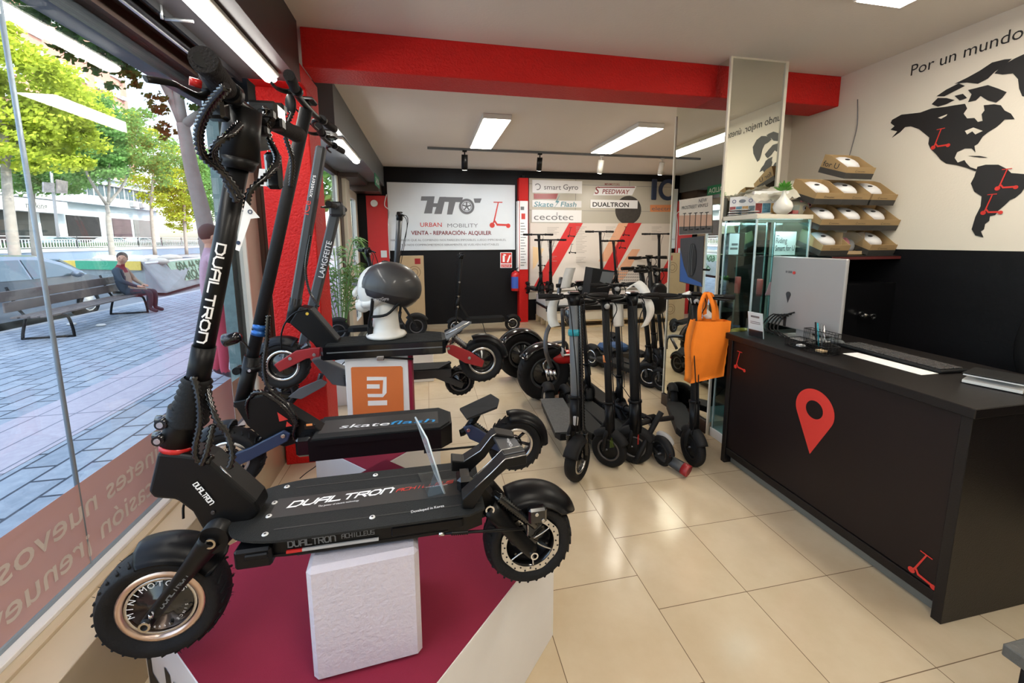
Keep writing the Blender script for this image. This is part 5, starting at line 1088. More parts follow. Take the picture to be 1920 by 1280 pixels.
b = MB(); b.cyl(Vector((pv.x, -.07, pv.z)), Vector((pv.x, .07, pv.z)), .034, n=24); b.tube([Vector((pv.x, 0, pv.z)), Vector((pv.x-.02, 0, pv.z+.05))], .035); b.build('suspension_barrel', 's1b', t1)
mudguard(t1, fw, R1+.016, .100, PI*.42, PI*.82, 'blk', 'front_mudguard', steer=.10, tip=.0)
g = bpy.data.objects[t1.children[-1].name]
# rear end
b = slab([(884, 915), (905, 905), (925, 925), (925, 950), (890, 965)], .03, .05); b.build('rear_bracket', 's1b', t1)
for sg in (1, -1):
    b = MB(); a_ = l1(917, 948, .06); a_.y = sg*.062; m1 = l1(965, 1000, .06); m1.y = sg*.064; c_ = Vector((rw.x, sg*.066, rw.z)); b.tube([a_, m1, c_], [.026, .022, .020], 12, 3, flat=.6); ra = b.build('swing_arm', 's1b', t1)
    b = MB(); b.lathe([(.008, 0), (.008, .004), (.0125, .004), (.0125, 0)], Vector((a_.x, sg*.075, a_.z)), Y_*sg, 16, False); b.lathe([(.007, 0), (.007, .004), (.011, .004), (.011, 0)], Vector((c_.x, sg*.080, c_.z)), Y_*sg, 16, False); b.build('pivot_bolt', 'chr', ra)
b = MB(); a_ = l1(925, 925, .05); c_ = l1(1003, 985, .05); b.tube([a_, c_], .011, 10, 1); b.coil([a_.lerp(c_, .1), a_.lerp(c_, .8)], .015, .011, 6, .008, 10); b.build('shock_absorber', 'blkg', t1)
b = MB(); c_ = l1(1005, 968, .068); b.box(c_.x-.03, c_.x+.022, .048, .076, c_.z-.02, c_.z+.026, .006); b.mi = 1; b.cyl((c_.x, .076, c_.z+.012), (c_.x, .079, c_.z+.012), .005); b.cyl((c_.x-.018, .076, c_.z-.008), (c_.x-.018, .079, c_.z-.008), .0045); b.build('brake_caliper', ['blkg', 'sil'], t1)
b = MB(); p0, p1 = l1(826, 1000, .10), l1(982, 991, .09); b.cyl(p0, p1, .0038); b.coil([p0.lerp(p1, .12), p0.lerp(p1, .32)], .007, .0045, 6, .005, 8); b.mi = 1; b.cyl(p0-(p1-p0)*.02, p0+(p1-p0)*.04, .006); b.build('brake_rod', ['blk', 'sil'], t1)
mudguard(t1, rw, .158, .105, PI*.36, PI*.86, 'blk', 'rear_mudguard', tip=.75)
# footrest with its two arms
foot = thing
def slab2(pts, Yw, th, name, m='s1b'):
    P = [l1(x, y, Y=Yw) for x, y in pts]; b = MB(); b.poly3([Vector((p.x, P[0].y-th/2, p.z)) for p in P], (0, th, 0)); o = b.build(name, m, t1); mm = o.modifiers.new('bevel', 'BEVEL'); mm.width = .003; mm.segments = 2; return o
near = [(866, 944), (866, 926), (889, 905), (919, 877), (944, 852), (984, 844), (984, 862), (950, 868), (931, 884), (908, 908), (893, 932), (886, 944)]
far = [(846, 876), (846, 856), (868, 858), (899, 838), (919, 812), (928, 806), (962, 812), (966, 822), (925, 826), (908, 850), (880, 876)]
fo = slab2(near, .985, .046, 'footrest_arm'); slab2(far, 1.125, .046, 'footrest_arm')
b = MB(); zz = l1(960, 840, Y=1.05)
A_ = [l1(921, 811, Y=1.13), l1(961, 815, Y=1.13), l1(984, 845, Y=.98), l1(945, 853, Y=.98)]; b.poly3(A_, (0, 0, -.008)); ft = b.build('footrest_plate', 'dgr', t1)
b = MB(); p0, p1 = l1(947, 823, Y=1.10), l1(962, 848, Y=.995); n_ = Vector((0, 0, .0015)); u = (p1-p0).normalized(); b.text('MINIMOTORS', p0+n_, u, Vector((-u.y, u.x, 0)), .014, .0008, fit=(p1-p0).length); b.build('plate_lettering', 'wtx', ft)
b = MB()
for yw, pts in ((.961, [(889, 905), (919, 877), (944, 852), (984, 844)]), (1.0085, [(889, 905), (919, 877), (944, 852), (984, 844)]), (1.1015, [(868, 858), (899, 838), (919, 812), (928, 806)])): b.tube([l1(x, y, Y=yw if k_ else .985)*1 if False else (lambda q_: Vector((q_.x, 1.07-yw, q_.z+.001)))(l1(x, y, Y=.985 if yw < 1.05 else 1.125)) for k_, (x, y) in enumerate(pts)], .0014, 5, 1)
b.build('silver_edge', 'sil', fo)
b = MB(); c_ = l1(871, 905, Y=1.03); b.box(c_.x-.025, c_.x+.02, -.02, .04, DZ1, DZ1+.045, .010); b.build('hinge_block', 'blkg', t1)
# foam block, price stand
fb = thing('foam_block', 'white polystyrene block propping up the front scooter', 'foam block', (-.185, 1.07, .43), rz=.0)
b = MB(); b.box(-.13, .13, -.128, .13, .0, .308, .012); b.build('foam_body', 'foam', fb); fb.rotation_euler = (0, 0, .07)
ps = thing('price_stand', 'clear acrylic price stand on the deck of the front scooter', 'price stand', at(810, 905, Z=.82))
I_ = Matrix.Translation(-ps.location); b = MB(I_)
q = [at(x, y, Z=.8205) for x, y in ((783, 888), (815, 884), (835, 924), (803, 932))]; b.poly3(q, (0, 0, .0022)); b.build('base_plate', 'acry', ps)
b = MB(I_); lo_n, lo_f = at(834, 925, Z=.8235), at(815, 886, Z=.8235); up_n = at(801, 822, Y=lo_n.y+.02); up_f = at(779, 782, Y=lo_f.y+.02); b.poly3([lo_n, lo_f, up_f, up_n], (-.003, 0, 0)); b.build('upright_plate', mat('acrylic_edge', (.70, .78, .82), .1, coat=.5, alpha=.55), ps)
b = MB(I_); b.tube([lo_n, up_n, up_f], .0022, 6, 1); b.build('bright_edge', mat('acrylic_bright', (.62, .68, .72), .2), ps)
# ------------------------------------------------------------------ plinths
def plinth(label, c, side, h, rz, top='mar', body='whc'):
    t = thing('display_plinth', label, 'plinth', (c[0], c[1], 0), rz); s_ = side/2
    b = MB(); b.box(-s_, s_, -s_, s_, 0, h-.003, .002); b.build('plinth_body', body, t)
    b = MB(); b.box(-s_+.002, s_-.002, -s_+.002, s_-.002, h-.003, h); b.build('felt_top', top, t); return t
pl1 = plinth('large square plinth with a maroon felt top under the front scooter', (-.24, 1.315), .94, .43, PI/4)
b = MB(Matrix.Identity(4)); s_ = .47
b.text('HTO', (-s_-.001, s_-.02, .06), -Y_, Z_, .36, .01); b.build('black_lettering', 'blp', pl1)
pl2 = plinth('smaller square plinth with a maroon felt top under the second scooter', (-.318, 2.37), .50, .35, PI/4)
pl3 = thing('logo_box', 'white box with an orange square logo on its front, holding up the third scooter', 'box', (-.30, 2.53, 0))
b = MB(); b.box(-.18, .165, -.17, .045, .352, .848, .003); b.build('box_body', 'whc', pl3); b = MB(); b.box(.166, .185, -.17, .045, .352, .846); b.build('maroon_side', 'mar', pl3)
yb = -.1705; f_ = lambda x, y: at(x, y, Y=2.53+yb)-pl3.location
b = MB(); b.poly3([f_(658, 690), (f_(660, 688)), f_(752, 686), f_(755, 689), f_(758, 800), f_(663, 800)], (0, -.0015, 0)); lg = b.build('orange_square', 'org', pl3)
b = MB()
for q in ([(688, 706), (725, 706), (725, 712), (688, 713)], [(688, 720), (712, 720), (712, 728), (688, 728)], [(689, 738), (718, 738), (718, 744), (690, 744)], [(719, 706), (725, 706), (725, 736), (718, 744), (717, 738)], [(690, 751), (726, 750), (726, 759), (690, 760)]): b.poly3([f_(*p)+Vector((0, -.0018, 0)) for p in q], (0, -.0012, 0))
b.build('logo_strokes', 'wtx', lg)
# ------------------------------------------------------------------ 2: scooter with the blue collar
O2 = Vector((-.23, 1.83, .37)); I2 = (Matrix.Translation(O2) @ Matrix.Rotation(PI, 4, 'Z')).inverted()
def l2(x, y, dy=0.0, Z=None): return I2 @ (at(x, y, Z=Z) if Z is not None else at(x, y, Y=1.83-dy))
t2 = thing('electric_scooter', 'black scooter with navy arms and a blue stem collar, second from the viewer', 'scooter', O2, PI)
f2 = l2(432, 857); f2.y = 0; r2 = l2(966, 829); r2.y = 0; R2 = .135
w2 = wheel(t2, 'front_wheel', f2, R2, .085, .082, 'sil', 'blkg', steer=.05, spokes=5, blocks=26, disc=.06); wheel(t2, 'rear_wheel', r2, R2, .085, .082, 'sil', 'blkg', spokes=6, blocks=26)
DZ2 = .69-.37; x0, x1 = l2(848, 800, .1).x, l2(577, 817, .1).x
b = MB(); b.prism([(x0, -.06), (x0+.05, -.105), (x1, -.105), (x1, .105), (x0+.05, .105), (x0, .06)], (0, 0, DZ2-.10), X_, Y_, .095); b.prism([(x0, -.06), (x0+.05, -.115), (x1-.01, -.115), (x1-.01, .115), (x0+.05, .115), (x0, .06)], (0, 0, DZ2-.03), X_, Y_, .024); bd2 = b.build('deck_body', 'blk', t2)
b = MB(); b.prism([(x0+.01, -.055), (x0+.055, -.108), (x1-.015, -.108), (x1-.015, .108), (x0+.055, .108), (x0+.01, .055)], (0, 0, DZ2-.006), X_, Y_, .007); dk2 = b.build('deck_plate', 'deck', t2)
b = MB(); b.box(x0+.06, x1-.03, -.065, .065, DZ2+.001, DZ2+.0016); b.build('grip_band', 'smooth_grip_band' if False else MC['smooth_grip_band'], dk2)
def l2z(x, y): p = l2(x, y, Z=.6925); p.z = DZ2+.0022; return p
p, q = l2z(636, 803), l2z(730, 796); q2_ = l2z(814, 791); u = (q2_-p).normalized(); v = Vector((-u.y, u.x, 0)); b = MB(); b.text('skate', p, u, v, .050, .004, fit=(q-p).length, shear=.15); b.build('white_lettering', 'wtx', dk2)
b = MB(); b.text('flash', q+u*.004, u, v, .050, .004, fit=(q2_-q).length, shear=.15); b.build('blue_lettering', 'bprint', dk2)
b = MB(); b.box(x1-.012, x1+.055, -.095, .095, DZ2-.085, DZ2+.0, .012); b.build('front_cap', 'blkg', t2)
# folding neck: from the deck front up to the stem foot
def slabN(lfn, t, pts, dy, th, name, m, bev=.004, parent=None):
    P = [lfn(x, y, dy) for x, y in pts]; b = MB(); b.poly3([Vector((p.x, dy-th/2, p.z)) for p in P], (0, th, 0)); o = b.build(name, m, parent or t)
    if bev: mm = o.modifiers.new('bevel', 'BEVEL'); mm.width = bev; mm.segments = 2
    return o
nk2 = slabN(l2, t2, [(444, 748), (500, 735), (560, 772), (606, 800), (606, 818), (578, 818), (540, 830), (505, 820), (470, 790)], 0, .075, 'neck', 's1b')
b = MB(); 
for q in ([(520, 772), (540, 786), (524, 790)], [(538, 790), (548, 798), (536, 800)]): b.poly3([l2(x, y, .0385) for x, y in q], (0, .001, 0))
b.build('red_triangles', 'redp', nk2)
b = MB(); c_ = l2(582, 800, .04); b.box(c_.x-.02, c_.x+.025, .035, .045, c_.z-.012, c_.z+.012, .003); b.build('folding_latch', 'blkg', nk2); b = MB(); c_ = l2(580, 796, .047); b.box(c_.x-.012, c_.x+.012, .046, .049, c_.z-.004, c_.z+.004); b.build('amber_reflector', 'orf', nk2)
b = MB(); s0, s1 = l2(455, 752), l2(574, 205); ad = (s1-s0).normalized(); b.cyl(s0+ad*.10, s1, .0235, n=22); stem2 = b.build('stem', 'blkm', t2)
b = MB(); b.cyl(s0-ad*.02, s0+ad*.20, .030, n=22); b.build('steering_tube', 's1b', stem2)
c0 = l2(486, 628); b = MB(); b.lathe([(.024, 0), (.031, .002), (.031, .018), (.028, .020), (.028, .026), (.031, .028), (.031, .042), (.028, .046), (.024, .048)], c0, ad, 26); b.build('blue_collar', 'blu', stem2)
b = MB(); c0 = l2(474, 690); b.cyl(c0-Vector((0, 0, .012)), c0+Vector((0, 0, .012)), .033, n=20); b.box(c0.x, c0.x+.06, -.012, .012, c0.z-.01, c0.z+.01, .004); b.cyl(c0+Vector((.055, -.02, -.004)), c0+Vector((.055, .02, -.004)), .016); b.mi = 1; b.cyl(c0+Vector((-.0, .031, 0)), c0+Vector((0, .036, 0)), .006); b.build('stem_clamp', ['blk', 'sil'], stem2)
b = MB(); c0 = l2(412, 640, .03); c1 = l2(447, 632, .03); d = (c0-c1).normalized(); b.lathe([(0, 0), (.016, .002), (.024, .02), (.026, .05), (.027, .062), (.022, .066), (0, .066)], c1-d*.01, d, 20); b.tube([c1, l2(468, 655, .02), l2(480, 672, .01)], .004); b.build('headlight', 'blkg', t2)
for sg in (1, -1):
    P = [(545, 812), (540, 826), (470, 862), (428, 880), (414, 872), (418, 858), (470, 838), (532, 806)]
    slabN(l2, t2, P, sg*.06, .014, 'swing_arm', 'navy')
    P = [(868, 800), (884, 796), (940, 828), (970, 824), (972, 836), (935, 846), (880, 822)]
    slabN(l2, t2, P, sg*.06, .014, 'swing_arm', 'navy')
b = MB()
for (x, y) in ((531, 817), (428, 866), (878, 806), (966, 830)): bolt(b, l2(x, y, .068), Y_, .009, .005)
b.build('arm_bolts', 'sil', t2)
b = MB(); a_, c_ = l2(520, 790), l2(465, 850); b.coil([a_, c_], .02, .014, 6, .012, 12); a_, c_ = l2(880, 790), l2(930, 828); b.coil([a_, c_], .02, .014, 6, .012, 12); b.build('springs', 'blkg', t2)
mudguard(t2, r2, R2+.02, .095, PI*.95-1.9, PI*1.0-.35-1.0+.9, 'blk', 'rear_mudguard') if False else mudguard(t2, r2, R2+.02, .095, PI*.42, PI*1.02, 'blk', 'rear_mudguard')
mudguard(t2, f2, R2+.02, .095, PI*.12, PI*.55, 'blk', 'front_mudguard')
P = [l2(862, 765, -.09), l2(920, 738, -.09), l2(936, 748, .03), l2(932, 762, .09), l2(876, 784, .09)]; b = MB(); b.poly3(P, (0, 0, -.010)); ft2 = b.build('footrest_plate', 'deck', t2)
b = MB(); b.tube([l2(895, 775, .0), l2(875, 805, 0), l2(862, 812, 0)], [.02, .018, .016], 10, 2); b.build('footrest_support', 's1b', t2)
b = MB(); p0, p1 = l2(795, 846, .08), l2(900, 836, .07); b.cyl(p0, p1, .005); b.cyl(p0, p0.lerp(p1, .1), .009); b.build('kickstand', 'blk', t2)
hc2 = l2(577, 200); handlebar(t2, hc2, .32, 's1b', sweep=.03)
def sleeve2(pts, r=.0105, lf=l2, t=t2):
    b = MB(); b.coil([lf(x, y, dy) for x, y, dy in pts], r*1.1, r*.62, 8, .012, 8); b.build('cable_sleeve', 'blkg', t)
sleeve2([(503, 590, .02), (500, 640, .03), (495, 690, .035), (505, 728, .04), (540, 760, .045), (555, 790, .05), (550, 815, .05), (560, 830, .04)])
sleeve2([(470, 745, .03), (480, 735, .05), (505, 740, .05), (540, 770, .05), (558, 800, .05)]); sleeve2([(468, 790, .03), (462, 760, .04), (472, 742, .04), (500, 735, .04)], .007)
sleeve2([(548, 210, .1), (535, 250, .1), (548, 300, .06), (545, 350, .02)])
# ------------------------------------------------------------------ 3: scooter with the red arms, carries the mannequin head
O3 = Vector((-.29, 2.45, .64)); I3 = (Matrix.Translation(O3) @ Matrix.Rotation(PI, 4, 'Z')).inverted()
def l3(x, y, dy=0.0, Z=None): return I3 @ (at(x, y, Z=Z) if Z is not None else at(x, y, Y=2.45-dy))
t3 = thing('electric_scooter', 'black scooter with dark red arms on the logo box, carrying the mannequin head', 'scooter', O3, PI)
f3 = l3(533, 683); f3.y = 0; r3 = l3(903, 674); r3.y = 0; R3 = .138
wheel(t3, 'front_wheel', f3, R3, .085, .088, 'sil', 'blkg', blocks=24, disc=.0); wheel(t3, 'rear_wheel', r3, R3, .085, .085, 'sil', 'blkg', blocks=24, disc=.0)
DZ3 = .93-.64; x0, x1 = l3(836, 655, .1).x, l3(607, 660, .1).x
b = MB(); b.prism([(x0, -.10), (x0+.02, -.12), (x1, -.12), (x1+.02, -.09), (x1+.02, .09), (x1, .12), (x0+.02, .12), (x0, .10)], (0, 0, DZ3-.078), X_, Y_, .072); bd3 = b.build('deck_body', 'blkg', t3)
b = MB(); b.prism([(x0, -.09), (x0+.02, -.105), (x1-.01, -.105), (x1-.01, .105), (x0+.02, .105), (x0, .09)], (0, 0, DZ3-.006), X_, Y_, .006)
for k in range(9): b.box(x0+.02, x1-.02, -.092+k*.022, -.084+k*.022, DZ3, DZ3+.0025)
b.build('ribbed_footboard', 'deck', bd3)
b = MB(); b.box(x0+.02, x1-.02, .119, .1225, DZ3-.040, DZ3-.034); b.build('side_groove', 'mgr', bd3)
slabN(l3, t3, [(547, 603), (566, 572), (586, 576), (636, 634), (640, 650), (606, 660), (590, 640)], 0, .09, 'neck', 's1b', .008)
b = MB(); s0, s1 = l3(548, 604), l3(603, 275); ad = (s1-s0).normalized(); T_ = Matrix.Translation(s0) @ ad.to_track_quat('Z', 'Y').to_matrix().to_4x4(); b.tf = T_; L_ = (s1-s0).length; b.box(-.030, .030, -.024, .024, .09, L_, .010); stem3 = b.build('stem', 'dgr', t3)
b = MB(); b.cyl(s0, s0+ad*.14, .034, .032, 20); b.build('folding_joint', 's1b', stem3)
p0, p1 = l3(574, 402, .0312), l3(588, 328, .0312); u = (p1-p0).normalized(); v = Y_.cross(u); b = MB(); b.text('ICe', p0-v*.012, u, v, .05, .003, fit=(p1-p0).length*.35); b.build('red_lettering', 'redp', stem3); b = MB(); b.text('xmeters', p0+(p1-p0)*.45-v*.012, u, v, .03, .0015, fit=(p1-p0).length*.55); b.build('white_lettering', 'wtx', stem3)
b = MB(); c_ = l3(571, 350, .026); b.build('stem_patch', 'red', stem3) if False else None
for sg in (1, -1):
    slabN(l3, t3, [(601, 651), (600, 668), (575, 672), (525, 697), (514, 683), (555, 657), (585, 652)], sg*.062, .014, 'swing_arm', 'red')
    slabN(l3, t3, [(836, 648), (850, 646), (880, 658), (908, 676), (904, 688), (872, 680), (840, 662)], sg*.062, .014, 'swing_arm', 'red')
b = MB()
for (x, y) in ((589, 665), (544, 672), (841, 653), (880, 671)): bolt(b, l3(x, y, .070), Y_, .010, .005)
b.build('arm_bolts', 'sil', t3)
b = MB(); b.coil([l3(580, 645), l3(548, 665)], .022, .015, 6, .012, 12); b.coil([l3(850, 632), l3(880, 655)], .022, .015, 6, .012, 12); b.build('springs', 'dmet', t3)
mudguard(t3, r3, R3+.02, .095, PI*.38, PI*.96, 'blk', 'rear_mudguard'); mudguard(t3, f3, R3+.02, .095, PI*.10, PI*.66, 'blk', 'front_mudguard')
P = [l3(824, 630, -.08), l3(868, 601, -.08), l3(884, 603, .08), l3(838, 635, .08)]; b = MB(); b.poly3(P, (0, 0, -.010)); b.build('footrest_plate', 'mgr', t3); b = MB(); b.tube([l3(850, 622), l3(836, 650)], .02); b.tube([l3(836, 627, .085), l3(880, 604, .085)], .004); b.build('footrest_support', 'sil', t3)
b = MB(); b.tube([l3(578, 580, .05), l3(555, 585, .06), l3(535, 605, .06), l3(527, 630, .06), l3(528, 655, .06)], .0045); b.build('brake_hose', 'blk', t3)
sleeve2([(582, 440, .02), (573, 500, .03), (580, 545, .035), (598, 575, .04)], .008, l3, t3)
b = MB(); bolt(b, l3(576, 588, .046), Y_, .009, .003); b.build('brass_screw', 'yel', t3)
b = MB(); p0 = l3(712, 668, .11); b.box(p0.x-.025, p0.x+.015, .09, .13, p0.z-.02, p0.z+.006, .003); b.mi = 1; b.cyl(p0+Vector((-.01, 0, -.006)), l3(775, 673, .10), .006); b.build('kickstand', ['sil', 'blk'], t3)
hc3 = l3(612, 262); handlebar(t3, hc3, .28, 'blk', sweep=.03)
b = MB(); b.box(hc3.x-.05, hc3.x+.03, -.05, .03, hc3.z+.005, hc3.z+.05, .01); b.build('control_box', 'blkg', t3)
# mirrors on the bars
b = MB(); c_ = l3(545, 195, .25); b.ball(c_, .05, 14, 8, (.5, .25, 1)); b.tube([c_, hc3+Vector((0, .2, 0))], .004); b.build('mirror', 'blk', t3)
# ------------------------------------------------------------------ 4: grey scooter lettered on the stem, on the floor behind
O4 = Vector((-.42, 2.69, .45)); I4 = (Matrix.Translation(O4) @ Matrix.Rotation(PI, 4, 'Z')).inverted()
def l4(x, y, dy=0.0, Z=None): return I4 @ (at(x, y, Z=Z) if Z is not None else at(x, y, Y=2.69-dy))
t4 = thing('electric_scooter', 'grey scooter with white capitals along its stem, fourth in line behind the logo box', 'scooter', O4, PI)
f4 = l4(528, 735); f4.y = 0; r4 = l4(862, 713); r4.y = 0; R4 = .10
wheel(t4, 'front_wheel', f4, R4, .075, .075, 'dmet', 'blkg', blocks=20); wheel(t4, 'rear_wheel', r4, R4, .075, .07, 'dmet', 'blkg', blocks=20)
x0, x1 = l4(845, 690).x, l4(650, 700).x; zd = l4(800, 686).z
b = MB(); b.prism([(x0, -.08), (x1, -.10), (x1, .10), (x0, .08)], (0, 0, zd-.06), X_, Y_, .055); b.build('deck_body', 'dgr', t4)
b = MB(); b.prism([(x0, -.07), (x1, -.09), (x1, .09), (x0, .07)], (0, 0, zd-.005), X_, Y_, .006); b.build('footboard_mat', 'deck', t4)
b = MB(); b.poly3([l4(808, 690, -.08), l4(842, 676, -.08), l4(846, 678, .07), l4(812, 696, .08)], (0, 0, -.012)); b.build('footrest_plate', 'deck', t4)
for sg in (1, -1):
    slabN(l4, t4, [(602, 710), (614, 716), (608, 724), (565, 748), (540, 744), (560, 728)], sg*.055, .012, 'swing_arm', 'mgr'); slabN(l4, t4, [(812, 700), (820, 696), (870, 718), (866, 728), (815, 708)], sg*.055, .012, 'swing_arm', 'dgr')
slabN(l4, t4, [(585, 672), (600, 668), (650, 690), (652, 722), (625, 718)], 0, .07, 'neck', 'mgr', .008)
b = MB(); s0, s1 = l4(566, 660), l4(630, 395); ad = (s1-s0).normalized(); T_ = Matrix.Translation(s0) @ ad.to_track_quat('Z', 'Y').to_matrix().to_4x4(); b.tf = T_; L_ = (s1-s0).length; b.box(-.030, .030, -.027, .027, 0, L_, .009); st4 = b.build('stem', mat('stem_grey', (.06, .067, .074), .5), t4)
p0, p1 = l4(602, 520, .0312), l4(618, 452, .0312); u = (p1-p0).normalized(); v = Y_.cross(u); b = MB(); b.text('LAMGFEITE', p0-v*.014, u, v, .045, .002, fit=(p1-p0).length); b.build('stem_lettering', 'wtx', st4)
hc4 = l4(632, 388); b = MB(); b.box(hc4.x-.04, hc4.x+.04, -.05, .05, hc4.z-.06, hc4.z+.02, .015); b.build('stem_head', 'dgr', t4); handlebar(t4, hc4, .22, 'dgr', sweep=.0)
b = MB(); b.coil([l4(603, 700), l4(598, 716)], .018, .012, 5, .01); b.build('spring', 'dmet', t4)
# box under the fourth scooter
b = MB(); b.box(-.46, -.20, 2.585, 2.78, .352, O4.z+zd-.062, .004); tag(b.build('support_box', 'whc'), 'white box under the grey scooter, behind the logo box', 'box')
# ------------------------------------------------------------------ mannequin head with helmet
mh = thing('mannequin_head', 'white mannequin head on the deck of the third scooter, facing left', 'mannequin', at(716, 630, Z=.9355))
HM = mh.location; I5 = Matrix.Translation(-HM); l5 = lambda x, y, dy=0: at(x, y, Y=HM.y-dy)-HM
b = MB(); b.lathe([(0, 0), (.105, 0), (.108, .010), (.100, .022), (.078, .026), (.072, .05), (.068, .09), (.066, .13), (.070, .17), (.04, .2)], (.025, 0, 0), Z_, 28); b.build('neck', 'plast', mh)
b = MB(); hcz = .255
b.ball((-.012, 0, hcz), .10, 22, 14, (1.05, .85, 1.25)); b.ball((-.09, 0, hcz-.085), .042, 14, 10, (1.0, .85, .9)); b.tube([(-.105, 0, hcz+.02), (-.128, 0, hcz-.018), (-.120, 0, hcz-.035)], [.010, .016, .012], 10, 4)
b.ball((-.119, 0, hcz-.062), .016, 10, 6, (.7, 1.3, .5)); 
for sy in (-1, 1): b.ball((-.085, sy*.035, hcz+.015), .018, 10, 6, (.9, 1.2, .6)); b.ball((.01, sy*.085, hcz-.03), .026, 10, 6, (.8, .35, 1.2))
b.tube([(-.085, .03, hcz-.075), (-.02, .065, hcz-.06), (.02, .07, hcz-.02)], .022, 10, 4); b.tube([(-.085, -.03, hcz-.075), (-.02, -.065, hcz-.06), (.02, -.07, hcz-.02)], .022, 10, 4); b.build('head', 'plast', mh)
hl = thing('helmet', 'grey black bicycle helmet with a white line, on the mannequin head', 'helmet', HM+Vector((.02, 0, .30)))
M['helm'] = mat('helmet_grey', (.035, .036, .039), .45, var=.15, coat=.2); M['helm2'] = mat('helmet_black', (.022, .020, .022), .35)
def dome(b, sx, sy, sz, cut_front, cut_back, n=36, m=12, off=(0, 0, 0)):
    vs = []; 
    for j in range(m+1):
        for i in range(n):
            a = 2*PI*i/n; low = cut_front if math.cos(a) < 0 else cut_back; low = cut_front*(1-math.cos(a))/2+cut_back*(1+math.cos(a))/2; t_ = low+(PI/2-low)*j/m
            vs.append((off[0]+sx*math.cos(t_)*math.cos(a)*(1.0 if math.cos(a) < 0 else 1.08), off[1]+sy*math.cos(t_)*math.sin(a), off[2]+sz*math.sin(t_)))
    fs = [(j*n+i, j*n+(i+1) % n, (j+1)*n+(i+1) % n, (j+1)*n+i) for j in range(m) for i in range(n)]; b.add(vs, fs, True)
b = MB(Matrix.Rotation(.10, 4, 'Y')); dome(b, .142, .118, .115, -.02, -.35, off=(.012, 0, 0)); hs = b.build('upper_shell', 'helm', hl)
b = MB(Matrix.Rotation(.10, 4, 'Y')); dome(b, .138, .115, .10, -.25, -.95, off=(.014, 0, -.004)); b.build('lower_shell', 'helm2', hl)
b = MB(Matrix.Rotation(.10, 4, 'Y')); 
b.tube([(-.115, -.0, .004), (-.105, .06, .0), (-.08, .088, .012), (-.04, .108, .028), (.03, .117, .022), (.10, .103, -.004), (.155, .05, -.02)], .0022, 6, 6); b.build('white_line', 'lgr', hl)
b = MB(Matrix.Rotation(.10, 4, 'Y'))
for (x, y, z) in ((-.02, .045, .107), (.035, .055, .100), (.095, .045, .078), (-.12, .035, .045), (-.105, .06, .05)): b.ball((x, y, z), .018, 10, 6, (1.1, .5, .5))
b.build('vents', 'blp', hl)
b = MB(); b.text('smartGyro', (-.088, .112, -.028), -X_*-1, Z_, .018, .0006, fit=.055) if False else b.text('smartGyro', (-.055, -.1215, -.045), X_, Z_, .020, .0006, fit=.07); b.build('helmet_lettering', 'lgr', hl)
b = MB(); b.tube([(-.06, -.10, -.04), (-.07, -.085, -.10), (-.085, -.05, -.15), (-.085, -.03, -.18)], [.008, .008, .009, .013], 8, 4); b.tube([(-.07, -.085, -.12), (.0, -.10, -.11), (.05, -.09, -.07), (.08, -.06, -.05)], .006, 8, 4); b.tube([(-.06, .10, -.04), (-.07, .085, -.12), (-.08, 0, -.17)], .007, 8, 4); b.box(-.10, -.075, -.045, -.02, -.215, -.17, .005); b.build('chin_strap', 'blkm', hl)
b = MB(); b.tube([(-.125, 0, .01), (-.16, -.02, .02)], .006); b.build('peak_clip', 'mgr', hl)
mh.scale = (1.08, 1.08, 1.12); hl.location = HM+Vector((.045, 0, .295)); hl.scale = (1.20, 1.15, 1.32)

# tags on the front stem
tg = thing('price_tag', 'long white paper tag with a triangle printed on it, hanging on the front stem', 'tag', at(462, 378, Y=1.03))
b = MB(Matrix.Translation(-tg.location)); b.poly3([at(x, y, Y=1.03) for x, y in ((460, 376), (487, 408), (470, 410), (449, 471), (441, 468))], (0, .0006, 0)); b.build('paper', 'wtx', tg)
b = MB(Matrix.Translation(-tg.location)); c_ = at(469, 397, Y=1.029); b.lathe([(.003, 0), (.003, .0005), (.005, .0005), (.005, 0)], c_, -Y_, 12, False); c_ = at(447, 455, Y=1.029); b.lathe([(.0, .0005), (.0045, .0005), (.0045, 0)], c_, -Y_, 12, False); b.build('print', 'navy', tg)
b = MB(); b.poly3([at(x, y, Y=1.50) for x, y in ((486, 316), (514, 318), (513, 350), (482, 348))], (0, .0006, 0)); b.tube([at(500, 317, Y=1.50), at(503, 262, Y=1.51), at(512, 215, Y=1.53)], .0012, 4, 2); tag(b.build('price_tag', 'wtx'), 'small white card hanging from the second handlebar beside the red pillar', 'tag')

# ================================================================== the street
GZ = -.10
b = MB(); b.box(-1.25, -7.5, -12, 60, GZ-.15, GZ); struct('trim_21', b, 'pave')
b = MB(); b.box(-2.95, -3.75, -12, 60, GZ, GZ+.004); tag(b.build('paver_strip', 'pave2'), 'pale pink paver strip along the grey pavement', 'paving')['kind'] = 'structure'
bpy.data.objects['paver_strip'].name = 'trim_22'
b = MB(); b.box(-7.5, -7.65, -12, 60, GZ-.15, GZ+.004, .01); struct('trim_23', b, mat('kerb_stone', (.42, .43, .44), .8))
b = MB(); b.box(-7.65, -70, -20, 160, GZ-.3, GZ-.12); struct('trim_24', b, mat('asphalt', (.20, .21, .225), .85, var=.12, scale=2))
b = MB(); b.box(-3, -4.2, 9.9, 10.5, GZ, GZ+.003); tag(b.build('ground_grate', 'dmet'), 'dark tree pit grate in the pavement behind the front stem', 'grate')
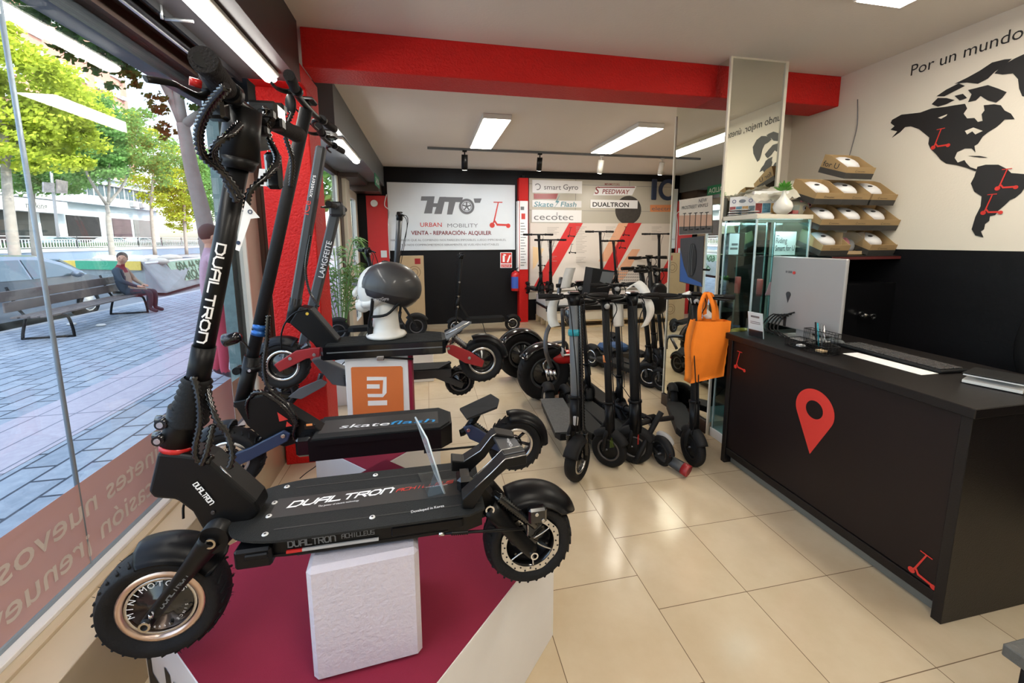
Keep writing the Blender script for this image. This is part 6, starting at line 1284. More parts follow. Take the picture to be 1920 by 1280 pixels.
# far retaining wall with white railing
WX = -34
b = MB(); b.box(WX, WX-.4, 5, 150, GZ-.12, .62); b.mi = 1; b.box(WX+.1, WX-.5, 5, 150, .62, .92); struct('trim_25', b, [mat('blue_grey_wall', (.28, .36, .46), .8), 'wht'])
t = thing('street_railing', 'long white street railing on the far low wall across the road', 'railing', (WX, 60, .92))
b = MB()
for z in (1.0, 1.72, 2.0): b.box(WX-.06, WX-.0, 5, 150, z, z+.06)
b.tf = rel(t); b2 = MB(rel(t))
for z in (1.0, 1.72, 2.0): b2.box(WX-.06, WX, 5, 150, z, z+.06)
b2.build('rail', 'wht', t)
b = MB(rel(t)); y = 20
while y < 110: b.box(WX-.05, WX-.01, y, y+.07, 1.0, 1.75); y += .30
b.build('balusters', 'wht', t)['kind'] = 'stuff'
b = MB(rel(t)); y = 22
while y < 110: b.box(WX-.08, WX+.0, y, y+.12, .92, 2.1); y += 4.4
b.build('railing_posts', 'dmet', t)['kind'] = 'stuff'
b = MB(); b.box(WX-.55, WX-1.2, 20, 120, .3, 1.45, .2); tag(b.build('hedge', mat('hedge_green', (.05, .10, .04), .9, var=.5, scale=8)), 'long dark clipped hedge behind the white railing', 'hedge')
b = MB(); b.box(WX-.4, -60, 5, 150, GZ-.12, .62); struct('trim_26', b, MC['asphalt'])
# low commercial building
BX = -40.0; k_ = lambda z: 1.5+(z-1.5)*40/22
t = thing('shop_building', 'long pale two storey building with shop windows across the road', 'building', (BX, 60, GZ))
zg, zw0, zw1, zr = k_(4.03), k_(4.68), k_(5.45), k_(5.86)
b = MB(rel(t)); b.box(BX-.5, BX-6, 20, 73, GZ, zg); b.box(BX+.0, BX-6, 20, 73, zg, zw0-.2); b.box(BX, BX-6, 20, 73, zw1, zr); b.box(BX-.3, BX-6, 20, 73, zw0-.2, zw1); b.box(BX+.3, BX-6, 20, 73.3, zr, zr+.25); b.build('walls', mat('pale_render', (.56, .62, .68), .8), t)
y = 46.0; k = 0
while y < 72:
    b = MB(rel(t)); b.box(BX-.28, BX-.2, y, y+1.5, zw0-.15, zw1-.05); b.mi = 1; b.box(BX-.2, BX-.12, y+.72, y+.80, zw0-.15, zw1-.05); b.box(BX-.2, BX-.12, y, y+1.5, zw0-.2, zw0-.1)
    b.build('window', [mat('dark_pane', (.07, .11, .13), .45), 'wht'], t); y += 1.75; k += 1
for y0, y1, m in ((48.2, 52.6, 'shopa'), (53.4, 55.4, 'shopa'), (56.6, 61.4, 'shopb'), (63.6, 67.0, 'shopc'), (67.6, 71.6, 'shutter')):
    M.setdefault('shopa', mat('shop_window_dark', (.02, .024, .025), .5, var=.9, scale=1.2)); M.setdefault('shopb', mat('shop_window_brown', (.018, .014, .014), .5, var=.9, scale=1.5)); M.setdefault('shopc', mat('shop_window_pink', (.10, .06, .07), .5, var=.7, scale=1.0)); M.setdefault('shutter', mat('roller_shutter', (.20, .20, .20), .5, var=.2, scale=1))
    b = MB(rel(t)); b.box(BX-.48, BX-.4, y0, y1, .6, zg-1.5); b.build('shop_window', m, t)
b = MB(rel(t)); b.box(BX+.02, BX+.15, 47.4, 56.2, zg-1.45, zg-.15); b.build('fascia', 'wht', t)
b = MB(rel(t)); b.text('moking', (BX+.16, 51.2, zg-1.1), -Y_*-1, Z_, .9, .02, fit=2.4); b.build('fascia_lettering', 'mgr', t)
for y in (66.5, 68.4): b = MB(rel(t)); b.box(BX+.0, BX+.5, y, y+.9, zw0-1.0, zw0-.3, .05); b.build('air_conditioner', 'lgr', t)
# brick tower
TX = -50
yt = at(238, 180, X=TX).y
t = thing('brick_tower', 'tall reddish brick apartment block behind the pale shops', 'building', (TX, yt-15, GZ))
b = MB(rel(t)); b.box(TX, TX-8, yt-34, yt, GZ, 40); b.build('walls', 'brick', t)
for r_ in range(9):
    for c_ in range(9):
        z = 13+r_*3.1; y = yt-2.6-c_*3.5
        if z > 38: continue
        b = MB(rel(t)); b.box(TX, TX+.08, y-.85, y+.85, z, z+1.5); b.mi = 1; b.box(TX+.08, TX+.12, y-.05, y+.05, z, z+1.5); b.box(TX+.02, TX+.2, y-.95, y+.95, z-.1, z)
        b.build('window', [mat('pale_pane', (.40, .52, .58), .15), 'wht'], t)
        if (r_*9+c_) % 3 == 0: b = MB(rel(t)); b.box(TX+.05, TX+.5, y+.95, y+1.7, z-.2, z+.45, .04); b.build('air_conditioner', 'lgr', t)
# signs on posts
t = thing('street_banner', 'street pole carrying two small rectangular panels before the pale shops', 'sign', at(104, 445, X=-30))
p0, p1 = at(109, 445, X=-30), at(92, 285, X=-30)
b = MB(rel(t)); b.tube([p0, p1], .10, 8, 1); b.build('pole', 'lgr', t)
b = MB(rel(t)); b.poly3([at(x, y, X=-30) for x, y in ((79, 341), (100, 343), (100, 361), (79, 360))], (.1, 0, 0)); b.build('panel', mat('panel_grey_print', (.40, .36, .38), .5, var=.5, scale=3), t)
b = MB(rel(t)); b.poly3([at(x, y, X=-30) for x, y in ((104, 336), (125, 340), (124, 363), (104, 362))], (.1, 0, 0)); b.build('panel', mat('panel_portrait_print', (.45, .38, .36), .5, var=.9, scale=2), t)
# ------------------------------------------------------------------ cars
def make_car(label, paint, loc, rz, group=None, s=1.0):
    t = thing('car', label, 'car', loc, rz, group)
    L_, W = 4.3*s, 1.78*s
    prof = [(-2.12, .35), (-2.15, .62), (-2.05, .86), (-1.45, .98), (-.95, 1.34), (-.35, 1.45), (.45, 1.42), (.95, 1.28), (1.45, .98), (1.95, .84), (2.13, .62), (2.12, .34)]
    low = [(2.12, .30), (1.75, .22), (-1.75, .22), (-2.12, .30)]
    b = MB(Matrix.Scale(s, 4)); vs = []; n = len(prof)
    def wd(z): return .89 if z < .95 else .89-(z-.95)*.42
    for sy in (-1, -.86, .86, 1):
        for x, z in prof+low: 
            k = wd(z); inset = 1.0 if abs(sy) == 1 else 1
            zz = z+(.035 if abs(sy) < 1 and z > .9 else 0); xx = x*(1.0 if abs(sy) < 1 else .985)
            vs.append((xx, sy*k, zz))
    m = n+4; fs = [tuple(range(m)), tuple(range(3*m, 4*m))[::-1]]
    for j in range(3):
        for i in range(m): fs.append((j*m+i, (j+1)*m+i, (j+1)*m+(i+1) % m, j*m+(i+1) % m))
    b.add(vs, fs); b.build('body', paint, t)
    b = MB(Matrix.Scale(s, 4))
    for sy in (-1, 1):
        b.poly3([(x, sy*(wd(z)+.004), z) for x, z in ((-1.25, 1.0), (-.88, 1.28), (-.35, 1.37), (.0, 1.37), (.0, .98))], (0, sy*.01, 0)); b.poly3([(x, sy*(wd(z)+.004), z) for x, z in ((.06, .98), (.06, 1.37), (.45, 1.35), (.85, 1.22), (1.22, 1.0))], (0, sy*.01, 0))
    b.poly3([(1.40, -.74, 1.05), (1.40, .74, 1.05), (.98, .68, 1.32), (.98, -.68, 1.32)], (.03, 0, .03)); b.build('windows', mat('car_glass', (.10, .16, .18), .05, coat=.5), t)
    for sx in (-1.30, 1.32):
        for sy in (-1, 1):
            b = MB(Matrix.Scale(s, 4)); b.lathe([(.0, .0), (.19, .0), (.21, .015), (.31, .02), (.325, .0), (.325, -.18), (0, -.18)], (sx, sy*.895, .325), (0, sy, 0), 20); b.build('wheel', 'rub', t)
            b = MB(Matrix.Scale(s, 4)); b.lathe([(0, .028), (.05, .03), (.18, .018), (.20, .02)], (sx, sy*.90, .325), (0, sy, 0), 12, False); b.build('hub_cap', 'sil', t)
    b = MB(Matrix.Scale(s, 4))
    for sy in (-1, 1): b.box(2.03, 2.13, sy*.55-.18, sy*.55+.18, .60, .74, .03)
    b.build('headlamps', 'lgr', t)
    for sy in (-1, 1): b = MB(Matrix.Scale(s, 4)); b.ball((.98, sy*1.0, 1.02), .13, sc=(.7, .9, .6)); b.build('wing_mirror', paint, t)
    return t
M['carg'] = mat('car_paint_grey', (.26, .30, .34), .25, .3, coat=.8); M['carw'] = mat('car_paint_white', (.62, .66, .68), .3, coat=.6); M['cars'] = mat('car_paint_silver', (.40, .50, .55), .3, .3, coat=.6)
make_car('dark grey car parked at the kerb behind the bench', 'carg', (-8.75, 9.95, GZ-.12), PI/2)
cp = at(215, 431, X=-30)
for (px, pt, l_) in ((104, 'cars', 'silver car driving behind the railing, before the pale shop windows'), (210, 'carw', 'white car behind the railing, left of the tree trunk'), (262, 'carw', 'white car behind the railing, right of the tree trunk'), (158, 'carg', 'grey car behind the railing, before the brown shop window')):
    p = at(px, 436, X=-36.6); make_car(l_, pt, (-36.9 if px != 158 else -38.95, p.y, .62), PI/2, s=1.0)
# ------------------------------------------------------------------ skip with painted sides
Bm = [None, at(312, 549, Z=GZ), at(390, 527, Z=GZ)]; T = [at(102, 489, Z=.87), at(267, 491, Z=.87), Bm[2]+Vector((-.45, .5, .97))]; Bm[0] = Vector((T[0].x+.45, T[0].y-.2, GZ))
t = thing('rubble_skip', 'builders skip with a yellow and green rim and green lettering behind the bench', 'skip', (Bm[1].x, Bm[1].y, GZ))
T3 = T[0]+(T[2]-T[1]); B3 = Bm[0]+(Bm[2]-Bm[1])
def shell(b, tp, bt, th=.04):
    n = 4
    for i in range(n):
        a0, a1, c0, c1 = tp[i], tp[(i+1) % n], bt[i], bt[(i+1) % n]; b.poly3([a0, a1, c1, c0], Vector((0, 0, 0))+((a1-a0).cross(Z_)).normalized()*-th)
b = MB(rel(t)); shell(b, [T[0], T[1], T[2], T3], [Bm[0], Bm[1], Bm[2], B3]); b.poly3([Bm[0], Bm[1], Bm[2], B3], (0, 0, .04)); b.build('skip_body', mat('skip_grey', (.20, .23, .24), .7, var=.35, scale=2.5), t)
def rimseg(a, c, m):
    b = MB(rel(t)); o_ = ((c-a).cross(Z_)).normalized()*.05; b.poly3([a+o_+Z_*.02, c+o_+Z_*.02, c+o_-Z_*.26, a+o_-Z_*.26], o_*.5); b.build('rim', m, t)
M['skipg'] = mat('skip_green', (.02, .30, .16), .6, var=.2); M['skipy'] = mat('skip_yellow', (.60, .42, .05), .6, var=.2)
e_ = T[1]-T[0]; rimseg(T[0], T[0]+e_*.28, 'skipy'); rimseg(T[0]+e_*.28, T[0]+e_*.78, 'skipg'); rimseg(T[0]+e_*.78, T[1], 'skipy')
e2 = T[2]-T[1]; o2 = (e2.cross(Z_)).normalized()*.05
b = MB(rel(t)); b.poly3([T[1]+o2, T[2]+o2, T[2]+o2-Z_*.06, T[1]+o2-Z_*.06], o2*.5); b.build('rim', 'whc', t)
u_ = e2.normalized(); vdir = (T[1]*.5+T[2]*.5-Bm[1]*.5-Bm[2]*.5).normalized()
b = MB(rel(t)); b.poly3([T[1]+e2*.30-vdir*.08+o2, T[1]+e2*.98-vdir*.08+o2, T[1]+e2*.98-vdir*.95+o2, T[1]+e2*.34-vdir*.95+o2], o2*.1); b.build('painted_field', mat('graffiti_pale', (.22, .33, .24), .7, var=.4, scale=4), t)
b = MB(rel(t)); b.text('604 44 90', T[1]+e2*.42-vdir*.48+o2*1.3, u_, vdir, .50, .03, fit=e2.length*.52); b.text('PARQUE', T[1]+e2*.38-vdir*.90+o2*1.3, u_, vdir, .54, .04, fit=e2.length*.5, shear=.2); b.build('lettering', mat('graffiti_green', (.01, .07, .03), .7), t)
rd = random.Random(3)
for k in range(9):
    p = T[0]*.5+T[2]*.5; q = T[0].lerp(T3, rd.random()).lerp(T[1].lerp(T[2], rd.random()), rd.random()); b = MB(); b.ball((q.x, q.y, .84), rd.uniform(.15, .35), 8, 5, (1.4, 1, .5)); tag(b.build('rubble_bag', mat('rubble_bag', (.5, .48, .42), .8)), 'pale rubble sack heaped in the painted skip', 'sack', 'sacks in the skip')
# ------------------------------------------------------------------ bench
BA, BB = at(88, 634, Z=GZ), at(240, 588, Z=GZ)
ud = (BB-BA).normalized(); rt = Vector((ud.y, -ud.x, 0))
bl = (BB-BA).length
t = thing('bench', 'long park bench with brown slats and black hoop legs on the pavement', 'bench', (BA.x, BA.y, GZ))
fr = Matrix(((rt.x, ud.x, 0, 0), (rt.y, ud.y, 0, 0), (0, 0, 1, 0), (0, 0, 0, 1)))
M['slat'] = mat('bench_slats', (.14, .11, .10), .55, var=.35, scale=6)
b = MB(fr)
for k in range(4): b.box(-.20+k*.12, -.11+k*.12, -.35, bl+.55, .40, .43, .006)
b.build('seat', 'slat', t)
b = MB(fr)
for k in range(2): 
    x = -.25-.035*k; b.box(x-.012, x+.012, -.35, bl+.55, .50+k*.17, .662+k*.17, .006)
b.build('backrest', 'slat', t)
for y in (0, bl):
    b = MB(fr); b.tube([(-.40, y, .88), (-.24, y, .42), (.02, y, .39), (.26, y, .39), (.33, y, .30), (.36, y, .03), (.30, y, .015), (-.22, y, .015), (-.30, y, .03), (-.22, y, .38)], .022, 8, 5); b.build('leg', 'blk', t)
for k, (px, py, l_) in enumerate(((135, 610, 'small pale paper scrap on the pavement before the bench'), (190, 612, 'crumpled yellowish leaf on the pavement before the bench'))):
    p = at(px, py, Z=GZ); b = MB(); b.ball((p.x, p.y, GZ+.03), .07, 7, 4, (1.3, .8, .4)); tag(b.build('litter', 'pap'), l_, 'litter')
# ------------------------------------------------------------------ people (skinned bodies)
def person(name, label, loc, rz, J, E, mats_fn, parts, scale=1.0):
    """J: joints {name: (x, y, z, r)}; E: edges; one continuous body grown with a Skin modifier, coloured by region"""
    t = thing(name, label, 'person', loc, rz)
    names = list(J); me = bpy.data.meshes.new('body'); me.from_pydata([J[n][:3] for n in names], [(names.index(a), names.index(c)) for a, c in E], [])
    o = bpy.data.objects.new('body', me); C.objects.link(o)
    sk = o.modifiers.new('skin', 'SKIN'); sk.use_smooth_shade = True; ss = o.modifiers.new('sub', 'SUBSURF'); ss.levels = 2; ss.render_levels = 2
    for i, n in enumerate(names): me.skin_vertices[0].data[i].radius = (J[n][3], J[n][3]*(J[n][4] if len(J[n]) > 4 else 1)); me.skin_vertices[0].data[i].use_root = (i == 0)
    dg = bpy.context.evaluated_depsgraph_get(); m2 = bpy.data.meshes.new_from_object(o.evaluated_get(dg)); bpy.data.objects.remove(o)
    ms = [M[m] if isinstance(m, str) else m for m in parts]
    m2.materials.clear()
    for m in ms: m2.materials.append(m)
    for p in m2.polygons: p.material_index = mats_fn(p.center); p.use_smooth = True
    o = bpy.data.objects.new('body', m2); C.objects.link(o); o.parent = t
    return t
M['coat'] = mat('beige_coat', (.32, .27, .20), .85, var=.15); M['scarf'] = mat('dark_red_top', (.20, .02, .03), .8); M['dkt'] = mat('dark_trousers', (.03, .035, .045), .85); M['navyc'] = mat('dark_blue_jacket', (.035, .05, .07), .85)
# local frame: x toward the shop (seat front), y along the bench
J = dict(pel=(0, 0, .50, .16, .95), bel=(-.06, 0, .68, .165, .8), che=(-.10, 0, .90, .17, .75), nek0=(-.08, 0, 1.08, .085), nek=(-.05, -.01, 1.15, .055), hed=(-.02, -.02, 1.25, .085, 1.0), top=(-.03, -.02, 1.33, .075),
 shL=(-.09, .19, 1.02, .07), elL=(.02, .27, .78, .052), wrL=(.22, .16, .66, .032), haL=(.29, .10, .63, .03), shR=(-.09, -.19, 1.02, .07), elR=(.03, -.28, .78, .052), wrR=(.24, -.14, .64, .032), haR=(.31, -.06, .62, .03),
 hiL=(.06, .10, .50, .10), knL=(.44, .11, .50, .075), anL=(.42, .10, .12, .048), toL=(.58, .11, .05, .04), hiR=(.06, -.10, .50, .10), knR=(.44, -.11, .50, .075), anR=(.40, -.10, .12, .048), toR=(.56, -.12, .05, .04))
E_ = [('pel', 'bel'), ('bel', 'che'), ('che', 'nek0'), ('nek0', 'nek'), ('nek', 'hed'), ('hed', 'top'), ('che', 'shL'), ('shL', 'elL'), ('elL', 'wrL'), ('wrL', 'haL'), ('che', 'shR'), ('shR', 'elR'), ('elR', 'wrR'), ('wrR', 'haR'), ('pel', 'hiL'), ('hiL', 'knL'), ('knL', 'anL'), ('anL', 'toL'), ('pel', 'hiR'), ('hiR', 'knR'), ('knR', 'anR'), ('anR', 'toR')]
def mf(c):
    if c.z > 1.13: return 0
    if c.x > .20 and .58 < c.z < .72 and abs(c.y) < .20 and c.x > .25: return 0
    if c.z > .98 and abs(c.y) < .10: return 2
    if c.z > .56 or (c.x < .12 and c.z > .4): return 4 if c.y < -.10 else 1
    return 3
ps = BA+ud*(bl+.12)
pr_ = person('person', 'man in a beige coat sitting at the right end of the bench, head turned', (ps.x, ps.y, GZ-.03), math.atan2(rt.y, rt.x), J, E_, mf, ['skin', 'coat', 'scarf', 'dkt', 'navyc'])
def head(t, c, fz, hairm, s=1.0, grey=False):
    """hair, face features; fz = facing angle in the local frame"""
    R_ = Matrix.Rotation(fz, 3, 'Z'); c = Vector(c)
    b = MB(); b.ball(c, .098*s, 18, 12, (1.0, .86, 1.22), R_); b.build('face', 'skin', t)
    b = MB(); b.ball(c+R_@Vector((-.018, 0, .035))*s, .102*s, 18, 10, (1.0, .95, 1.05), R_); b.build('hair', hairm, t)
    b = MB(); b.ball(c+R_@Vector((.100, 0, -.012))*s, .016*s, 8, 6, (1, .8, 1.4), R_)
    for sy in (-1, 1): b.ball(c+R_@Vector((0, sy*.086, -.01))*s, .024*s, 8, 6, (.8, .4, 1.3), R_)
    b.build('nose_and_ears', 'skin', t)
    b = MB()
    for sy in (-1, 1): b.ball(c+R_@Vector((.088, sy*.034, .012))*s, .010*s, 8, 6, (.5, 1.3, .7), R_)
    b.build('eyes', 'hair', t)
    b = MB(); b.ball(c+R_@Vector((.088, 0, -.058))*s, .020*s, 8, 6, (.4, 1.3, .28), R_); b.build('mouth', 'scarf', t)
def hand(t, w, d, m='skin', s=1.0):
    w = Vector(w); d = Vector(d).normalized(); sd = d.cross(Z_).normalized(); b = MB()
    b.ball(w+d*.045*s, .042*s, 10, 8, (1.0, .9, .45), Matrix((d, sd, Z_)).transposed())
    for k in range(4): 
        o_ = sd*(.027-.018*k)*s; L_ = (.068, .078, .072, .056)[k]*s; b.tube([w+d*.075*s+o_, w+d*(.075*s+L_*.55)+o_-Z_*.006, w+d*(.075*s+L_*.9)+o_-Z_*.028], [.010*s, .009*s, .007*s], 6, 3)
    b.tube([w+d*.03*s+sd*.03*s, w+d*.06*s+sd*.055*s-Z_*.01, w+d*.085*s+sd*.055*s-Z_*.02], [.011*s, .010*s, .008*s], 6, 3); b.build('hand', m, t)
head(pr_, (-.01, -.03, 1.27), -1.25, 'hair')
hand(pr_, J['wrL'][:3], (.7, -.5, -.1)); hand(pr_, J['wrR'][:3], (.7, .5, -.1))
# second passer-by behind the front stem, lilac top and red trousers
J2 = dict(pel=(0, 0, .96, .15, .8), bel=(0, 0, 1.10, .15, .8), che=(0, 0, 1.32, .165, .7), nek0=(0, 0, 1.48, .08), nek=(.01, 0, 1.55, .055), hed=(.02, 0, 1.65, .085), top=(.01, 0, 1.74, .07),
 shL=(0, .20, 1.43, .065), elL=(-.02, .25, 1.16, .048), wrL=(.06, .25, .93, .032), haL=(.08, .24, .86, .03), shR=(0, -.20, 1.43, .065), elR=(-.02, -.27, 1.16, .048), wrR=(.06, -.27, .93, .032), haR=(.08, -.26, .86, .03),
 hiL=(0, .09, .90, .10), knL=(.05, .10, .50, .066), anL=(-.06, .10, .11, .045), toL=(.08, .11, .04, .04), hiR=(0, -.09, .90, .10), knR=(.02, -.10, .50, .066), anR=(.0, -.10, .11, .045), toR=(.14, -.11, .04, .04))
M['lil'] = mat('lilac_top', (.42, .28, .34), .85, var=.15, scale=30); M['redt'] = mat('red_trousers', (.40, .05, .08), .85)
def mf2(c): return 0 if c.z > 1.53 or c.z < .88 and abs(c.y) > .22 else 1 if c.z > .93 else 2 if c.z > .12 else 3
pf = at(420, 712, Z=GZ)
p2 = person('person', 'passer-by in a lilac top and red trousers seen behind the front scooter stem', (pf.x, pf.y, GZ), .55, J2, E_, mf2, ['skin', 'lil', 'redt', 'dkt'], )
head(p2, (.02, 0, 1.66), 0, 'hair'); hand(p2, J2['wrL'][:3], (.1, 0, -1)); hand(p2, J2['wrR'][:3], (.1, 0, -1))
# ------------------------------------------------------------------ trees
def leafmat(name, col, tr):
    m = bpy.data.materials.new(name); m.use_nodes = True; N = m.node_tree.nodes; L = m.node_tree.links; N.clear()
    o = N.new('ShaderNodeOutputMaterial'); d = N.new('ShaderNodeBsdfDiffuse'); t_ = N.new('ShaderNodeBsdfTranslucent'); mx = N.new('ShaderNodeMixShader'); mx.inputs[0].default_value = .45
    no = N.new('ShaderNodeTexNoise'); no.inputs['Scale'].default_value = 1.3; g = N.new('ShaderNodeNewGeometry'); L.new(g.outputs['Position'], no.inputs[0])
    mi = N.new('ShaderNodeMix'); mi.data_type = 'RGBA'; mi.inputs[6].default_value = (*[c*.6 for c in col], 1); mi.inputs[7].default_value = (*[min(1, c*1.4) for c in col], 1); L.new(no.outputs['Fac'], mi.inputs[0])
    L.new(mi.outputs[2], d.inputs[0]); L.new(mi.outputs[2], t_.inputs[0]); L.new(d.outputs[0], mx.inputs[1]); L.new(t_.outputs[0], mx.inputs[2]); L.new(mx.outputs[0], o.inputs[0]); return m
M['lfy'] = leafmat('leaves_yellow_lit', (.42, .50, .06), .5); M['lfg'] = leafmat('leaves_green', (.16, .32, .09), .5); M['lfd'] = leafmat('leaves_dark', (.06, .12, .03), .4)  # yellow sunlight on the foliage is painted into the first leaf colour
M['bark'] = mat('plane_bark', (.26, .24, .21), .85, var=.3, scale=4, bump=.4, bscale=20)
def crown(b, blobs, n, sz, rd):
    for (c, r, w_) in blobs:
        c = Vector(c); cl = []
        for k in range(26):
            while True:
                v = Vector((rd.uniform(-1, 1), rd.uniform(-1, 1), rd.uniform(-1, 1)))
                if .2 < v.length < 1: break
            cl.append((Vector((v.x*r[0], v.y*r[1], v.z*r[2])), rd.uniform(.16, .34)))
        for k in range(int(n*w_)):
            q, f = cl[k % 26]; p = c+q+Vector((rd.gauss(0, f*.5)*r[0], rd.gauss(0, f*.5)*r[1], rd.gauss(0, f*.4)*r[2]))
            a = Vector((rd.gauss(0, 1), rd.gauss(0, 1), rd.gauss(0, 1))).normalized(); u = a.orthogonal().normalized(); v2 = a.cross(u); s_ = sz*rd.uniform(.6, 1.3)
            b.add([p-u*s_, p-v2*s_*.6, p+u*s_, p+v2*s_*.6], [(0, 1, 2, 3)])
def tree(label, trunk, branches, blobs, lm, n, sz, seed, r=.2):
    t = thing('plane_tree', label, 'tree', trunk[0]); rd = random.Random(seed)
    b = MB(rel(t)); b.tube(trunk, [r, r*.85, r*.7, r*.6], 10, 4)
    for br in branches: b.tube(br, [r*.55, r*.35, r*.15], 8, 3)
    b.build('trunk', 'bark', t)
    b = MB(rel(t)); crown(b, blobs, n, sz, rd); b.build('crown', lm, t); return t
g = at(402, 577, Z=GZ); Yt = g.y
P_ = lambda x, y, Y: at(x, y, Y=Y)
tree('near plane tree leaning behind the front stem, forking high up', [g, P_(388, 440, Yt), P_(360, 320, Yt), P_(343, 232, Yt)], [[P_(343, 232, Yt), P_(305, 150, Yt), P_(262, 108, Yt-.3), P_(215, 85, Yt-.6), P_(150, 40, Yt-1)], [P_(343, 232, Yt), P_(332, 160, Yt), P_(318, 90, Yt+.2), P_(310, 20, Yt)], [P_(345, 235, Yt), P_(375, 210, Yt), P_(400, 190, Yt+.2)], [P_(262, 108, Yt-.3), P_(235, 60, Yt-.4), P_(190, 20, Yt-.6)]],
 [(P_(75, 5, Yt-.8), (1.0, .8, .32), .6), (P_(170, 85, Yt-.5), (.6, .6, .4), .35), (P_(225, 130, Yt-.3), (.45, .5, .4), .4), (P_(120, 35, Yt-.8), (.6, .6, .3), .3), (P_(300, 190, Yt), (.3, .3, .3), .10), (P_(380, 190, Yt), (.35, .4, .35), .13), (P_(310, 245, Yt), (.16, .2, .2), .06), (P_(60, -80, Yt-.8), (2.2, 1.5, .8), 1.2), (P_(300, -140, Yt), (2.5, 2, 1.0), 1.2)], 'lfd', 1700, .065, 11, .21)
def far_tree(label, px, pyb, X, pts, blobs, lm, n, sz, seed, r):
    o_ = at(px, pyb, X=X); o_.z = GZ; q = lambda x, y: at(x, y, X=X)
    return tree(label, [o_]+[q(*p) for p in pts[0]], [[q(*p) for p in br] for br in pts[1:]], [(q(x, y), rr, w_) for x, y, rr, w_ in blobs], lm, n, sz, seed, r)
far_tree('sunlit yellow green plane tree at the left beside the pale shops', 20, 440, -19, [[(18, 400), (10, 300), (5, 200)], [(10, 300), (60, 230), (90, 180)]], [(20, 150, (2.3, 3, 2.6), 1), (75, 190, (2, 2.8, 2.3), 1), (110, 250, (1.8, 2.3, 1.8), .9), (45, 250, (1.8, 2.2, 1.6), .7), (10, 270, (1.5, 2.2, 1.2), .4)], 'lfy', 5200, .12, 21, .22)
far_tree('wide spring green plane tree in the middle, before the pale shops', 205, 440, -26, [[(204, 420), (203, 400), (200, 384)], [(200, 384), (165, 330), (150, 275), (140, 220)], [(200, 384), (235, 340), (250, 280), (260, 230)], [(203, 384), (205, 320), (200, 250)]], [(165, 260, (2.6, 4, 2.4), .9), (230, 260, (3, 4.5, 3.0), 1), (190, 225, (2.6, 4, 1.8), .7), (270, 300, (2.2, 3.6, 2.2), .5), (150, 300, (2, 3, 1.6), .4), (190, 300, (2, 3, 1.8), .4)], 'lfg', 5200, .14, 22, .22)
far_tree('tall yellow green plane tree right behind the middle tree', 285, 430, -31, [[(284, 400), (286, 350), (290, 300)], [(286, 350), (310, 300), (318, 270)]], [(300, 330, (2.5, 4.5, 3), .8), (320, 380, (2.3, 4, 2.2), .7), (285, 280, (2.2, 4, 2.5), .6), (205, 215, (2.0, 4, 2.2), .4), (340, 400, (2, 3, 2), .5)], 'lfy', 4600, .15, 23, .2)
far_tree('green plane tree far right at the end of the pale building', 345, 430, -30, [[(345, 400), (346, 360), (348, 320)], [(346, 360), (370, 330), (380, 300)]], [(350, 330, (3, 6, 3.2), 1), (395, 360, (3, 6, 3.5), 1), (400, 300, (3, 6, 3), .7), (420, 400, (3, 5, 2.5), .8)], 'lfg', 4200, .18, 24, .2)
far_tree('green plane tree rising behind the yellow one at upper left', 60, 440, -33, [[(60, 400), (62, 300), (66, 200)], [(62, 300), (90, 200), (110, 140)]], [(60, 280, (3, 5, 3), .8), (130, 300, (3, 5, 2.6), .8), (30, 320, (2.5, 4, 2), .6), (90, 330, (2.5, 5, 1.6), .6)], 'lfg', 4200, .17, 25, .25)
# trees filling the view through the far shop window
for k, (x, y, z) in enumerate(((-6.5, 22, 4.2), (-11, 36, 5.0))):
    tree(['plane tree down the pavement seen through the far shop window', 'second plane tree farther down the pavement'][k], [Vector((x, y, GZ)), Vector((x, y, 1.5)), Vector((x+.1, y, 3)), Vector((x, y, 4))], [[Vector((x, y, 3)), Vector((x+.8, y, 4.5)), Vector((x+1, y, 6))]], [((x, y, z+1.2), (2.6, 3, 2.2), 1), ((x+1, y+1, z), (2.2, 2.2, 1.5), .6)], 'lfg', 1500, .18, 31+k, .2)

# ================================================================== scooters parked on the shop floor
def on(px, py): return at(px, py, Z=0)
def receipt(label, pts, wv, cat='paper slip'):
    b = MB(); b.ribbon(pts, wv, sub=5); o = b.build('receipt', 'pap'); sm = o.modifiers.new('solidify', 'SOLIDIFY'); sm.thickness = .0006
    return tag(o, label, 'receipt', 'shop receipts hung on scooters')
def placef(px, py, R, wb, rz):  # origin so that the front wheel touches the floor at the pixel
    c = on(px, py+4); return (c.x-math.cos(rz)*wb/2, c.y-math.sin(rz)*wb/2, 0)
# A: suspension scooter with a teal collar
rz = -PI/2-.10
A = escooter('grey scooter with a teal collar and fat front wheel, front left of the parked group', placef(1082, 894, .14, .98, rz), rz, R=.130, W=.075, wb=.98, col='blkm', gm='mgr', dtop=.20, dw=.18, d0=-.36, d1=.28, sx=.46, sz=.33, hx=.33, hz=1.15, sr=.034, half=.22, rim='sil', steer=-.70, hub='blkg')
b = MB(); ax = (Vector((.33, 0, 1.15))-Vector((.46, 0, .33))).normalized(); p = Vector((.46, 0, .33))+ax*.60; b.cyl(p-ax*.02, p+ax*.02, .041, n=18); b.box(p.x, p.x+.03, -.045, .0, p.z-.012, p.z+.012, .004); b.build('teal_collar', 'teal', A)
for sg in (-1, 1): b = MB(); b.coil([(.475, sg*.055, .30), (.487, sg*.055, .16)], .019, .013, 5, .011, 10); b.build('fork_spring', 'blkg', A)
b = MB(); b.box(.42, .50, -.03, .0, .36, .42, .006); b.build('horn_bracket', 'lgr', A)
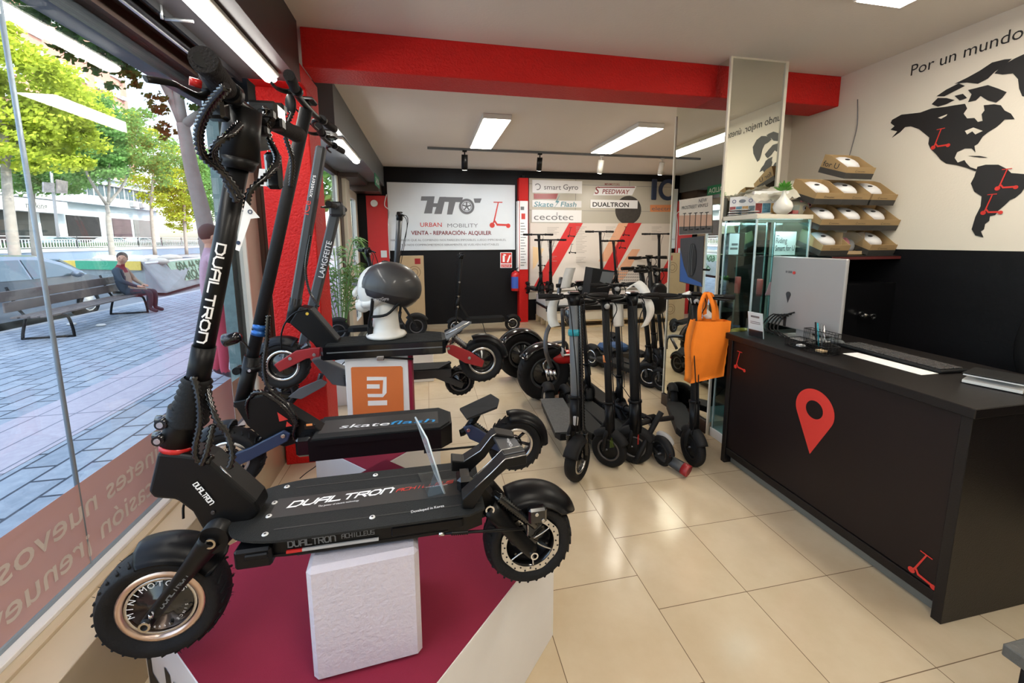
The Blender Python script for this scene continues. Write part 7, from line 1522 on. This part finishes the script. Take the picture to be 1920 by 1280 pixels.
b = MB(); p = Vector((.46, 0, .33)); b.coil([p+Vector((.045, .03, .0)), p+ax*.3+Vector((.04, .03, 0)), p+ax*.55+Vector((.04, .03, 0)), p+ax*.78+Vector((.03, .03, 0))], .014, .009, 6, .018); b.build('cable_sleeve', 'blkg', A)
b = MB(); b.box(-.34, .26, -.095, .095, .203, .206); b.build('rubber_mat', mat('ribbed_grey_mat', (.10, .10, .098), .7, var=.4, scale=60), A)
# B, C, E commuter scooters
rz = -PI/2+.02
Bs = escooter('black scooter with yellow green fork marks and an orange reflector on its stem', placef(1141, 869, .12, .84, rz), rz, R=.120, W=.05, hz=1.10, sr=.024, marks='grn', steer=.75, hx=.30)
b = MB(); b.cyl((.357, 0, .70), (.345, 0, .745), .0265, n=14); b.build('orange_reflector', 'orf', Bs)
rz = -PI/2+.10
Cs = escooter('dark scooter with a red fork mark, third from the left in the front row', placef(1188, 863, .12, .84, rz), rz, R=.120, W=.05, hz=1.13, sr=.032, marks='redp', steer=.95, hx=.33, gm='blkm')
rz = -PI/2-.42
Es = escooter('black scooter beside the counter with an orange bag on its handlebar', placef(1297, 866, .11, .84, rz), rz, R=.122, W=.055, hz=1.12, sr=.025, half=.24, steer=.35, hx=.25, rim='blkm')
# D: low folded scooter in front of the row
r_, f_ = on(1250, 868), on(1165, 806); u_ = (f_-r_).normalized(); rz = math.atan2(u_.y, u_.x)
Ds = escooter('folded scooter low on the floor with a red tipped mudguard, before the front row', ((r_.x+f_.x)/2-.05, (r_.y+f_.y)/2+.04, 0), rz, wb=.62, R=.085, W=.04, hx=-.20, hz=.27, sx=.31, sz=.20, half=.15, d0=-.25, d1=.17, dw=.12, dtop=.13)
b = MB(); P0_, P1_ = at(1232, 848, Z=.07), at(1292, 884, Z=.05); b.tube([P0_, P1_], [.030, .040], 10, 1, flat=.5); o = b.build('mudguard_bar', 'dgr'); tag(o, 'dark flat bar with a red end lying toward the viewer on the tiles', 'bar')
b = MB(); b.tube([P0_.lerp(P1_, .80), P1_], [.0385, .0405], 10, 1, flat=.52); b.build('red_end', 'red', o)
b = MB(); b.tube([at(1190, 868, Z=.05), at(1218, 812, Z=.22), at(1240, 772, Z=.36)], [.016, .018, .019], 10, 2); o = tag(b.build('loose_grip_bar', 'blkm'), 'black handlebar end rising from the lying scooter', 'handlebar')
b = MB(); b.ball(at(1247, 822, Z=.14), .055, 12, 8, (.7, 1.7, .7)); tag(b.build('plastic_bag', 'lgr'), 'pale plastic bag on the scooter lying before the mirror', 'bag')
# second row, partly hidden
def bk(label, px, py, rz, **k): 
    wb = k.get('wb', .84); return escooter(label, placef(px, py, .1, wb, rz), rz, **k)
bk('black scooter behind the front row, with a white receipt on its bar', 1160, 800, -PI/2+.05, R=.11, hz=1.15, steer=.3, hx=.3, disp=False)
F6 = bk('black scooter with white rimmed wheel and red panel behind the front row', 1216, 722, -PI/2+.35, R=.125, W=.07, hz=1.22, rim='sil', steer=.5, half=.25, sr=.024, arms='dgr')
bk('dark scooter with a dark teal fork, deepest of the group before the mirror', 1240, 728, -PI/2+.2, R=.11, W=.06, hz=1.20, steer=.3, half=.24, gm='blkm', arms='dgr')
bk('black scooter leaning behind the teal collared one', 1105, 770, -PI/2-.1, R=.11, hz=1.12, lean=.06, steer=-.3, half=.2)
bk('tall black scooter with hooked handlebar, back right of the group', 1225, 690, -PI/2+.15, R=.125, W=.07, hz=1.30, steer=.2, half=.26, sr=.024)
# bag with red speaker like pouch hanging on the back scooter
b = MB(); c_ = at(1235, 560, Y=3.55); b.ball(c_, .13, 16, 10, (.8, .7, 1.2)); o = tag(b.build('handlebar_bag', 'blk'), 'glossy black oval bag hanging on the back right handlebar', 'bag'); b = MB(); b.ball(c_+Vector((.06, -.075, .02)), .035, 10, 8, (.7, .4, 1.2)); b.build('red_badge', 'red', o)
# grey and black basket bag on the handlebar
c_ = at(1117, 530, Y=3.15); t = thing('basket_bag', 'black and grey fabric bag on a handlebar before the long poster', 'bag', c_)
b = MB(); b.prism([(-.09, -.10), (.07, -.12), (.13, .10), (-.06, .13)], (0, -.08, 0), X_, Z_, -.16); b.build('bag_body', 'blkm', t); b = MB(); b.prism([(.0, .02), (.09, -.02), (.125, .09), (.02, .10)], (0, -.082, 0), X_, Z_, -.02); b.build('grey_pocket', 'mgr', t)
# vehicle with two fat wheels side by side
Gs = thing('fat_tyre_trike', 'fat tyred black trike with a red lamp, left of the parked group', 'trike', (1.0, 3.93, 0), .12)
for sy in (-1, 1):
    wheel(Gs, 'wheel', (0, sy*.33, .262), .262, .13, .15, 'dgr', 'blkg', blocks=30); mudguard(Gs, (0, sy*.33, .262), .285, .16, PI*.05, PI*.80, 'blkg')
b = MB(); b.box(.02, .36, -.24, .24, .17, .25, .03); b.build('deck_body', 'dgr', Gs); b = MB(); b.cyl((0, -.27, .262), (0, .27, .262), .03); b.box(-.05, .10, -.22, .22, .2, .34, .02); b.build('axle_housing', 'blkm', Gs)
b = MB(); b.ball((.21, -.36, .40), .105, 16, 10, (1.35, .6, .65)); b.build('red_lamp', 'redg', Gs); b = MB()
for k in range(3): b.cyl((-.02+.038*k, -.43, .33-.01*k), (.0+.038*k, -.44, .22), .017)
b.tube([(.02, -.42, .43), (-.05, -.44, .38), (-.02, -.43, .30)], .009); b.build('chrome_bells', 'chr', Gs)
b = MB(); b.tube([(.0, -.40, .47), (.16, -.38, .49)], .028); b.build('bar_end', 'grip', Gs); b = MB(); b.box(.15, .24, -.45, -.40, .44, .442); b.box(.05, .13, -.36, -.33, .53, .532); b.box(.145, .147, -.45, -.36, .43, .51); b.build('paper_label', 'pap', Gs)
b = MB(); b.tube([(.3, 0, .22), (.36, 0, .40), (.34, 0, .8)], .02); b.build('steering_tube', 'dgr', Gs)
c_ = at(1077, 600, Y=3.55); b = MB(); b.lathe([(0, -.17), (.03, -.165), (.045, -.06), (.095, .0), (.10, .10), (.085, .115), (0, .115)], c_, Z_, 22); o = tag(b.build('seat_holder', 'blkg'), 'glossy black goblet shaped post behind the teal collared scooter', 'post'); b = MB(); b.cyl(c_+Vector((0, 0, -.79)), c_+Vector((0, 0, -.16)), .03); b.lathe([(.086, .085), (.092, .095), (.086, .105)], c_, Z_, 22); b.build('post_foot', 'dmet', o)
b = MB(); b.tube([at(1052, 520, Y=3.5), at(1046, 560, Y=3.45), at(1035, 600, Y=3.4), at(1024, 628, Y=3.35), at(1024, 660, Y=3.3), at(1035, 690, Y=3.3)], .019, 10, 5); Vv = b.V
o = b.build('curved_tube_frame', 'dmet'); tag(o, 'bent dark metal tube rising beside the fat tyred scooter', 'tube')
b = MB(); b.tube([at(1030, 645, Y=4.2), at(1060, 642, Y=4.2), at(1063, 665, Y=4.2)], .02); b.tube([at(1038, 645, Y=4.3), at(1040, 668, Y=4.2)], .018)
tag(b.build('luggage_rack', 'dmet'), 'short grey metal rack behind the fat tyre', 'rack')
# blue package and red scooter parts on the floor behind
b = MB(); c_ = at(1145, 645, Z=.25); b.box(c_.x-.14, c_.x+.2, c_.y-.1, c_.y+.1, .17, .26, .03); b.mi = 0
tag(b.build('blue_case', mat('blue_fabric', (.03, .08, .20), .7)), 'blue soft case lying among the parked scooters', 'case')
b = MB(); b.box(c_.x-.16, c_.x+.22, c_.y-.12, c_.y+.12, 0, .168, .01); tag(b.build('carton', 'cdk'), 'dark carton under the blue soft case', 'box')
# folded bicycle like scooter left of the group, behind: mirrored reflections come from the mirror itself
# receipts
receipt('long white receipt hanging left of the front row, curling down from a bar', [at(1060, 548, Y=2.55), at(1048, 552, Y=2.52), at(1036, 572, Y=2.5), at(1036, 600, Y=2.5), at(1042, 612, Y=2.5)], (.065, 0, .01))
receipt('wide white receipt hanging in the middle of the front row', [at(1152, 563, Y=2.62), at(1158, 566, Y=2.50), at(1159, 585, Y=2.49), at(1160, 612, Y=2.49)], (.075, 0, 0))
receipt('curved white receipt on the stem with the red fork mark', [at(1205, 555, Y=2.55), at(1217, 570, Y=2.5), at(1219, 590, Y=2.5), at(1208, 612, Y=2.5)], (.058, 0, .02))
receipt('crumpled white receipt on top of the red marked stem', [at(1180, 540, Y=2.6), at(1192, 530, Y=2.6), at(1205, 540, Y=2.58), at(1212, 552, Y=2.55)], (.06, 0, .03))
receipt('slanting white receipt beside the orange bag handle', [at(1285, 548, Y=2.5), at(1296, 556, Y=2.45), at(1312, 575, Y=2.42), at(1335, 598, Y=2.4)], (.06, .0, .02))
receipt('grey receipt hanging high before the long poster', [at(1070, 502, Y=3.3), at(1066, 515, Y=3.3), at(1060, 540, Y=3.3)], (.09, 0, 0))
b = MB(); b.tube([on(562, 897), on(575, 886), on(592, 874), on(600, 862)], .004, 6, 4); b.tf = Matrix(); tag(b.build('floor_cable', 'blk'), 'thin black cable on the tiles at the foot of the red pillar', 'cable')
# orange bag
c_ = at(1318, 655, Y=2.36)
t = thing('tote_bag', 'bright orange non-woven tote bag hanging on the scooter beside the counter', 'bag', c_)
rd = random.Random(6); n, m_ = 14, 12; cor = [at(x, y, Y=2.34)-c_ for x, y in ((1300, 600), (1364, 600), (1350, 702), (1284, 716))]
def bagface(off, bulge):
    vs = []
    for j in range(m_+1):
        for i in range(n+1):
            u_, v_ = i/n, j/m_; p = cor[0].lerp(cor[1], u_).lerp(cor[3].lerp(cor[2], u_), v_); s_ = math.sin(PI*u_)*math.sin(PI*min(1, .15+v_*.85))
            p = p+Vector((.018*math.sin(v_*5)*(-1 if u_ < .5 else 0), off+bulge*s_+rd.uniform(-.003, .003), 0)); vs.append(p)
    return vs
b = MB(); n0 = (n+1)*(m_+1); fs = [(j*(n+1)+i, j*(n+1)+i+1, (j+1)*(n+1)+i+1, (j+1)*(n+1)+i) for j in range(m_) for i in range(n)]
b.add(bagface(-.035, -.035), [f[::-1] for f in fs], True); b.add(bagface(.035, .035), fs, True)
rim = [j*(n+1) for j in range(m_+1)]+[m_*(n+1)+i for i in range(1, n+1)]+[j*(n+1)+n for j in range(m_-1, -1, -1)]
for a, c in zip(rim, rim[1:]): b.F.append([a, c, c+n0, a+n0]); b.MI.append(0); b.SM.append(True)
b.build('bag_body', 'orb', t)
for yo, xs in ((-.035, ((1312, 602), (1313, 575), (1325, 547), (1337, 575), (1338, 602))), (.035, ((1322, 602), (1322, 575), (1330, 548), (1342, 575), (1345, 602)))):
    b = MB(); pts = [at(x, y, Y=2.37+(yo if y > 560 else 0))-c_ for x, y in xs]; b.ribbon(pts, (.030, 0, 0), sub=6); o = b.build('bag_handle', 'orb', t); sm = o.modifiers.new('solidify', 'SOLIDIFY'); sm.thickness = .003
# ------------------------------------------------------------------ scooters on the low plinth before the poster
for k, (px, py, hz_, rr, l_) in enumerate(((1005, 446, 1.07, -PI/2+.15, 'black scooter at the left end of the low plinth, before the red band'), (1034, 462, .98, -PI/2-.2, 'second black scooter from the left on the low plinth'), (1120, 440, 1.12, -PI/2+.1, 'tall black scooter in the middle of the low plinth'), (1141, 467, .96, -PI/2+.3, 'short black scooter right beside the middle one on the low plinth'), (1238, 440, 1.08, -PI/2-.3, 'black scooter with bull horn bar at the right end of the low plinth'))):
    p = at(px, py, Y=6.8); escooter(l_, (p.x, 6.93, .53), rr, hz=hz_, R=.10, W=.05, wb=.62, d0=-.22, d1=.18, sx=.31, hx=.20, half=.27 if k < 4 else .3, detail=False, disp=False, sr=.022)
# black folding scooter before the far black wall
p = on(905, 617)
H_ = escooter('big black scooter with silver bolts standing before the far black wall', (p.x, 6.55, 0), PI+.05, R=.13, W=.08, wb=.95, dtop=.26, dth=.08, dw=.24, d0=-.32, d1=.30, sx=.44, sz=.42, hx=.36, hz=1.28, sr=.03, half=.3, rim='sil', hub='blkg')
b = MB()
for z in (.45, .62, .85): bolt(b, (.44-(z-.42)*.09, .032, z), Y_, .02, .01)
b.build('silver_bolts', 'sil', H_)
p = on(735, 640)
escooter('small dark scooter parked behind the mannequin, near the cardboard box', (-.1, 6.1, 0), PI-.5, R=.10, hz=1.0, hx=.3, detail=False)
# scooters by the far window
q = at(740, 402, Y=4.5)
escooter('black scooter whose handlebar rises before the shop sign, behind the helmet', (q.x-.22, 4.5, .45), .10, R=.12, W=.06, hz=q.z-.45, hx=.27, sx=.19, sz=.5, sr=.03, half=.17, gm='dgr', wb=.8, steer=0)
b = MB(); b.box(q.x-.75, q.x+.35, 4.32, 4.68, 0, .45, .004); tag(b.build('support_box', 'wht'), 'white box under the scooter behind the mannequin', 'box')
q = at(686, 470, Y=4.0)
escooter('black scooter whose handlebar shows above the palm leaves', (q.x-.25, 4.0, .30), .35, R=.11, hz=q.z-.30, half=.22, hx=.26)
b = MB(); b.box(q.x-.75, q.x+.25, 3.82, 4.18, 0, .30, .004); tag(b.build('support_box', 'wht'), 'low white box under the scooter by the palm', 'box')
# palm
g = Vector((-1.0, 4.85, 0)); t = thing('potted_palm', 'slender green palm in a pot beside the far shop window', 'plant', g)
b = MB(); b.lathe([(0, 0), (.10, 0), (.14, .26), (.13, .26), (.12, .22), (0, .22)], (0, 0, 0), Z_, 20); b.build('pot', 'dgr', t)
M['palm'] = mat('palm_leaf', (.10, .20, .04), .5, var=.35, scale=6)
rd = random.Random(9); st_ = MB(); lf = MB()
for k in range(13):
    a = rd.uniform(0, 2*PI); r_ = rd.uniform(.12, .42); h = rd.uniform(.8, 1.35); p0 = Vector((rd.uniform(-.03, .03), rd.uniform(-.03, .03), .2)); p1 = p0+Vector((math.cos(a)*r_*.35, math.sin(a)*r_*.35, h*.6)); p2 = p0+Vector((math.cos(a)*r_*.8, math.sin(a)*r_*.8, h)); p3 = p0+Vector((math.cos(a)*r_*1.3, math.sin(a)*r_*1.3, h*.95))
    P = st_.path([p0, p1, p2, p3], 8); st_.tube(P, .006, 5, 1)
    for i in range(8, len(P)-1):
        T_ = (P[i+1]-P[i]).normalized(); sd = T_.cross(Z_).normalized()
        for sg in (-1, 1):
            L_ = .20*(1-.5*abs((i-8)/(len(P)-8)-.4)); d = (sd*sg+T_*.7+Vector((0, 0, .1))).normalized(); e = P[i]+d*L_-Z_*L_*.35; m2 = P[i]+d*L_*.5; w_ = T_*.011; lf.add([P[i], m2+w_, e, m2-w_], [(0, 1, 2, 3)])
st_.build('stems', 'palm', t); lf.build('fronds', 'palm', t)
